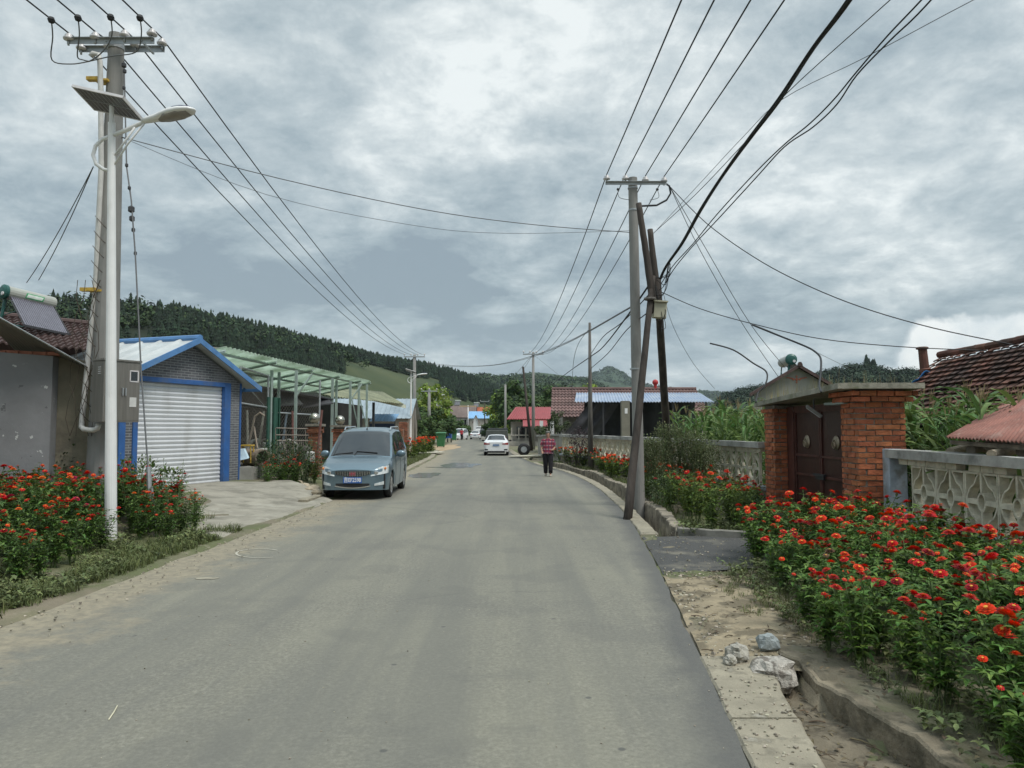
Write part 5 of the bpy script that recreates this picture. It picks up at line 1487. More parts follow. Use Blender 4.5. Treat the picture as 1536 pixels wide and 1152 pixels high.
mb = MB(); mb.box((q.x + .02, 41.76, 2.7), (.16, .01, .3)); mb.build('notice', m_white, pl_)
# ---- red roofed house
m_red = mat('red_sheet', (.30, .055, .06), .5, .12, 1.2)
rh = T('house', 'small house with bright red ribbed metal roof and veranda behind the walking person', 'house', (2, 78, 0))
x0, x1 = P(760, 643, 74).x, P(832, 643, 74).x
mb = MB(); mb.bx((x0 + .4, 75, -.1), (x1, 80, 2.4)); mb.build('wall', m_lw, rh)
ribbed((x0, 73.6, P(0, 629, 73.6).z), (x1, 73.6, P(0, 629, 73.6).z), (x1 + .4, 78, P(0, 611, 78).z), (x0 + .9, 78, P(0, 611, 78).z), 20, m_red, 'roof', rh, h=.06, thick=.05)
mb = MB(); mb.slab([(x0 + 1.6, 72.2, 1.9), (x0 + 4, 72.2, 1.9), (x0 + 4, 73.6, 2.5), (x0 + 1.6, 73.6, 2.5)], (0, 0, .05)); mb.build('porch_roof', m_red, rh)
mb = MB()
for k in range(7): mb.box((x0 + .5 + k * .7, 73.2, .9), (.12, .12, 1.8))
mb.bx((x0, 73.1, 1.0), (x1, 73.3, 1.12)); mb.bx((x0, 73.12, .0), (x1, 73.28, .45)); mb.build('veranda_rail', m_lw, rh)
for wx in (1, 3.4): mb = MB(); mb.bx((x0 + wx, 74.96, .8), (x0 + wx + 1.2, 74.999, 1.9)); mb.build('window', m_glassd, rh)
lw2 = T('garden_wall', 'low pale garden wall between the lattice wall and the red roofed house', 'wall', (2, 45, 0))
mb = MB(); mb.slab([(2.5, 36.3, 0), (1.6, 46, 0), (1.6, 46, 1.2), (2.5, 36.3, 1.35)], (.2, .02, 0)); mb.build('wall', m_lw, lw2)
mb = MB(); mb.slab([(2.42, 36.2, 1.36), (1.5, 46, 1.21), (1.5, 46, 1.3), (2.42, 36.2, 1.45)], (.36, .02, 0)); mb.build('coping', m_cap, lw2)
for px, d in ((812, 47), (828, 47)):
    q = P(px, 643, d); mb = MB(); mb.box((q.x, d, 1.1), (.22, .22, 2.2)); mb.build('gate_post', m_white, label=('left' if px == 812 else 'right') + ' slim white gate post beside the small leafy tree', cat='post')
# ---- gable house behind the gateway
gh = T('house', 'grey gable-ended house with red emblem behind the brick gateway', 'house', tuple(P(1193, 643, 30)))
ap_, e0, e1 = P(1195, 549, 30), P(1122, 592, 30), P(1262, 588, 30)
mb = MB(); mb.slab([(e0.x + .25, 30, 0), (e1.x - .25, 30, 0), (e1.x - .25, 30, e1.z + .1), (ap_.x, 30, ap_.z - .05), (e0.x + .25, 30, e0.z + .12)], (3.4, 8, 0)); mb.build('wall', mat('gable_plaster', (.27, .265, .235), .9, .12, 1.5), gh)
tiles((e0.x, 29.7, e0.z), (e0.x + 3.5, 38, e0.z), (ap_.x + 3.5, 38, ap_.z), (ap_.x, 29.7, ap_.z), 12, 26, m_rtile, 'roof', gh, sub=3)
tiles((e1.x, 29.7, e1.z), (e1.x + 3.5, 38, e1.z), (ap_.x + 3.5, 38, ap_.z), (ap_.x, 29.7, ap_.z), 12, 26, m_rtile, 'roof', gh, sub=3)
mb = MB()
for a, b in ((e0, ap_), (e1, ap_)): mb.slab([a + V((0, -.3, -.08)), b + V((0, -.3, -.08)), b + V((0, -.3, .05)), a + V((0, -.3, .05))], (0, .1, 0))
mb.tube([ap_ + V((0, -.35, .05)), ap_ + V((3.4, 8, .05))], .1, 6); mb.build('barge_board', m_rtile, gh)
mb = MB(); c = P(1195, 569, 29.98)
for dx, dz, s_ in ((0, 0, .1), (-.13, .0, .07), (.13, 0, .07), (0, .12, .06), (0, -.12, .06), (-.25, .05, .035), (.25, .05, .035), (-.32, .06, .025), (.32, .06, .025)):
    mb.box((c.x + dx, 29.985, c.z + dz), (s_, .03, s_), M=Matrix.Rotation(R(45), 3, 'Y'))
for sx in (-1, 1): mb.slab([(c.x + sx * .16, 29.97, c.z + .01), (c.x + sx * .42, 29.97, c.z + .06), (c.x + sx * .40, 29.97, c.z + .09), (c.x + sx * .16, 29.97, c.z + .06)], (0, .02, 0))
mb.build('emblem', mat('emblem_red', (.42, .12, .07), .7), gh)
q = P(1180, 540, 31.5)
h2 = solar_heater((q.x, q.y, q.z - 1.3), R(82), 1.0, 'solar water heater seen end-on with its dark green cap on the gable house roof')
# ---- old tiled roof at far right
m_otile = mat('old_dark_tile', (.13, .058, .040), .85, .4, 2.2, .5, island=.42, hue=.015, bscale=30)
dirty(m_otile, (.055, .038, .033), 1.1, .47, .62, .75)
dirty(m_otile, (.26, .17, .13), 6, .60, .72, .5)
oh = T('old_house', 'old house with a broad dark reddish tiled roof at the right edge', 'house', (9, 11, 0))
random.seed(4)
mb = MB()
Af, An, Cn, Cf = V((7.55, 15.6, 1.72)), V((7.55, 4.5, 1.72)), V((9.05, 4.5, 3.28)), V((9.05, 15.6, 3.18))
rows, cols = 15, 46
nrm = (An - Af).cross(Cf - Af).normalized()
if nrm.z < 0: nrm = -nrm
for r in range(rows):
    for c in range(cols):
        u0, u1 = c / cols, (c + 1.04) / cols; v0, v1 = r / rows, min(1.02, (r + 1.25) / rows)
        jl, jr = uni(0, .022), uni(0, .022); tw_ = uni(-.012, .012)
        g_ = []
        for i in range(5):
            s_ = i / 4; u = u0 + (u1 - u0) * s_; hgt = .022 * math.sin(math.pi * s_) + (.018 if i == 4 else 0)
            g_.append((u, hgt))
        rs = []
        for v_, lift in ((v0 + tw_ / 3, .05 + jl), (v1, .005)):
            rs.append([Af.lerp(An, u).lerp(Cf.lerp(Cn, u), v_) + nrm * (lift + h_ + (jr * u * 0)) for u, h_ in g_])
        rs.insert(0, [p - nrm * .028 for p in rs[0]])
        mb.rings(rs, 0, False, False)
mb.build('roof_tiles', m_otile, oh)
mb = MB(); mb.slab([Af - nrm * .05, An - nrm * .05, Cn - nrm * .05, Cf - nrm * .05], -nrm * .05); mb.slab([Cf - nrm * .05, Cn - nrm * .05, V((10.6, 4.5, 1.7)), V((10.6, 15.6, 1.6))], (0, 0, -.05)); mb.build('roof_deck', m_dsteel, oh)
mb = MB()
for k in range(28):
    y = 15.6 - k * .4; z = 3.24 + .1 * k / 28; mb.tube([(9.05, y, z + uni(0, .02)), (9.05, y - .44, z + uni(0, .02) + .015)], [.075, .065], 8)
mb.build('ridge_tiles', m_otile, oh)
mb = MB(); mb.bx((7.9, 4.6, 0), (10.3, 15.4, 1.6)); mb.slab([(7.9, 15.2, 1.6), (10.3, 15.2, 1.6), (9.05, 15.2, 3.1)], (0, .2, 0)); mb.build('wall', m_brplas, oh)
q = P(1384, 560, 15.9)
mb = MB(); mb.tube([(q.x - .03, 15.7, q.z - .4), (q.x - .10, 15.7, q.z + .52)], [.10, .085], 12); mb.lathe((q.x - .105, 15.7, q.z + .5), [(.12, 0), (.12, .04), (.09, .05)], 12); mb.lathe((q.x - .05, 15.7, q.z + .02), [(.12, 0), (.12, .05), (.1, .07)], 12); mb.build('chimney', m_otile, oh)
mb = MB(); a = P(1366, 572, 15.6); b = P(1398, 556, 15.5)
mb.grid(lambda u, v: a.lerp(b, u) + V((0, -.25 * v + .05, -.16 + .22 * v + .05 * math.sin(u * 9 + v * 4))), 10, 6); mb.build('blue_tarp', mat('blue_plastic', (.02, .16, .42), .45, .2, 6), oh, smooth=True, solid=.01)
# ---- rusty corrugated shed roof and logs
sd3 = T('lean_to_roof', 'rusty red corrugated sheet roof over logs behind the near lattice wall', 'lean-to', (6.2, 8.5, 0))
m_rust = mat('rust_red_sheet', (.24, .10, .075), .75, .3, 2, .2, stretch=(1, 1, 1))
dirty(m_rust, (.36, .24, .20), 4, .52, .64, .5)
rA, rB = P(1419, 656, 9.3), P(1600, 668, 7.3); rC, rD = P(1640, 566, 8.4), P(1500, 610, 10.3)
corr(rA, rB, rC, rD, 30, .014, m_rust, 'sheet', sd3, thick=.006)
mb = MB(); mb.tube([rA.lerp(rB, .05) + V((.1, .15, -.06)), rA.lerp(rB, .98) + V((.1, .15, -.06))], .03, 6); mb.build('beam', m_woodg, sd3)
random.seed(9)
for k in range(9):
    y = 9.1 - k * .28; z = 1.44 + .045 * (k % 3)
    a = V((5.62 + .05 * (k % 2), y, z)) ; b = V((6.5, y + uni(.4, .8), z + uni(.0, .06)))
    mb = MB(); pts = [a.lerp(b, j / 4) + V((0, 0, .02 * math.sin(j * 2 + k))) for j in range(5)]; mb.tube(pts, [uni(.055, .08), .05], 9); mb.build('log', m_woodg, label='grey weathered log stacked under the rusty corrugated roof behind the near wall', cat='log', group='logs under the rusty corrugated roof')
for k, (x, y, d, x2, y2, d2) in enumerate(((1487, 682, 8.3, 1556, 668, 8.9), (1425, 678, 9.5, 1475, 664, 10.3))):
    mb = MB(); a, b = P(x, y, d), P(x2, y2, d2); mb.tube([a, b], [.055, .05], 9); mb.build('log', mat('pale_log', (.36, .30, .22), .9, .3, 8, .6), label=['pale cut log lying on top of the near lattice wall', 'pale pole lying farther left on the near lattice wall'][k], cat='log')
# ---- street end
m_farroof = mat('far_brown_roof', (.17, .13, .115), .8, .2, .5)
simple_house('house', 'distant house with brown roof and blue glazed front at the bend of the street', P(668, 643, 185).x, P(712, 643, 185).x, 185, 193, 4.7, 7.6, m_lw, m_farroof, wins=((P(690, 643, 185).x, 1.6, 2.0, 2.4), (P(700, 643, 185).x, 1.6, 1.4, 2.4)), n=20)
simple_house('house', 'distant house with bright blue sheet roof and orange tiles at the street end', P(704, 643, 178).x, P(742, 643, 178).x, 178, 184, 4.3, 5.9, m_lw, m_blroof, n=18)
simple_house('house', 'distant house with orange tiled roof behind the blue roof', P(704, 643, 200).x, P(745, 643, 200).x, 200, 207, 5.2, 7.6, m_lw, mat('far_orange_roof', (.40, .12, .06), .8), n=18)
simple_house('gate_house', 'tiny pale gatehouse with a pointed dark gable at the street end', P(710, 643, 172).x, P(717, 643, 172).x, 172, 174, 3.6, 4.8, m_white, m_farroof, along='y', n=6, cat='gatehouse')
for k, (px, py, d) in enumerate(((673, 601, 190), (687, 604, 190), (715, 607, 203))):
    q = P(px, py, d); solar_heater((q.x, q.y - 4 * 0, q.z - .8), R(-10), 1.0, ['leftmost', 'middle', 'rightmost'][k] + ' of the three distant solar heaters on the roofs at the street end')
# ================================================================ VEHICLES
def car_paint(name, c, m=.3):
    mt = mat(name, c, .28, .05, 1.5, metal=m); mt.node_tree.nodes['Principled BSDF'].inputs['Coat Weight'].default_value = .5
    return mt
def make_car(spec, paint, name, label, cat='car', group=None, detail=True):
    Lc, W = spec['L'], spec['W']
    t = T(name, label, cat, (0, 0, 0), group)
    wh = spec['wheels']; wr_ = spec['wr']
    zs0 = spec['sill']
    ys = sorted(set([round(y, 4) for y in [i * Lc / 70 for i in range(71)]] + [round(w_ + wr_ * 1.18 * math.cos(a), 4) for w_ in wh for a in [math.pi * k / 12 for k in range(13)]] + spec['cuts']))
    def zs(y):
        z = pl(zs0, y)
        for w_ in wh:
            d = abs(y - w_); r = wr_ * 1.18
            if d < r: z = max(z, wr_ + math.sqrt(r * r - d * d))
        return z
    wm = lambda y: pl(spec['wm'], y); zb = lambda y: pl(spec['zb'], y); zt = lambda y: pl(spec['zt'], y); wr = lambda y: pl(spec['wr_t'], y)
    def sec(y):
        a, b, c, w_ = zs(y), zb(y), max(zt(y), zb(y) + .015), wm(y); tp = wr(y); cab = c - b
        mid = .45 * b + .55 * pl(zs0, y)
        mid = max(mid, a + .02); mid2 = max(.25 * pl(zs0, y) + .75 * b, mid + .01)
        return [(w_ * .965, a), (w_, mid), (w_ * .995, mid2), (w_ * .965, b), (tp + (w_ * .955 - tp) * .10, b + cab * .86), (tp - .05, c - cab * .03), (tp * .6, c + .015), (0, c + .025)]
    secs = [sec(y) for y in ys]
    reg = {'body': MB(), 'windshield': MB(), 'side_window': MB(), 'rear_window': MB()}
    full = []
    for y, s_ in zip(ys, secs):
        full.append([V((x, y, z)) for x, z in s_] + [V((-x, y, z)) for x, z in reversed(s_[:-1])])
    n = len(full[0])
    def inr(y0, y1, r): return y0 >= r[0] - 1e-4 and y1 <= r[1] + 1e-4
    for i in range(len(ys) - 1):
        for j in range(n - 1):
            jj = min(j, n - 2 - j)
            k = 'body'
            if jj == 3 and any(inr(ys[i], ys[i + 1], r) for r in spec['side']): k = 'side_window'
            elif jj in (5, 6) and inr(ys[i], ys[i + 1], spec['ws']): k = 'windshield'
            elif jj in (5, 6) and inr(ys[i], ys[i + 1], spec['rw']): k = 'rear_window'
            q = [full[i][j], full[i + 1][j], full[i + 1][j + 1], full[i][j + 1]]
            m_ = reg[k]; b = len(m_.v); m_.v.extend([tuple(p) for p in q]); m_.f.append([b, b + 1, b + 2, b + 3]); m_.m.append(0)
    b = reg['body']
    for e in (0, -1):
        c = full[e]; b.add([tuple(p) for p in c], [list(range(n))])
    def weld(mb_):
        mp_ = {}; nv = []; rm = []
        for v in mb_.v:
            k = (round(v[0], 4), round(v[1], 4), round(v[2], 4))
            if k not in mp_: mp_[k] = len(nv); nv.append(v)
            rm.append(mp_[k])
        mb_.v = nv; fs = []
        ms = []
        for f, m0 in zip(mb_.f, mb_.m):
            g_ = [];
            for i in f:
                if rm[i] not in g_: g_.append(rm[i])
            if len(g_) > 2: fs.append(g_); ms.append(m0)
        mb_.f = fs; mb_.m = ms
    for k, m_ in reg.items(): weld(m_)
    body = reg['body'].build('body', paint, t, smooth=True)
    me = body.data
    if hasattr(me, 'set_sharp_from_angle'): me.set_sharp_from_angle(angle=R(38))
    for k in ('windshield', 'rear_window'): 
        if reg[k].f: reg[k].build(k, m_glassd, t, smooth=True)
    # each side's windows
    for sg, nm in ((1, 'side_window'), (-1, 'side_window')):
        m_ = MB()
        for f in reg['side_window'].f:
            vs = [reg['side_window'].v[i] for i in f]
            if vs[0][0] * sg > 0: m_.add(vs, [list(range(len(vs)))])
        weld(m_)
        if m_.f: m_.build(nm, m_glassd, t, smooth=False)
    # pillars
    mb = MB()
    for sg in (1, -1):
        for yp in spec['pillars']:
            s_ = sec(yp); p, q = V((sg * s_[3][0], yp, s_[3][1])), V((sg * s_[4][0], yp, s_[4][1])); mb.slab([p + V((0, -.03, 0)), p + V((0, .03, 0)), q + V((0, .03, 0)), q + V((0, -.03, 0))], (sg * .008, 0, 0))
    mb.build('door_pillar', m_black, t)
    # dark inner floor and wheels
    mb = MB(); mb.bx((-W / 2 + .1, .15, zs0[0][1] + .02), (W / 2 - .1, Lc - .15, .62)); mb.build('underbody', m_black, t)
    for w_ in wh:
        for sg in (1, -1):
            x = sg * (W / 2 - .03)
            c = (x, w_, wr_)
            mb = MB(); pr = [(.5 * wr_, -.17), (wr_ * .92, -.18), (wr_, -.14), (wr_, -.03), (wr_ * .93, 0), (.66 * wr_, -.005), (.62 * wr_, -.04)]
            mb.lathe(c, [(r, sg * h) for r, h in pr], 26, axis='X', caps=False); ty = mb.build('wheel', m_black, t, smooth=True)
            mb = MB(); mb.lathe(c, [(.62 * wr_, sg * -.03), (.64 * wr_, sg * -.008), (.58 * wr_, sg * -.02), (.56 * wr_, sg * -.06), (.02, sg * -.07)], 22, axis='X')
            for k in range(7):
                a = 2 * math.pi * k / 7; d = V((0, math.cos(a), math.sin(a))); e = V((0, -math.sin(a), math.cos(a)))
                cc_ = V(c) + V((sg * -.03, 0, 0)); mb.slab([cc_ + d * .03 - e * .035, cc_ + d * .60 * wr_ - e * .025, cc_ + d * .60 * wr_ + e * .025, cc_ + d * .03 + e * .035], (sg * .02, 0, 0))
            mb.build('rim', mat('alloy', (.45, .45, .44), .35, .1, 5, metal=.7), ty)
    # front/back surface lookup
    def front(x):
        for k in range(400):
            y = k * .004
            if wm(y) >= abs(x): return y
        return .5
    def back(x):
        for k in range(400):
            y = Lc - k * .004
            if wm(y) >= abs(x): return y
        return Lc - .5
    def patch(name_, xs, lo, hi, m_, end='f', o=.012, slope=0, parent=None):
        mb = MB(); rs = []
        for x in xs:
            y = front(x) - o if end == 'f' else back(x) + o
            a, b_ = lo(x), hi(x); th = .03 if end == 'f' else -.03
            rs.append([V((x, y, a)), V((x, y + slope * (b_ - a), b_)), V((x, y + slope * (b_ - a) + th, b_)), V((x, y + th, a))])
        mb.rings(rs); return mb.build(name_, m_, parent or t, smooth=False)
    t['_'] = 0; del t['_']
    return t, patch, sec, front, back
def lin(a, b, n=8): return [a + (b - a) * k / n for k in range(n + 1)]
# ---- blue-grey minivan
mpv = dict(L=4.3, W=1.70, wheels=[.82, 3.45], wr=.315, sill=[(0, .24), (.3, .22), (4.0, .24), (4.3, .34)],
    wm=[(0, .52), (.04, .60), (.12, .70), (.25, .78), (.45, .83), (.8, .85), (3.6, .85), (4.1, .82), (4.3, .74)],
    zb=[(0, .68), (.06, .71), (.3, .80), (.7, .89), (1.05, .95), (1.5, 1.0), (3.0, 1.12), (4.1, 1.15), (4.3, 1.10)],
    zt=[(0, .70), (.06, .75), (.3, .85), (.7, .94), (.98, .99), (1.3, 1.25), (1.75, 1.60), (2.0, 1.67), (2.6, 1.72), (3.6, 1.70), (4.05, 1.63), (4.2, 1.4), (4.3, 1.16)],
    wr_t=[(0, .50), (.06, .56), (.3, .70), (.7, .78), (.98, .80), (1.3, .755), (1.75, .68), (2.0, .66), (3.6, .65), (4.1, .62), (4.3, .68)],
    ws=(1.0, 1.80), rw=(4.06, 4.22), side=[(1.42, 2.28), (2.36, 3.2), (3.28, 3.95)], cuts=[1.0, 1.80, 4.06, 4.22, 1.42, 2.28, 2.36, 3.2, 3.28, 3.95, .06, .12, .25], pillars=[2.32, 3.24])
p_blue = car_paint('blue_grey_paint', (.14, .205, .245), .4)
van, patch, sec, fr_, bk_ = make_car(mpv, p_blue, 'minivan', 'blue-grey minivan parked facing the viewer on the left edge of the road', 'minivan')
m_chrome = mat('chrome', (.62, .63, .64), .18, .05, 4, metal=.95)
m_lampg = mat('headlamp_glass', (.62, .66, .66), .12, .2, 18, spec=.8)
patch('grille', lin(-.42, .42), lambda x: .555 + .10 * (abs(x) / .42) ** 2 * .6, lambda x: .685 + .012 * abs(x), m_black, o=.008)
mb = MB()
for k in range(21):
    x = -.40 + k * .04; y = fr_(x) - .014; mb.slab([(x - .007, y, .56 + .06 * (abs(x) / .42) ** 2), (x + .007, y, .56 + .06 * (abs(x) / .42) ** 2), (x + .007, y, .684), (x - .007, y, .684)], (0, -.014, 0))
mb.build('grille_bars', m_chrome, van)
mb = MB()
mred = mat('badge_red', (.35, .05, .08), .4)
for x in (-.06, -.02, .02, .06): mb.slab([(x - .007, fr_(0) - .03, .575), (x + .007, fr_(0) - .03, .575), (x + .007, fr_(0) - .03, .675), (x - .007, fr_(0) - .03, .675)], (0, -.01, 0))
mb.slab([(-.07, fr_(0) - .03, .615), (.07, fr_(0) - .03, .615), (.07, fr_(0) - .03, .632), (-.07, fr_(0) - .03, .632)], (0, -.012, 0)); mb.build('badge', mred, van)
for sg in (1, -1):
    h_ = patch('headlight', [sg * x for x in lin(.43, .80, 14)], lambda x: .565 + .18 * (abs(x) - .43), lambda x: .70 + .38 * (abs(x) - .43) * (1 if abs(x) < .7 else .8), m_lampg, o=.012, slope=.35)
    mb = MB(); mb.lathe((sg * .56, fr_(.56) - .02, .66), [(.045, 0), (.05, -.012), (.02, -.016)], 12, axis='Y'); mb.build('bulb', m_chrome, h_)
    mb = MB(); y = fr_(.74); mb.ball((sg * .745, y + .01, .745), .032, 10); mb.build('indicator', mat('amber', (.65, .22, .05), .3), h_)
    patch('fog_lamp', [sg * x for x in lin(.52, .74)], lambda x: .34 + .10 * (abs(x) - .52), lambda x: .39 + .25 * (abs(x) - .52), m_lampg, o=.012)
patch('lower_grille', lin(-.40, .40), lambda x: .29 + .04 * (x / .4) ** 2, lambda x: .395, m_black, o=.008)
patch('chrome_lip', lin(-.42, .42), lambda x: .275 + .05 * (x / .42) ** 2, lambda x: .30 + .05 * (x / .42) ** 2, m_chrome, o=.012)
def plate(parent, x, y, z, w_, h_, text, bg_c, rot=0, s=.1, fc=(.75, .78, .8)):
    mb = MB(); mb.slab([(x - w_ / 2, y, z - h_ / 2), (x + w_ / 2, y, z - h_ / 2), (x + w_ / 2, y, z + h_ / 2), (x - w_ / 2, y, z + h_ / 2)], (0, .012 if rot == 0 else -.012, 0)); pp = mb.build('number_plate', mat('plate_blue', bg_c, .4), parent)
    cu = bpy.data.curves.new('txt', 'FONT'); cu.body = text; cu.size = s; cu.align_x = 'CENTER'; cu.align_y = 'CENTER'; cu.extrude = .002; cu.offset = .0025
    to = bpy.data.objects.new('tmp', cu); col.objects.link(to)
    bpy.context.view_layer.update()
    me = bpy.data.meshes.new_from_object(to.evaluated_get(bpy.context.evaluated_depsgraph_get()))
    col.objects.unlink(to); bpy.data.objects.remove(to)
    me.materials.clear(); me.materials.append(mat('plate_white', fc, .5))
    o = bpy.data.objects.new('plate_lettering', me); col.objects.link(o); o.parent = pp; ORG[o.name] = ORG[pp.name]
    sx = w_ * .92 / max(.01, o.dimensions.x) if o.dimensions.x else 1
    xs = [v.co.x for v in me.vertices]; sx = w_ * .92 / (max(xs) - min(xs))
    o.scale = (sx, 1, 1); o.location = (x, y - .004 if rot == 0 else y + .004, z); o.rotation_euler = (R(90), 0, rot)
plate(van, -.0, fr_(0) - .03, .475, .44, .14, '吉EF2598', (.03, .12, .42), s=.135)
mb = MB()
for sg in (1, -1):
    mb.tube([(sg * .60, 2.0, 1.66), (sg * .60, 2.15, 1.74), (sg * .60, 3.5, 1.76), (sg * .60, 3.8, 1.68)], .018, 6)
mb.build('roof_rail', m_chrome, van)
mb = MB(); mb.tube([(0, 1.95, 1.68), (0, 2.12, 1.86)], .006, 5); mb.lathe((0, 1.95, 1.67), [(.03, 0), (.015, .04)], 8); mb.build('aerial', m_black, van)
for sg in (1, -1):
    mb = MB(); mb.ball((sg * .97, 1.40, 1.06), .11, 12, sq=(1.1, .6, .8)); mb.tube([(sg * .82, 1.43, 1.0), (sg * .93, 1.42, 1.04)], .03, 6); mb.build('mirror', p_blue, van, smooth=True)
    mb = MB()
    for y in (2.1, 2.55): mb.tube([(sg * .858, y, .98), (sg * .875, y + .02, .985), (sg * .875, y + .13, .985), (sg * .858, y + .15, .98)], .012, 5)
    mb.build('door_handle', m_chrome, van)
mb = MB()
mb.tube([(-.15, 1.0, 1.03), (-.1, 1.10, 1.125), (.42, 1.06, 1.09)], .012, 5); mb.tube([(-.70, 1.03, 1.03), (-.60, 1.05, 1.06), (-.2, 1.07, 1.10)], .012, 5); mb.build('wiper', m_black, van)
mb = MB()
for sg in (1, -1):
    for y in (1.38, 2.32, 3.24):
        s0 = sec(y); mb.tube([(sg * (s0[k][0] + .001), y, s0[k][1]) for k in (0, 1, 2, 3)], .0035, 4)
    s1 = [sec(y) for y in lin(1.42, 3.6, 10)]; mb.tube([(sg * (s_[2][0] - .001), y, s_[2][1] - .05) for s_, y in zip(s1, lin(1.42, 3.6, 10))], .0035, 4)
mb.build('door_gap', m_black, van)
mb = MB(); mb.tube([(x, y, sec(y)[6][1] if abs(x) < .4 else z) for x, y, z in [(-.76, 1.0, .98), (-.45, .985, 1.0), (0, .98, 1.005), (.45, .985, 1.0), (.76, 1.0, .98)]], .014, 5); mb.build('cowl_seal', m_black, van)
van.location = (-3.80, 17.75, 0); van.rotation_euler = (0, 0, R(1.5))
# ---- white sedans
sed = dict(L=4.5, W=1.78, wheels=[.85, 3.5], wr=.315, sill=[(0, .26), (.3, .22), (4.1, .24), (4.5, .30)],
    wm=[(0, .5), (.05, .62), (.2, .76), (.5, .86), (1, .89), (3.6, .89), (4.2, .86), (4.42, .78), (4.5, .66)],
    zb=[(0, .6), (.2, .70), (.9, .86), (1.5, .90), (3.4, .96), (4.2, .97), (4.45, .92), (4.5, .84)],
    zt=[(0, .62), (.2, .74), (.9, .90), (1.25, .95), (1.6, 1.15), (2.05, 1.36), (2.6, 1.42), (3.1, 1.38), (3.6, 1.18), (4.0, 1.01), (4.25, 1.0), (4.45, .96), (4.5, .86)],
    wr_t=[(0, .48), (.2, .66), (.9, .76), (1.25, .76), (2.05, .58), (3.1, .56), (3.6, .62), (4.0, .70), (4.45, .68), (4.5, .6)],
    ws=(1.27, 2.05), rw=(3.14, 3.9), side=[(1.7, 2.45), (2.53, 3.3)], cuts=[1.27, 2.05, 3.14, 3.9, 1.7, 2.45, 2.53, 3.3], pillars=[2.49])
p_white = car_paint('white_car_paint', (.76, .77, .78), .0)
sd1, patch, sec, fr_, bk_ = make_car(sed, p_white, 'sedan', 'white sedan seen from behind, parked right in front of the dark truck', 'sedan')
for sg in (1, -1):
    tl = patch('tail_light', [sg * x for x in lin(.42, .84, 12)], lambda x: .76 + .10 * max(0, (.62 - abs(x))) - .08 * max(0, abs(x) - .7), lambda x: .80 + .16 * min(.35, max(0, abs(x) - .42)) + .03, mat('tail_red', (.30, .02, .02), .2, spec=.8), end='b')
    patch('reflector', [sg * x for x in lin(.55, .78)], lambda x: .38, lambda x: .46, m_black, end='b')
    mb = MB(); mb.ball((sg * .98, 1.75, 1.0), .09, 10, sq=(1.1, .6, .7)); mb.tube([(sg * .86, 1.75, .97), (sg * .95, 1.75, .99)], .02, 5); mb.build('mirror', m_black, sd1, smooth=True)
patch('rear_bumper_insert', lin(-.60, .60), lambda x: .20, lambda x: .33, m_black, end='b')
patch('boot_line', lin(-.5, .5), lambda x: .885, lambda x: .90, m_dsteel, end='b', o=.006)
plate(sd1, 0, bk_(0) + .03, .72, .44, .13, '辽E2M7', (.25, .32, .42), rot=math.pi, s=.12) if False else None
mb = MB(); mb.slab([(-.22, bk_(0) + .02, .66), (.22, bk_(0) + .02, .66), (.22, bk_(0) + .02, .79), (-.22, bk_(0) + .02, .79)], (0, .012, 0)); mb.build('number_plate', mat('plate_pale_blue', (.14, .22, .36), .5, .5, 40), sd1)
mb = MB(); mb.tube([(-.5, 4.12, 1.02), (0, 4.1, 1.045), (.5, 4.12, 1.02)], .012, 5); mb.build('boot_spoiler', p_white, sd1)
q = P(746.5, 643, 50.2)
far_sedan = copy_tree(sd1); far_sedan['label'] = 'smaller white sedan farther down the street, left of the dark jeep'
sd1.location = (q.x, 46.6, 0); sd1.scale = (.92, .92, .92); 
far_sedan.location = (P(713, 643, 118).x, 114, 0); far_sedan.scale = (.95, .95, .95)
# sedans modelled nose at -y: tail at +y must face camera -> rotate half a turn
sd1.rotation_euler = (0, 0, math.pi); sd1.location = (P(746, 643, 50.8).x, 50.8, 0)
far_sedan.rotation_euler = (0, 0, math.pi); far_sedan.location = (P(713, 643, 118).x, 121, 0)
# ---- dark box truck / jeep / other vehicles
suv = dict(L=4.4, W=1.8, wheels=[.85, 3.45], wr=.36, sill=[(0, .34), (4.4, .36)],
    wm=[(0, .72), (.06, .82), (.3, .88), (4.2, .88), (4.4, .82)], zb=[(0, .86), (.2, .98), (1.2, 1.08), (4.3, 1.10), (4.4, 1.0)],
    zt=[(0, .88), (.2, 1.02), (1.2, 1.12), (1.6, 1.45), (1.85, 1.68), (2.4, 1.75), (4.0, 1.73), (4.25, 1.5), (4.4, 1.1)],
    wr_t=[(0, .7), (.2, .8), (1.2, .8), (1.85, .70), (4.0, .68), (4.4, .74)],
    ws=(1.22, 1.82), rw=(4.05, 4.28), side=[(1.6, 2.4), (2.48, 3.2), (3.28, 3.95)], cuts=[1.22, 1.82, 4.05, 4.28, 1.6, 2.4, 2.48, 3.2, 3.28, 3.95], pillars=[2.44, 3.24])
jeep, patch, sec, fr_, bk_ = make_car(suv, car_paint('dark_grey_paint', (.05, .055, .06), .3), 'jeep', 'dark grey jeep parked on the right beyond the smaller white sedan', 'jeep')
for sg in (1, -1): patch('tail_light', [sg * x for x in lin(.66, .80)], lambda x: .8, lambda x: 1.0, mat('tail_red', (.3, .02, .02)), end='b')
mb = MB(); mb.lathe((.1, 4.42, 1.0), [(.1, 0), (.33, .02), (.34, .14), (.1, .18)], 18, axis='Y'); mb.build('spare_wheel', m_black, jeep)
jeep.location = (P(726, 643, 128).x, 134, 0); jeep.rotation_euler = (0, 0, math.pi)
wv, patch, sec, fr_, bk_ = make_car(mpv, p_white, 'van', 'white van parked on the right beyond the dark jeep', 'van')
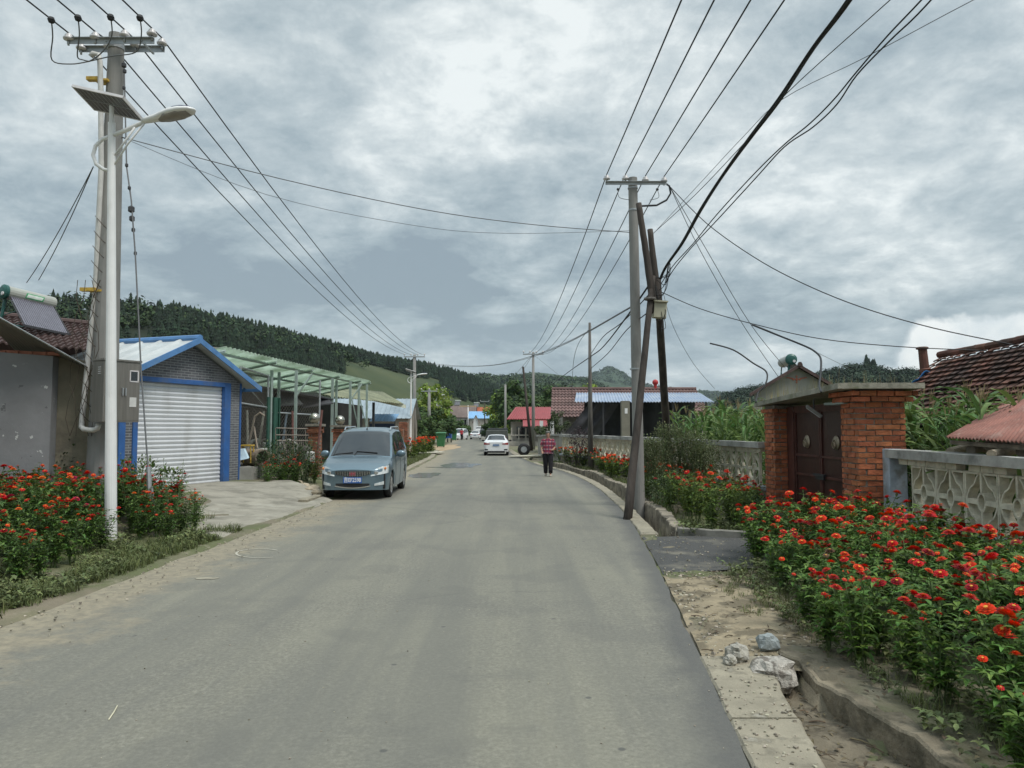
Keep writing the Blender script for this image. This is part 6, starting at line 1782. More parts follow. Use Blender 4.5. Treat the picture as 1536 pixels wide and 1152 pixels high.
wv.location = (P(718, 643, 160).x, 166, 0); wv.rotation_euler = (0, 0, math.pi); wv.scale = (1.1, 1.1, 1.25)
wv2 = copy_tree(wv); wv2['label'] = 'white van parked on the left behind the blue tricycle'; wv2.location = (P(684, 643, 112).x, 112, 0); wv2.rotation_euler = (0, 0, R(-12)); wv2.scale = (1, 1, 1)
# dark covered truck just behind the white sedan
tk = T('pickup_truck', 'dark covered pickup truck directly in front of the white sedan', 'truck', (P(745.5, 643, 56).x, 57, 0))
xk = P(745.5, 643, 56).x
mb = MB(); mb.bx((xk - .85, 55.2, .55), (xk + .85, 58.6, 1.05)); mb.build('bed', mat('truck_dark', (.04, .045, .045), .5), tk, bevel=.03)
mb = MB(); mb.slab([(xk - .85, 55.2, 1.05), (xk + .85, 55.2, 1.05), (xk + .78, 55.2, 1.6), (xk - .78, 55.2, 1.6)], (0, 3.2, 0)); mb.build('cover', mat('truck_cover', (.09, .10, .09), .7, .2, 3), tk, bevel=.04)
mb = MB(); mb.slab([(xk - .8, 58.7, .5), (xk - .8, 60.6, .5), (xk - .8, 60.5, 1.0), (xk - .8, 59.9, 1.15), (xk - .8, 59.5, 1.75), (xk - .8, 58.7, 1.75)], (1.6, 0, 0)); mb.build('cab', mat('truck_dark', (.04, .045, .045)), tk, bevel=.04)
for y in (56, 59.9):
    for sg in (1, -1): mb = MB(); mb.lathe((xk + sg * .75, y, .34), [(.1, sg * .1), (.32, sg * .1), (.34, 0), (.32, -sg * .08), (.1, -sg * .08)], 18, axis='X'); mb.build('wheel', m_black, tk)
for sg in (1, -1): mb = MB(); mb.box((xk + sg * .76, 55.18, .8), (.12, .04, .2)); mb.build('tail_light', mat('tail_red', (.3, .02, .02)), tk)
# green bins, tricycle, tyre, slabs
def bin_(px, d, label, s=1.0, c=(.03, .16, .06), nm='bin_green', group='wheeled bins'):
    q = P(px, 643, d); t = T('wheeled_bin', label, 'bin', (q.x, d, 0))
    mb = MB(); w0, w1 = .27 * s, .36 * s
    mb.rings([[(q.x + sx * w0, d + sy * w0, .1) for sx, sy in ((-1, -1), (1, -1), (1, 1), (-1, 1))], [(q.x + sx * w1, d + sy * w1, 1.1 * s) for sx, sy in ((-1, -1), (1, -1), (1, 1), (-1, 1))]])
    mb.build('body', mat(nm, c, .5, .15, 4), t, bevel=.03)
    mb = MB(); mb.slab([(q.x - .4 * s, d - .42 * s, 1.1 * s), (q.x + .4 * s, d - .42 * s, 1.1 * s), (q.x + .4 * s, d + .4 * s, 1.17 * s), (q.x - .4 * s, d + .4 * s, 1.17 * s)], (0, 0, .05)); mb.build('lid', mat(nm, c), t, bevel=.015)
    for sg in (1, -1): mb = MB(); mb.lathe((q.x + sg * .25 * s, d - .2, .1), [(.03, -.03), (.1, -.03), (.1, .03), (.03, .03)], 12, axis='X'); mb.build('wheel', m_black, t)
bin_(661.5, 67, 'nearest green wheeled bin at the left edge of the road', 1.15)
bin_(680.5, 106, 'farther green wheeled bin beside the white van on the left', 1.3)
tri = T('cargo_tricycle', 'small blue cargo tricycle parked behind the nearest green bin', 'tricycle', (P(669, 643, 90).x, 90, 0))
q = P(669, 643, 90)
mb = MB(); mb.bx((q.x - .65, 89.5, .55), (q.x + .65, 91.2, .62));
for a, b in (((-.65, 89.5), (.65, 89.55)), ((-.65, 89.5), (-.6, 91.2)), ((.6, 89.5), (.65, 91.2))): mb.bx((q.x + a[0], a[1], .62), (q.x + b[0], b[1], 1.15))
mb.build('cargo_box', mat('tricycle_blue', (.03, .10, .36), .4), tri)
for x, y in ((-.6, 90.5), (.6, 90.5), (0, 92.4)): mb = MB(); mb.lathe((q.x + x, y, .3), [(.1, -.05), (.28, -.06), (.3, 0), (.28, .06), (.1, .05)], 16, axis='X'); mb.build('wheel', m_black, tri)
mb = MB(); mb.tube([(q.x, 91.2, .6), (q.x, 92.0, .5), (q.x, 92.4, .3)], .03, 6); mb.tube([(q.x, 92.3, .3), (q.x, 92.0, 1.1)], .025, 6); mb.tube([(q.x - .3, 91.9, 1.1), (q.x + .3, 91.9, 1.1)], .02, 6); mb.bx((q.x - .14, 91.3, .8), (q.x + .14, 91.7, .88)); mb.build('frame', m_dsteel, tri)
q = P(780, 643, 47.5); ty = T('truck_tyre', 'black truck tyre with pale rim lying beside the white sedan', 'tyre', (1.0, 47.5, 0))
xq = q.x + .25
mb = MB(); mb.lathe((xq, 47.5, .38), [(.2, -.12), (.36, -.13), (.40, -.07), (.40, .07), (.36, .13), (.2, .12)], 24, axis='Y', caps=False); mb.build('tyre', m_black, ty, smooth=True)
mb = MB(); mb.lathe((xq, 47.5, .38), [(.2, -.10), (.17, -.05), (.08, -.03), (.06, -.07), (.01, -.07)], 20, axis='Y'); mb.build('rim', m_steel, ty)
for (px, py, w_, dd, lb_) in ((786, 684, 1.9, 1.1, 'thin concrete slab bridging the ditch beside the white sedan'), (644, 679, 1.7, 2.0, 'thin concrete slab bridging the verge on the left behind the minivan')):
    g = G(px, py, .1); mb = MB(); x0 = g.x - w_ / 2
    mb.slab([(x0, g.y - dd / 2, .06), (x0 + w_, g.y - dd / 2 - .3, .12), (x0 + w_ + .1, g.y + dd / 2, .12), (x0 + .2, g.y + dd / 2, .06)], (0, 0, .05)); mb.build('concrete_slab', mat('pale_concrete', (.50, .47, .38), .9, .12, 3, .3), label=lb_, cat='slab')

# ================================================================ PEOPLE
m_skin = mat('skin', (.42, .24, .17), .6, .06, 10)
def skin_body(name, joints, bones, m, parent, sub=2):
    me = bpy.data.meshes.new(name); names = list(joints)
    me.from_pydata([joints[n_][0] for n_ in names], [(names.index(a), names.index(b)) for a, b in bones], [])
    o = bpy.data.objects.new(name, me); col.objects.link(o); o.parent = parent; ORG[o.name] = ORG[parent.name]
    md = o.modifiers.new('skin', 'SKIN'); md.use_smooth_shade = True
    sv = me.skin_vertices
    if not sv:
        import bmesh
        bm = bmesh.new(); bm.from_mesh(me); bm.verts.layers.skin.verify(); bm.to_mesh(me); bm.free(); sv = me.skin_vertices
    for i, n_ in enumerate(names):
        r = joints[n_][1]; sv[0].data[i].radius = r if isinstance(r, tuple) else (r, r)
        sv[0].data[i].use_root = (i == 0)
    sm = o.modifiers.new('sub', 'SUBSURF'); sm.levels = sub; sm.render_levels = sub
    me.materials.append(m)
    return o
def person(label, loc, s, shirt, trousers, hair_m, rz=0, arms='back', stride=.16, front=True):
    """faces -y in local space; 1.55 m tall at s=1"""
    t = T('person', label, 'person', (0, 0, 0))
    k = stride
    J = {'pelvis': ((0, 0, .84), (.13, .10)), 'waist': ((0, 0, .98), (.12, .09)), 'chest': ((0, .01, 1.16), (.14, .10)), 'collar': ((0, 0, 1.27), (.09, .07)), 'neck': ((0, -.01, 1.33), (.045, .045)), 'jaw': ((0, -.02, 1.39), (.052, .058)), 'head': ((0, -.01, 1.46), (.068, .078)), 'crown': ((0, 0, 1.53), (.045, .05)),
         'sL': ((.155, .01, 1.25), (.052, .05)), 'eL': ((.235, .05, 1.02), (.036, .036)), 'wL': ((.175, -.10, .93), (.024, .024)), 'hL': ((.15, -.15, .93), (.03, .018)),
         'sR': ((-.155, .01, 1.25), (.052, .05)), 'eR': ((-.24, .04, 1.03), (.036, .036)), 'wR': ((-.21, -.08, .88), (.024, .024)), 'hR': ((-.20, -.12, .85), (.03, .018)),
         'hipL': ((.085, 0, .78), (.09, .09)), 'kL': ((.09, -.03 - k * .3, .44), (.055, .058)), 'aL': ((.085, -k * .6, .085), (.034, .036)), 'tL': ((.09, -k * .6 - .12, .03), (.035, .022)),
         'hipR': ((-.085, 0, .78), (.09, .09)), 'kR': ((-.09, -.02 + k * .2, .44), (.055, .058)), 'aR': ((-.085, k * .8, .095), (.034, .036)), 'tR': ((-.09, k * .8 - .12, .03), (.035, .022))}
    B = [('pelvis', 'waist'), ('waist', 'chest'), ('chest', 'collar'), ('collar', 'neck'), ('neck', 'jaw'), ('jaw', 'head'), ('head', 'crown'), ('collar', 'sL'), ('sL', 'eL'), ('eL', 'wL'), ('wL', 'hL'), ('collar', 'sR'), ('sR', 'eR'), ('eR', 'wR'), ('wR', 'hR'), ('pelvis', 'hipL'), ('hipL', 'kL'), ('kL', 'aL'), ('aL', 'tL'), ('pelvis', 'hipR'), ('hipR', 'kR'), ('kR', 'aR'), ('aR', 'tR')]
    for sd__, h_, w_ in (('L', 'hL', 'wL'), ('R', 'hR', 'wR')):
        hx, hy, hz = J[h_][0]; wx, wy, wz = J[w_][0]; d = (V((hx, hy, hz)) - V((wx, wy, wz))).normalized()
        side = V((1, 0, 0)).cross(d).normalized(); lat = d.cross(V((0, 0, 1))).normalized()
        for f_, (o, ln) in enumerate(((-.024, .055), (-.009, .068), (.008, .064), (.024, .05))):
            a = V((hx, hy, hz)) + lat * o + d * .015; b = a + d * ln * .6; c = b + (d * .5 + V((0, 0, -.6))) * ln * .5
            for nm_, p in (('a', a), ('b', b), ('c', c)): J['%s%d%s' % (h_, f_, nm_)] = (tuple(p), (.0085, .0085))
            B += [(h_, '%s%da' % (h_, f_)), ('%s%da' % (h_, f_), '%s%db' % (h_, f_)), ('%s%db' % (h_, f_), '%s%dc' % (h_, f_))]
        a = V((wx, wy, wz)) + d * .02 + lat * (-.035 if sd__ == 'R' else .035); b = a + d * .035 + V((0, 0, -.01)); J[h_ + 't1'] = (tuple(a), (.011, .011)); J[h_ + 't2'] = (tuple(b), (.009, .009)); B += [(h_, h_ + 't1'), (h_ + 't1', h_ + 't2')]
    body = skin_body('body', J, B, m_skin, t)
    # face details
    mb = MB()
    for sx in (-1, 1): mb.ball((sx * .026, -.083, 1.465), .009, 8)
    mb.build('eyes', m_black, t)
    mb = MB(); mb.ball((0, -.098, 1.44), .012, 8, sq=(.8, 1, 1.3)); 
    for sx in (-1, 1): mb.ball((sx * .075, -.005, 1.45), .018, 8, sq=(.5, .8, 1.3))
    mb.build('nose_and_ears', m_skin, t); 
    mb = MB(); mb.ball((0, -.078, 1.402), .02, 8, sq=(1, .4, .25)); mb.build('mouth', mat('lips', (.3, .10, .09), .6), t)
    mb = MB(); rs = []
    for i in range(7):
        a = i / 6 * math.pi * .52; z = 1.475 + .088 * math.cos(a); r = .088 * math.sin(a) + .002
        rs.append([(r * math.cos(b_) * .95, .008 + r * math.sin(b_) * 1.02, z + (0 if math.sin(b_) > -.2 else .012 * i)) for b_ in [2 * math.pi * j / 16 for j in range(16)]])
    rs.append([(.07 * math.cos(b_), .03 + .06 * math.sin(b_), 1.42 + (0 if math.sin(b_) > -.1 else .07)) for b_ in [2 * math.pi * j / 16 for j in range(16)]])
    mb.rings(rs); mb.build('hair', hair_m, t, smooth=True)
    # shirt
    mb = MB(); rs = []
    for z, a, b_, oy in ((.80, .200, .150, 0), (.90, .190, .140, 0), (1.0, .178, .128, 0), (1.1, .178, .128, 0), (1.2, .182, .122, .005), (1.265, .165, .10, .005), (1.30, .10, .075, 0), (1.325, .062, .055, -.005)):
        rs.append([(a * math.cos(q_) + .006 * noise.noise((q_ * 2, z * 9, 0)), oy + b_ * math.sin(q_) * (1 + .05 * noise.noise((q_ * 3, z * 7, 3))), z) for q_ in [2 * math.pi * j / 24 for j in range(24)]])
    mb.rings(rs, caps=False)
    for sx, e_ in ((1, 'eL'), (-1, 'eR')):
        a = V((sx * .13, .01, 1.25)); b_ = V(J[e_][0]); mb.tube([a, V(J['sL' if sx > 0 else 'sR'][0]) + V((sx * .01, 0, 0)), V(J['sL' if sx > 0 else 'sR'][0]).lerp(b_, .75)], [.07, .074, .066], 12, caps=False)
    mb.build('shirt', shirt, t, smooth=True)
    mb = MB()
    for hp, kn, an in (('hipL', 'kL', 'aL'), ('hipR', 'kR', 'aR')):
        a, b_, c = V(J[hp][0]), V(J[kn][0]), V(J[an][0]); mb.tube([a + V((0, 0, .1)), a, a.lerp(b_, .5), b_, b_.lerp(c, .5), c + V((0, 0, .03))], [.115, .118, .10, .085, .078, .072], 14)
    mb.build('trousers', trousers, t, smooth=True)
    for an, tn in (('aL', 'tL'), ('aR', 'tR')):
        a, b_ = V(J[an][0]), V(J[tn][0]); mb = MB()
        rs = []
        for f, w_, h_ in ((-.3, .025, .03), (-.1, .042, .05), (.3, .043, .05), (.8, .05, .035), (1.15, .04, .028), (1.3, .02, .015)):
            c = a.lerp(b_, f); c.z = max(a.z - .085, 0.0); rs.append([(c.x + w_ * math.cos(q_), c.y, c.z + h_ * (1 + math.sin(q_)) * .95) for q_ in [2 * math.pi * j / 10 for j in range(10)]])
        mb.rings(rs); mb.build('shoe', mat('beige_shoe', (.34, .31, .25), .7), t, smooth=True)
    t.scale = (s, s, s); t.location = loc; t.rotation_euler = (0, 0, rz)
    return t
# checked shirt
mp_ = bpy.data.materials.new('plaid_shirt'); mp_.use_nodes = True; nt = mp_.node_tree; bs = nt.nodes['Principled BSDF']
t = N('ShaderNodeTexCoord'); sp = N('ShaderNodeSeparateXYZ'); L(t.outputs['Object'], sp.inputs[0])
sx_ = mth('SINE', mth('MULTIPLY', sp.outputs[0], 62)); sz_ = mth('SINE', mth('MULTIPLY', sp.outputs[2], 48))
a1 = ramp(sx_, [(.45, 0.0), (.6, 1.0)]); b1 = ramp(sz_, [(.45, 0.0), (.6, 1.0)])
c0 = mixc(a1, (.22, .028, .045), (.07, .028, .07)); c0 = mixc(mth('MULTIPLY', mth('MULTIPLY', b1, ramp(sx_, [(.2, .9), (.5, .25)])), .6), c0, (.45, .38, .40)); c0 = mixc(ramp(nz(t.outputs['Object'], 9, 3), [(.5, 0.0), (.6, .4)]), c0, (.45, .05, .12))
L(c0, bs.inputs['Base Color']); bs.inputs['Roughness'].default_value = .9
m_blk = mat('black_cloth', (.012, .011, .014), .9, .3, 8)
m_ghair = mat('grey_hair', (.22, .215, .20), .8, .3, 30)
person('grey-haired person in a checked red and purple shirt and black trousers walking on the right', (P(822, 643, 26.6).x, 26.6, 0), 1.02, mp_, m_blk, m_ghair, rz=R(-4))
person('tiny distant person in a red top walking far down the street', (P(692.5, 643, 112).x, 112, 0), 1.08, mat('red_shirt', (.42, .035, .05), .9), m_blk, mat('dark_hair', (.02, .018, .016), .7), rz=math.pi)
# ================================================================ VEGETATION
def leaf(mb, p, d, w_, ln, droop=.25, fold=.18, mi=0):
    """ovate leaf from p along d"""
    d = V(d).normalized(); s_ = d.cross(V((0, 0, 1)))
    if s_.length < .05: s_ = V((1, 0, 0))
    s_.normalize(); up = s_.cross(d).normalized()
    a = p + d * ln * .38 + up * ln * .02; b = p + d * ln * .75 - up * ln * droop * .35; tip = p + d * ln - up * ln * droop
    l1 = a + s_ * w_ * .5 + up * fold * w_; r1 = a - s_ * w_ * .5 + up * fold * w_
    l2 = b + s_ * w_ * .34 + up * fold * w_ * .8; r2 = b - s_ * w_ * .34 + up * fold * w_ * .8
    mb.add([p, l1, a, r1, l2, b, r2, tip], [(0, 2, 1), (0, 3, 2), (1, 2, 5, 4), (2, 3, 6, 5), (4, 5, 7), (5, 6, 7)], mi)
def flower_mesh(name, m, r, layers=4, style=0, n0=13):
    mb = MB()
    for l in range(layers):
        n = max(6, n0 - l); rr = r * (1 - l * .19); z = l * r * .10; up = .10 + l * .17 if style == 0 else -.12 + l * .25
        for k in range(n):
            a = 2 * math.pi * (k + .5 * (l % 2)) / n + uni(-.08, .08); c, s_ = math.cos(a), math.sin(a); q = rr * uni(.9, 1.06); w_ = rr * .30
            def pt(f, sd__, h): return (c * q * f - s_ * w_ * sd__, s_ * q * f + c * w_ * sd__, z + h)
            mb.add([pt(.12, 0, 0), pt(.5, -.55, up * q * .5), pt(.5, .55, up * q * .5), pt(.86, -.62, up * q * .9), pt(.86, .62, up * q * .9), pt(1.0, 0, up * q * .85)], [(0, 1, 2), (1, 3, 4, 2), (3, 5, 4)])
    b = len(mb.f)
    mb.lathe((0, 0, layers * r * .07), [(r * .20, 0), (r * .22, r * .12), (r * .10, r * .17)], 9, 1)
    mb.lathe((0, 0, -.014), [(.004, -.02), (.012, 0), (.006, .014)], 7, 2)
    me = bpy.data.meshes.new(name); me.from_pydata(mb.v, [], mb.f)
    for x in (m, mat('zinnia_centre', (.62, .33, .04), .8, .3, 200), m_stem): me.materials.append(x)
    me.polygons.foreach_set('material_index', mb.m); me.update()
    return me
random.seed(77)
fm = {}
for nm, c in (('red', (.56, .010, .005)), ('deep', (.33, .004, .008)), ('orange', (.72, .055, .006)), ('pink', (.45, .015, .07)), ('amber', (.75, .15, .012)), ('dead', (.13, .07, .035))):
    mm = mat('petal_' + nm, c, .6, .12, 60, island=.22, hue=.012, spec=.3, trans=.15)
    fm[nm] = [flower_mesh('flower_head', mm, r, L_, st, n0) for r, L_, st, n0 in ((.052, 5, 0, 14), (.042, 4, 0, 12), (.034, 3, 1, 10), (.028, 2, 1, 9))]
pal_red = ['red'] * 20 + ['orange'] * 15 + ['deep'] * 7 + ['amber'] * 1 + ['pink'] * 1 + ['dead'] * 3
def zinnia_proto(H, spread, nst, nfl, m, leafs=1.0, ls=1.0):
    """returns foliage mesh and flower spots"""
    mb = MB(); spots = []
    for s_ in range(nst):
        a = uni(0, 6.28); r = spread * uni(.15, 1) ; h = H * uni(.72, 1.03); tip = V((r * math.cos(a), r * math.sin(a), h)); mid = V((r * .35 * math.cos(a), r * .35 * math.sin(a), h * .55))
        base = V((.03 * math.cos(a), .03 * math.sin(a), 0)); pts = []
        for k in range(7):
            t_ = k / 6; pts.append(base * (1 - t_) ** 2 + mid * 2 * t_ * (1 - t_) + tip * t_ * t_)
        mb.tube(pts, [.006, .003], 4, 1)
        npair = int(8 * leafs)
        for k in range(npair):
            t_ = .18 + .76 * k / npair; p = base * (1 - t_) ** 2 + mid * 2 * t_ * (1 - t_) + tip * t_ * t_
            az_ = k * 1.57 + uni(-.4, .4) + s_
            for o in (0, math.pi):
                e = uni(.0, .65); ln = uni(.075, .125) * ls * (1.1 - .45 * t_); leaf(mb, p, (math.cos(az_ + o) * math.cos(e), math.sin(az_ + o) * math.cos(e), math.sin(e)), ln * .45, ln, uni(.1, .55))
            if rnd() < .55:   # side shoot
                az2 = uni(0, 6.28); q = p + V((math.cos(az2) * .09, math.sin(az2) * .09, .05)) * ls
                mb.tube([p, q], .003, 3, 1)
                for j in range(4):
                    az3 = az2 + j * 1.57 + uni(-.3, .3); ln = uni(.05, .095) * ls; leaf(mb, q, (math.cos(az3), math.sin(az3), uni(.0, .7)), ln * .42, ln, uni(.1, .5))
        for j in range(5):
            az_ = uni(0, 6.28); ln = uni(.045, .08) * ls; leaf(mb, tip - V((0, 0, .05)), (math.cos(az_), math.sin(az_), uni(.3, 1)), ln * .4, ln, .3)
        if s_ < nfl: spots.append((tip + V((0, 0, .02)), a))
    me = bpy.data.meshes.new('foliage'); me.from_pydata(mb.v, [], mb.f)
    for x in (m, m_stem): me.materials.append(x)
    me.polygons.foreach_set('material_index', mb.m); me.update()
    return me, spots
def zproto_thing(me, spots, pal, fs=1.0, big=True):
    t = T('zinnia_plant', None, 'flowering plant', (0, 0, 0))
    o = bpy.data.objects.new('foliage', me); col.objects.link(o); o.parent = t
    for p, a in spots:
        c = random.choice(pal); k = random.choice([0, 1, 1, 2, 3] if big else [1, 2, 3])
        f = bpy.data.objects.new('flower_head', fm[c][k]); col.objects.link(f); f.parent = t; f.location = p; sc = uni(.75, 1.35) * fs; f.scale = (sc, sc, sc)
        f.rotation_euler = (uni(-.45, .45), uni(-.45, .45), uni(0, 6))
    return t
def in_poly(x, y, poly):
    c = False; n = len(poly)
    for i in range(n):
        x0, y0 = poly[i]; x1, y1 = poly[(i + 1) % n]
        if (y0 > y) != (y1 > y) and x < (x1 - x0) * (y - y0) / (y1 - y0) + x0: c = not c
    return c
def scatter(poly, n, mind, avoid=()):
    xs = [p[0] for p in poly]; ys = [p[1] for p in poly]; out = []; tr = 0
    while len(out) < n and tr < 30000:
        tr += 1; x, y = uni(min(xs), max(xs)), uni(min(ys), max(ys))
        if not in_poly(x, y, poly): continue
        if any((x - a) ** 2 + (y - b) ** 2 < mind * mind for a, b in out): continue
        if any((x - a) ** 2 + (y - b) ** 2 < r * r for a, b, r in avoid): continue
        out.append((x, y))
    return out
def bed(poly, n, mind, protos, label, group, zf, sc=(.85, 1.15), avoid=(), hf=None):
    for x, y in scatter(poly, n, mind, avoid):
        t = copy_tree(random.choice(protos)); t['label'] = label; t['group'] = group
        s_ = uni(*sc) * (hf(x, y) if hf else 1); t.location = (x, y, zf(x, y)); t.scale = (s_, s_, s_); t.rotation_euler = (uni(-.06, .06), uni(-.06, .06), uni(0, 6.28))
def kill(ts):
    for t in ts:
        for c in list(t.children): bpy.data.objects.remove(c)
        bpy.data.objects.remove(t)
PR = [zproto_thing(*zinnia_proto(.66, .26, 8, n_, m_green_l, 1.0, 1.05), pal_red) for n_ in (7, 6, 8, 6, 7, 5, 8)]
near_poly = [(2.42, 2.3), (2.30, 3.4), (2.26, 4.5), (2.34, 5.8), (2.50, 7.0), (2.82, 8.5), (3.2, 9.9), (3.7, 10.6), (4.6, 11.0), (5.0, 10.8), (5.05, 8.5), (4.95, 5.5), (4.6, 2.5)]
bed(near_poly, 124, .265, PR, 'zinnia with red and orange flowers in the large near bed under the lattice wall', 'zinnias in the large near bed on the right', lambda x, y: .03, hf=lambda x, y: .84 + .24 * sst(0, 1.3, x - 2.4) + .10 * (1 - sst(3, 5.5, y)))
m_gl2 = mat('zinnia_leaf_yellowish', (.12, .18, .028), .55, .25, 3, island=.42, spec=.35, trans=.22)
PL = [zproto_thing(*zinnia_proto(.70, .28, 8, n_, mat('zinnia_leaf_left', (.085, .16, .026), .55, .25, 3, island=.42, trans=.22), 1.0, .95), pal_red, .95) for n_ in (7, 5, 8, 6)]
left_poly = [(-5.9, 7.1), (-5.25, 6.9), (-5.2, 8.4), (-5.25, 9.8), (-5.0, 11.2), (-5.1, 12.4), (-6.2, 13.4), (-7.2, 13.0), (-8.4, 12.0), (-7.4, 10), (-6.5, 8.2)]
bed(left_poly, 88, .235, PL, 'zinnia with red flowers around the foot of the nearest street lamp on the left', 'zinnias around the nearest street lamp', lambda x, y: gz(x, y), avoid=[(-6.06, 11.2, .25)], hf=lambda x, y: .74 + .36 * sst(0, 1.1, le(y) - .9 - x), sc=(.9, 1.2))
PM = [zproto_thing(*zinnia_proto(.72, .32, 8, n_, m_gl2, .9, 1.0), pal_red, 1.0) for n_ in (6, 7, 5)]
bed([(2.95, 12.3), (3.7, 11.8), (4.5, 13.0), (4.8, 14.6), (4.3, 16.5), (3.6, 16.5), (3.1, 14.8)], 26, .36, PM, 'zinnia in the kerbed bed between the leaning poles and the brick gateway', 'zinnias in the kerbed bed left of the gateway', lambda x, y: .06, avoid=[(2.75, 16.3, .3)])
PF = [zproto_thing(*zinnia_proto(.62, .36, 9, 9, m_gl2, .6, 1.3), ['orange'] * 6 + ['red'] * 3 + ['amber'] * 3, 1.25, False) for n_ in range(3)]
fp = [(3.2, 17.3), (3.35, 20), (3.35, 24), (3.15, 28), (2.5, 35), (1.85, 43), (2.3, 43), (2.9, 36), (3.6, 31), (4.3, 26), (4.6, 22), (4.9, 18), (4.6, 17.3)]
bed(fp, 46, .36, PF, 'zinnia with small orange flowers in the long bed under the far lattice wall', 'zinnias in the long bed under the far lattice wall', lambda x, y: .06, sc=(1.0, 1.3))
bed([(-5.1, 40), (-4.9, 47), (-5.8, 56), (-6.9, 56), (-6.0, 46), (-6.0, 40)], 11, .4, PF, 'orange-flowered zinnia on the verge behind the minivan', 'zinnias on the verge behind the minivan', lambda x, y: .05, sc=(1.3, 1.7))
bed([(-6.7, 19.5), (-5.0, 18.6), (-4.95, 21.5), (-5.6, 24), (-7.2, 23.0)], 13, .4, PL, 'sparsely flowering zinnia between the block wall and the minivan', 'plants between the block wall and the minivan', lambda x, y: .1, sc=(.9, 1.3))
kill(PR + PL + PM + PF)
# single loose red flower on the ditch edge
# weeds, grass
m_grass = mat('grass_blade', (.12, .145, .05), .8, .3, 4, island=.45, trans=.2)
m_grassd = mat('dry_grass', (.20, .18, .09), .9, .3, 4, island=.4)
def grass(name, label, spots, h, n, m, w_=.0032):
    mb = MB()
    for (x, y, z, s_) in spots:
        for _ in range(n):
            a = uni(0, 6.28); r = uni(0, .07) * s_; p = V((x + r * math.cos(a), y + r * math.sin(a), z)); hh = h * uni(.25, 1.25) * s_; a2 = uni(0, 6.28); ln = uni(.3, 1.3) * hh
            s__ = V((-math.sin(a2), math.cos(a2), 0)) * w_ * s_; m1 = p + V((math.cos(a2) * ln * .4, math.sin(a2) * ln * .4, hh * .7)); tip = p + V((math.cos(a2) * ln, math.sin(a2) * ln, hh * .9))
            mb.add([p - s__, p + s__, m1 + s__ * .7, m1 - s__ * .7, tip], [(0, 1, 2, 3), (3, 2, 4)])
    mb.build(name, m, kind='stuff', label=label, cat='grass')
def weed_spots(poly, n, s=(.7, 1.3)): return [(x, y, gz(x, y), uni(*s)) for x, y in scatter(poly, n, .0)]
sp_ = []
for _ in range(1300):
    y = uni(5.9, 12.4) ; x = le(y) - .15 - abs(random.gauss(0, .7))
    if noise.noise((x * 1.4, y * 1.4, 9)) > -.15: sp_.append((x, y, .02, uni(.35, 1.5)))
for _ in range(250):
    y = uni(3, 9); x = pl(IK_T, y) + .25 + abs(random.gauss(0, .3)); sp_.append((x, y, .06, uni(.4, .9)))
for _ in range(220):
    u = uni(.2, 1); v = uni(.3, 1); y = 5.7 + 3.0 * v; x = re(y) + 1.3 * u + .3; sp_.append((x, y, .02, uni(.3, .8)))
for _ in range(300):
    y = uni(12, 36); x = pl(IK_T, y) + .2 + abs(random.gauss(0, .15)); sp_.append((x, y, .06, uni(.7, 1.8)))
for _ in range(700):
    y = uni(25, 60); x = le(y) - .4 - abs(random.gauss(0, .7)); sp_.append((x, y, gz(x, y), uni(.8, 2.2)))
for _ in range(60): sp_.append((uni(-6.1, -5.4), uni(12.8, 13.6), .08, uni(.7, 1.4)))
grass('verge_grass', 'low green weeds and grass along both verges', sp_, .10, 16, m_grass)
# small broad leaved ground cover
mb = MB()
for _ in range(2300):
    y = uni(5.7, 12.0); x = le(y) - .22 - abs(random.gauss(0, .75))
    q = noise.noise((x * 1.6, y * 1.6, 5)) + .35 * noise.noise((x * 5, y * 5, 2))
    if q < -.12: continue
    hh = max(.02, .05 + .30 * q) * uni(.4, 1.2); k_ = uni(.6, 1.3)
    for j in range(6): a = uni(0, 6.28); ln = uni(.025, .085) * k_; leaf(mb, V((x + uni(-.05, .05), y + uni(-.05, .05), gz(x, y) + hh * rnd())), (math.cos(a), math.sin(a), uni(.0, 1)), ln * uni(.35, .6), ln, .3)
for _ in range(420):
    y = uni(3.2, 9.2); x = 2.45 + .04 * y + abs(random.gauss(0, .18)) - .35 * (rnd() < .25)
    for j in range(5): a = uni(0, 6.28); ln = uni(.03, .07); leaf(mb, V((x, y, .05 + uni(.0, .08))), (math.cos(a), math.sin(a), uni(.1, 1)), ln * .6, ln, .3)
for _ in range(220):
    y = uni(11.7, 12.6); x = uni(2.7, 4.2)
    for j in range(5): a = uni(0, 6.28); ln = uni(.03, .08); leaf(mb, V((x, y, .05 + uni(.0, .12))), (math.cos(a), math.sin(a), uni(.1, 1)), ln * .6, ln, .3)
for _ in range(160):
    y = uni(3.4, 5.6); x = pl(SO_T, y) + uni(.05, .35)
    for j in range(3): a = uni(0, 6.28); ln = uni(.02, .05); leaf(mb, V((x, y, -.27)), (math.cos(a), math.sin(a), uni(.3, 1)), ln * .6, ln, .3)
mb.build('ground_cover', mat('weed_leaf', (.125, .155, .055), .7, .3, 4, island=.45, trans=.15), kind='stuff', label='low broad-leaved weeds at the edges of the flower beds', cat='weeds')
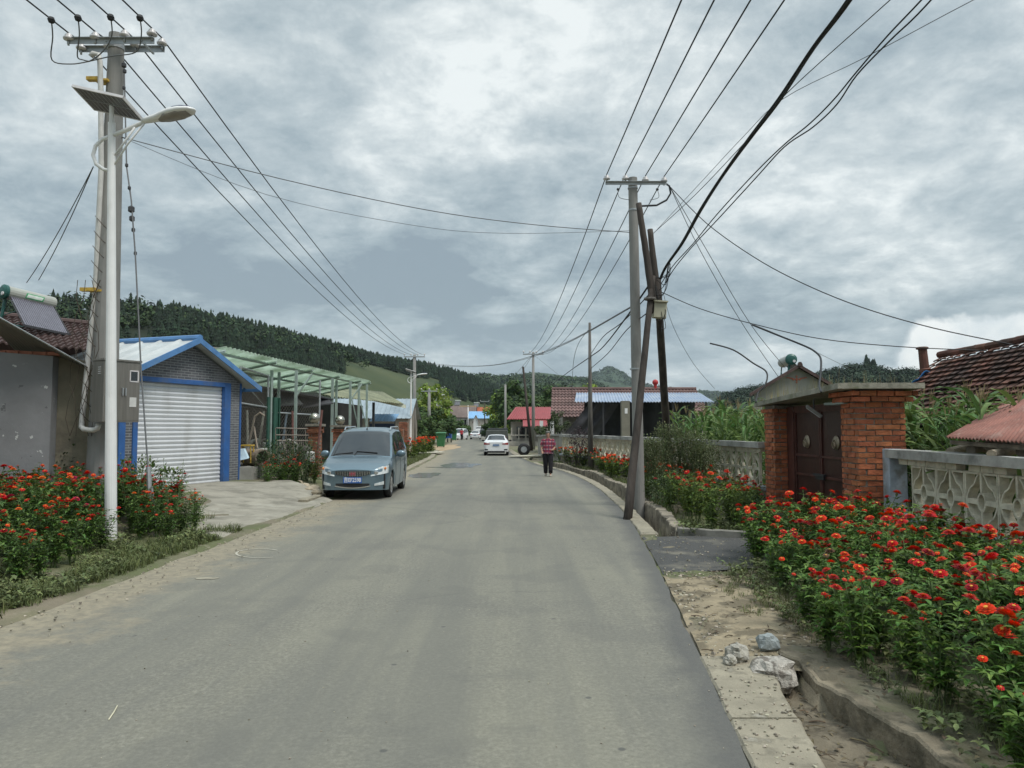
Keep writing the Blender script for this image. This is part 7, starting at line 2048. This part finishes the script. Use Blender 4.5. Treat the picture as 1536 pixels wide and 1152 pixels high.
# gravel, crumbs and clods
mb = MB(); random.seed(5)
def pebble(x, y, z, s_):
    mb.box((x, y, z + s_ * .25), (s_ * uni(.7, 1.3), s_ * uni(.7, 1.3), s_ * uni(.4, .8)), rz=rnd() * 3, jit=s_ * .22)
for _ in range(900):
    y = uni(5.6, 8.9); u = rnd(); x = re(y) + .03 + 1.25 * u; pebble(x, y, .01, uni(.006, .028))
for _ in range(240):
    y = uni(3, 5.6); x = uni(re(y), pl(SO_T, y)); pebble(x, y, .012, uni(.005, .016))
for _ in range(500):
    y = uni(6, 17); x = le(y) - random.gauss(0, .3); pebble(x, y, .012, uni(.005, .02))
for _ in range(350):
    y = uni(8.7, 12.2); x = re(y) + uni(.0, 2.5); pebble(x, y, .02, uni(.006, .02))
for _ in range(260): pebble(uni(-4, 1.5), uni(3.6, 14), .002, uni(.003, .009))
mb.build('gravel', mat('gravel', (.30, .27, .21), .95, .3, 9, island=.5), kind='stuff', label='loose gravel and crumbs along the road edges', cat='gravel')
mb = MB()
for _ in range(130):
    y = uni(3.0, 8.8)
    if y < 5.6: x = uni(pl(SO_T, y), pl(IK_T, y)); z = -.14
    else: x = re(y) + uni(.1, 1.3); z = .03
    a = uni(0, 6.28); ln = uni(.03, .14); mb.tube([(x, y, z), (x + ln * math.cos(a) * .5, y + ln * math.sin(a) * .5, z + .01), (x + ln * math.cos(a), y + ln * math.sin(a), z + .004)], uni(.002, .005), 4)
for _ in range(420):
    y = uni(2.8, 8.8)
    if y < 5.6: x = uni(pl(SO_T, y), pl(IK_T, y)) if rnd() < .5 else pl(IK_T, y) + uni(.05, .5); z = -.145 if x < pl(IK_T, y) else .05
    else: x = re(y) + uni(.1, 1.4); z = .03
    leaf(mb, V((x, y, z)), (uni(-1, 1), uni(-1, 1), uni(0, .3)), uni(.01, .03), uni(.02, .06), .2)
mb.build('dead_leaves', mat('leaf_litter', (.11, .085, .05), .9, .4, 9, island=.5), kind='stuff', label='dead leaves and twigs in the near ditch and on the dirt patch', cat='leaf litter')
# rocks
def rock(c, s_, m, label, sq=(1, 1, .8), seed=0):
    import bmesh
    bm = bmesh.new(); bmesh.ops.create_icosphere(bm, subdivisions=3, radius=1)
    for v in bm.verts:
        n_ = v.co.normalized(); k = 1 + .35 * noise.noise(n_ * 1.3 + V((seed, 0, 0))) + .16 * noise.noise(n_ * 4 + V((0, seed, 0))) + .07 * noise.noise(n_ * 11)
        q = n_ * k; q = V((round(q.x * 2.2) / 2.2 * .45 + q.x * .55, round(q.y * 2.2) / 2.2 * .45 + q.y * .55, round(q.z * 2.2) / 2.2 * .45 + q.z * .55)); v.co = V((q.x * s_ * sq[0], q.y * s_ * sq[1], q.z * s_ * sq[2]))
    me = bpy.data.meshes.new('rock'); bm.to_mesh(me); bm.free(); me.materials.append(m)
    o = bpy.data.objects.new('rock', me); col.objects.link(o); o.location = c; tag(o, label, 'rock')
m_rk = mat('pale_rock', (.38, .36, .31), .95, .25, 12, .9, bscale=40); dirty(m_rk, (.14, .13, .09), 9, .5, .62, .8)
m_rkb = mat('grey_rock', (.28, .31, .31), .9, .12, 9, .5)
m_rkw = mat('crumbling_lime_rock', (.46, .43, .38), .95, .3, 25, 1.0, bscale=60); dirty(m_rkw, (.13, .11, .09), 14, .5, .58, .85)
g = G(1105, 982, .05); rock((g.x, g.y, .06), .085, m_rk, 'pale mossy rock at the end of the kerb strip', seed=1)
g = G(1090, 985, .02); rock((g.x - .02, g.y - .15, .04), .045, m_rk, 'smallest rock at the road edge by the kerb strip end', seed=8)
g = G(1152, 968, .05); rock((g.x, g.y, .07), .085, m_rkb, 'angular blue-grey rock between the kerb strip and the flower bed', sq=(1, .8, .8), seed=3)
g = G(1165, 1012, .0); rock((g.x, g.y + .08, -.02), .15, m_rkw, 'crumbling white limy lump at the head of the ditch', sq=(1.15, 1.0, .75), seed=5)
g = G(182, 806, .05); rock((g.x + .05, g.y, .04), .13, m_rkw, 'white mortar lump at the foot of the nearest street lamp', sq=(1.3, .8, .5), seed=6)
# bushes
def bush(name, label, c, parts, m, stems=6, cat='bush', s=.05, n=260, rnds=None, group=None, leafm=True):
    t = T(name, label, cat, tuple(c), group)
    mb = MB(); c = V(c)
    for (dx, dy, dz, rx, ry, rz_) in parts:
        cc_ = c + V((dx, dy, dz))
        for _ in range(n):
            d = V((random.gauss(0, 1), random.gauss(0, 1), random.gauss(0, 1))).normalized(); k = uni(.25, 1) ** .5 * uni(.8, 1.12)
            p = cc_ + V((d.x * rx * k, d.y * ry * k, d.z * rz_ * k))
            if p.z < c.z + .02: continue
            o = (d + V((uni(-.7, .7), uni(-.7, .7), uni(-.3, .9)))); ln = s * uni(.7, 1.5); leaf(mb, p, o, ln * .5, ln, uni(.1, .5))
    mb.build('foliage', m, t)
    mb = MB()
    for k in range(stems):
        q = random.choice(parts); a = c + V((uni(-.06, .06), uni(-.06, .06), 0)); b = c + V((q[0] + uni(-.4, .4) * q[3], q[1] + uni(-.4, .4) * q[4], q[2] + q[5] * uni(.5, .9)))
        mb.tube([a, a.lerp(b, .5) + V((uni(-.05, .05), 0, .05)), b], [.014, .004], 5)
    mb.build('stems', m_stem if leafm else m_wood, t)
    return t
m_feather = mat('feathery_green', (.14, .165, .08), .85, .3, 4, island=.4, trans=.25)
m_bushd = mat('dark_bush', (.055, .09, .032), .7, .3, 4, island=.45, trans=.15)
m_bushg = mat('bush_green', (.10, .15, .045), .7, .3, 4, island=.45, trans=.2)
random.seed(12)
for k, (px, d, h_, r_) in enumerate(((985, 16.8, 1.35, .5), (1003, 17.4, 1.65, .58), (1026, 17.0, 1.6, .6), (1046, 16.6, 1.45, .5), (975, 18.5, 1.3, .45), (1060, 17.2, 1.3, .45))):
    q = P(px, 700, d)
    bush('feathery_shrub', 'loose feathery grey-green shrub growing under the dark leaning pole against the lattice wall', (q.x, d, .06), [(0, 0, h_ * .45, r_ * .8, r_ * .8, h_ * .5), (.1, 0, h_ * .7, r_ * .7, r_ * .6, h_ * .4), (-.15, 0, h_ * .8, r_ * .4, r_ * .4, h_ * .3)], m_feather, 12, s=.045, n=850, group='feathery shrubs under the dark leaning pole', cat='shrub')
q = P(975, 740, 15.6); bush('bush', 'low dark green bush just right of the foot of the right concrete pole', (3.1, 15.4, .06), [(0, 0, .35, .35, .4, .4), (.3, .1, .45, .4, .4, .4)], m_bushd, s=.05, n=420)
bush('bush', 'dark low bush at the foot of the far gateway pier', (4.55, 14.2, .05), [(0, 0, .2, .4, .6, .28), (-.2, -.7, .18, .4, .5, .24)], mat('blue_green_leaf', (.03, .075, .035), .7, .3, 4, island=.4), s=.045, n=520)
bush('bush', 'dark bushy weeds against the brown wall behind the left concrete pole', (-8.0, 13.0, .15), [(0, 0, .6, .45, .35, .7), (.2, 0, 1.0, .3, .3, .45), (-.3, 0, .4, .4, .3, .4)], m_bushd, s=.06, n=420)
bush('bush', 'leafy green weeds between the meter cabinet pole and the garage', (-7.6, 15.4, .15), [(0, 0, .5, .4, .35, .5), (.4, .2, .4, .4, .3, .4), (-.2, -.5, .5, .4, .4, .5)], m_bushg, s=.07, n=380)
for k, px in enumerate((400, 428, 455)):
    q = P(px, 700, 21.4 + .3 * k); bush('bush', 'unruly dark green bush between the concrete pipe and the minivan', (q.x, q.y, .1), [(0, 0, .5, .5, .4, .6), (.2, 0, .8, .4, .35, .5)], m_bushd, s=.06, n=480, group='bushes between the concrete pipe and the minivan')
bush('bush', 'dark purple-leaved bush on the long bed against the far lattice wall', (P(866, 643, 31).x, 31, .06), [(0, 0, .7, .7, .5, .6), (.1, 0, 1.2, .5, .4, .5)], mat('purple_leaf', (.055, .035, .04), .8, .3, 4, island=.4), s=.07, n=420, leafm=False)
# tall spindly plants by guy wire
for k, (px, py, h_) in enumerate(((258, 775, 1.0), (196, 770, 1.1), (275, 772, .7), (60, 800, .95))):
    g = G(px, 800, .1); t = T('wild_plant', ['tallest spindly wild plant rising right of the guy wire', 'wild plant rising just right of the nearest street lamp', 'short spindly wild plant right of the guy wire', 'spindly wild plant before the grey plaster wall'][k], 'plant', (g.x, g.y, .1)); mb = MB(); ms = MB()
    base = V((g.x, g.y, .1)); 
    for j in range(5):
        tip = base + V((uni(-.22, .22), uni(-.1, .1), h_ * uni(.7, 1.15))); ms.tube([base, base.lerp(tip, .5) + V((uni(-.04, .04), 0, 0)), tip], [.006, .002], 4)
        for i in range(14): p = base.lerp(tip, uni(.2, 1)); a = uni(0, 6.28); ln = uni(.03, .07); leaf(mb, p, (math.cos(a), math.sin(a), uni(-.1, .8)), ln * .5, ln, .3)
    ms.build('stems', m_stem, t); mb.build('foliage', m_bushg, t)
# corn
m_corn = mat('corn_leaf', (.12, .205, .055), .6, .25, 2, island=.35, trans=.25)
m_tassel = mat('corn_tassel', (.28, .22, .11), .9, .2, 8)
def corn_proto(H):
    mb = MB(); ms = MB(); mt = MB()
    ms.tube([(0, 0, 0), (.01, 0, H * .5), (0, .02, H * .93)], [.014, .006], 5)
    for k in range(13):
        z = H * (.14 + .78 * k / 13); a = (k % 2) * math.pi + uni(-.5, .5); ln = uni(.6, .95) * (1.05 - .5 * abs(k / 13 - .5)); el = uni(1.0, 1.35); rs = []; c, s_ = math.cos(a), math.sin(a); x = 0; h = 0; e = el
        for i in range(8):
            w_ = .042 * math.sin(math.pi * min(1, (i + .7) / 8.2)) ** .7; wv_ = .012 * math.sin(i * 1.9 + k); rs.append([(c * x - s_ * w_, s_ * x + c * w_, z + h + wv_), (c * x, s_ * x, z + h - .012), (c * x + s_ * w_, s_ * x - c * w_, z + h - wv_)])
            st = ln / 7; x += math.cos(e) * st; h += math.sin(e) * st; e -= uni(.12, .32)
        mb.rings(rs, 0, False, False)
    for k in range(7): a = uni(0, 6.28); mt.tube([(0, .02, H * .93), (.06 * math.cos(a), .06 * math.sin(a) + .02, H * .93 + uni(.12, .26))], [.005, .003], 3)
    t = T('corn_plant', None, 'corn', (0, 0, 0))
    mb.build('leaves', m_corn, t); ms.build('stalk', m_stem, t); mt.build('tassel', m_tassel, t); return t
random.seed(41)
CP = [corn_proto(uni(2.2, 2.5)) for _ in range(6)]
def cornfield(poly, n, mind, label, group, sc=(.85, 1.06)):
    for x, y in scatter(poly, n, mind):
        t = copy_tree(random.choice(CP)); t['label'] = label; t['group'] = group; s_ = uni(*sc); t.location = (x, y, 0); t.scale = (s_, s_, s_); t.rotation_euler = (uni(-.07, .07), uni(-.07, .07), uni(0, 6.28))
cornfield([(5.55, 15.9), (5.3, 18.5), (5.0, 21.5), (4.95, 24.5), (8.5, 26), (9.5, 19), (9.0, 15.9)], 150, .26, 'corn plant behind the long lattice wall, left of the brick gateway', 'corn behind the long lattice wall', (.86, 1.04))
cornfield([(6.15, 11.0), (5.85, 9.9), (5.95, 9.3), (7.1, 9.6), (7.35, 11.5), (7.5, 13.5), (6.9, 15.4), (6.5, 13.5)], 50, .24, 'corn plant between the brick gateway and the old tiled roof', 'corn right of the brick gateway', (.84, .98))
cornfield([(9.3, 20.5), (7.6, 20.5), (9.5, 30), (15, 30), (14, 20.5)], 34, .35, 'corn plant rising behind the slab of the brick gateway', 'corn behind the gateway', (.95, 1.12))
kill(CP)
mb = MB(); random.seed(2)
for _ in range(170):
    x = uni(4.95, 6.1); y = uni(11.0, 15.4); p = V((x, y, 2.29)); h = uni(.06, .3) * (1 if rnd() < .8 else 1.5)
    mb.tube([p, p + V((uni(-.04, .04), uni(-.04, .04), h))], [.0035, .0015], 3)
mb.build('roof_weeds', m_grassd, kind='stuff', label='sparse dry weeds growing on the gateway slab', cat='weeds')
# trees
def tree(name, label, base, H, crown, m, n=900, s=.22, tr=.14, cat='tree'):
    base = V(base); t = T(name, label, cat, tuple(base)); mb = MB(); ms = MB()
    ms.tube([base - V((0, 0, .2)), base + V((uni(-.1, .1), 0, H * .3)), base + V((uni(-.2, .2), 0, H * .72))], [tr, tr * .7, tr * .25], 8)
    for (dx, dy, dz, r) in crown:
        c = base + V((dx, dy, dz)); a = base + V((0, 0, H * uni(.22, .42))); ms.tube([a, a.lerp(c, .55) + V((0, 0, -.1)), c], [tr * .4, tr * .25, .02], 5)
        sub = [(c + V((uni(-.7, .7), uni(-.7, .7), uni(-.6, .7))) * r, r * uni(.35, .6)) for _ in range(8)]
        for q, rr in sub: leafblob(mb, q, rr, rr, rr * .8, n // 8, s, shell=.45)
    ms.build('trunk', m_wood, t); mb.build('crown', m, t); return t
m_tr1 = mat('tree_leaf', (.055, .10, .026), .8, .3, .8, island=.45, trans=.2)
m_tr2 = mat('bright_tree_leaf', (.19, .27, .04), .8, .3, .8, island=.4, trans=.25)
random.seed(14)
q = P(832, 643, 44); tree('small_tree', 'small leafy tree behind the head of the walking person', (q.x, 44, 0), 2.6, [(0, 0, 1.95, .62), (-.5, 0, 1.7, .45), (.5, 0, 1.75, .5), (.1, 0, 2.45, .45), (-.9, 0, 1.6, .3)], mat('small_tree_leaf', (.05, .07, .025), .8, .3, 2, island=.4), 420, .06, .07)
def ctree(px, d, H, r, m, label, **k):
    q = P(px, 643, d); cr_ = [(0, 0, H * .62, r), (-r * .7, 0, H * .5, r * .7), (r * .7, 0, H * .52, r * .7), (0, -r * .5, H * .42, r * .7), (uni(-.3, .3) * r, 0, H * .85, r * .6)]
    tree('tree', label, (q.x, d, 0), H, cr_, m, **k)
ctree(640, 84, 6.8, 2.4, m_tr2, 'bright green tree behind the shorter pole on the left', s=.20, n=900)
ctree(625, 76, 3.6, 2.0, m_tr1, 'dark rounded tree at the left of the road, left of the bright tree', s=.18, n=800)
ctree(650, 82, 3.4, 1.9, m_tr1, 'dark rounded tree just right of the bright tree on the left', s=.18, n=800)
ctree(612, 70, 2.4, 1.5, m_tr1, 'low dark tree behind the second street lamp', s=.15, n=700)
ctree(676, 150, 3.4, 2.6, m_tr1, 'dark tree mass before the distant brown-roofed house', s=.3, n=700)
ctree(692, 168, 1.9, 2.0, m_tr1, 'low dark shrubby tree left of the street end', s=.3, n=600)
ctree(775, 100, 7.4, 3.4, m_tr1, 'large green tree behind the red roofed house, left side', s=.28, n=1000)
ctree(756, 108, 6.0, 2.8, m_tr2, 'lighter green tree left of the bare concrete post', s=.28, n=900)
ctree(800, 104, 6.2, 3.6, m_tr1, 'green tree directly behind the red roof', s=.28, n=900)
ctree(741, 112, 3.0, 1.6, m_tr1, 'small dark tree right of the dark jeep', s=.24, n=600)
ctree(888, 90, 7.0, 2.0, m_tr2, 'bright green treetop above the long tiled house', s=.22, n=800)
ctree(836, 96, 6.6, 3.0, m_tr1, 'dark green tree behind the left end of the long tiled house', s=.26, n=800)
ctree(862, 98, 5.6, 2.6, m_tr1, 'dark tree between two others behind the long tiled house', s=.26, n=700)
# small debris along left verge by road : haze last
hz_ = bpy.data.meshes.new('haze')
mb = MB(); mb.bx((-4000, -200, -4), (4000, 3200, 260))
ho = mb.build('haze', bpy.data.materials.new('haze_air'), kind='stuff', label='thin bluish haze in the air of the valley', cat='haze')
hm = ho.data.materials[0]; hm.use_nodes = True; nt = hm.node_tree; nt.nodes.clear()
pv = N('ShaderNodeVolumePrincipled'); pv.inputs['Color'].default_value = (.72, .84, .95, 1); pv.inputs['Density'].default_value = .00010; pv.inputs['Anisotropy'].default_value = 0
om = N('ShaderNodeOutputMaterial'); L(pv.outputs[0], om.inputs['Volume'])
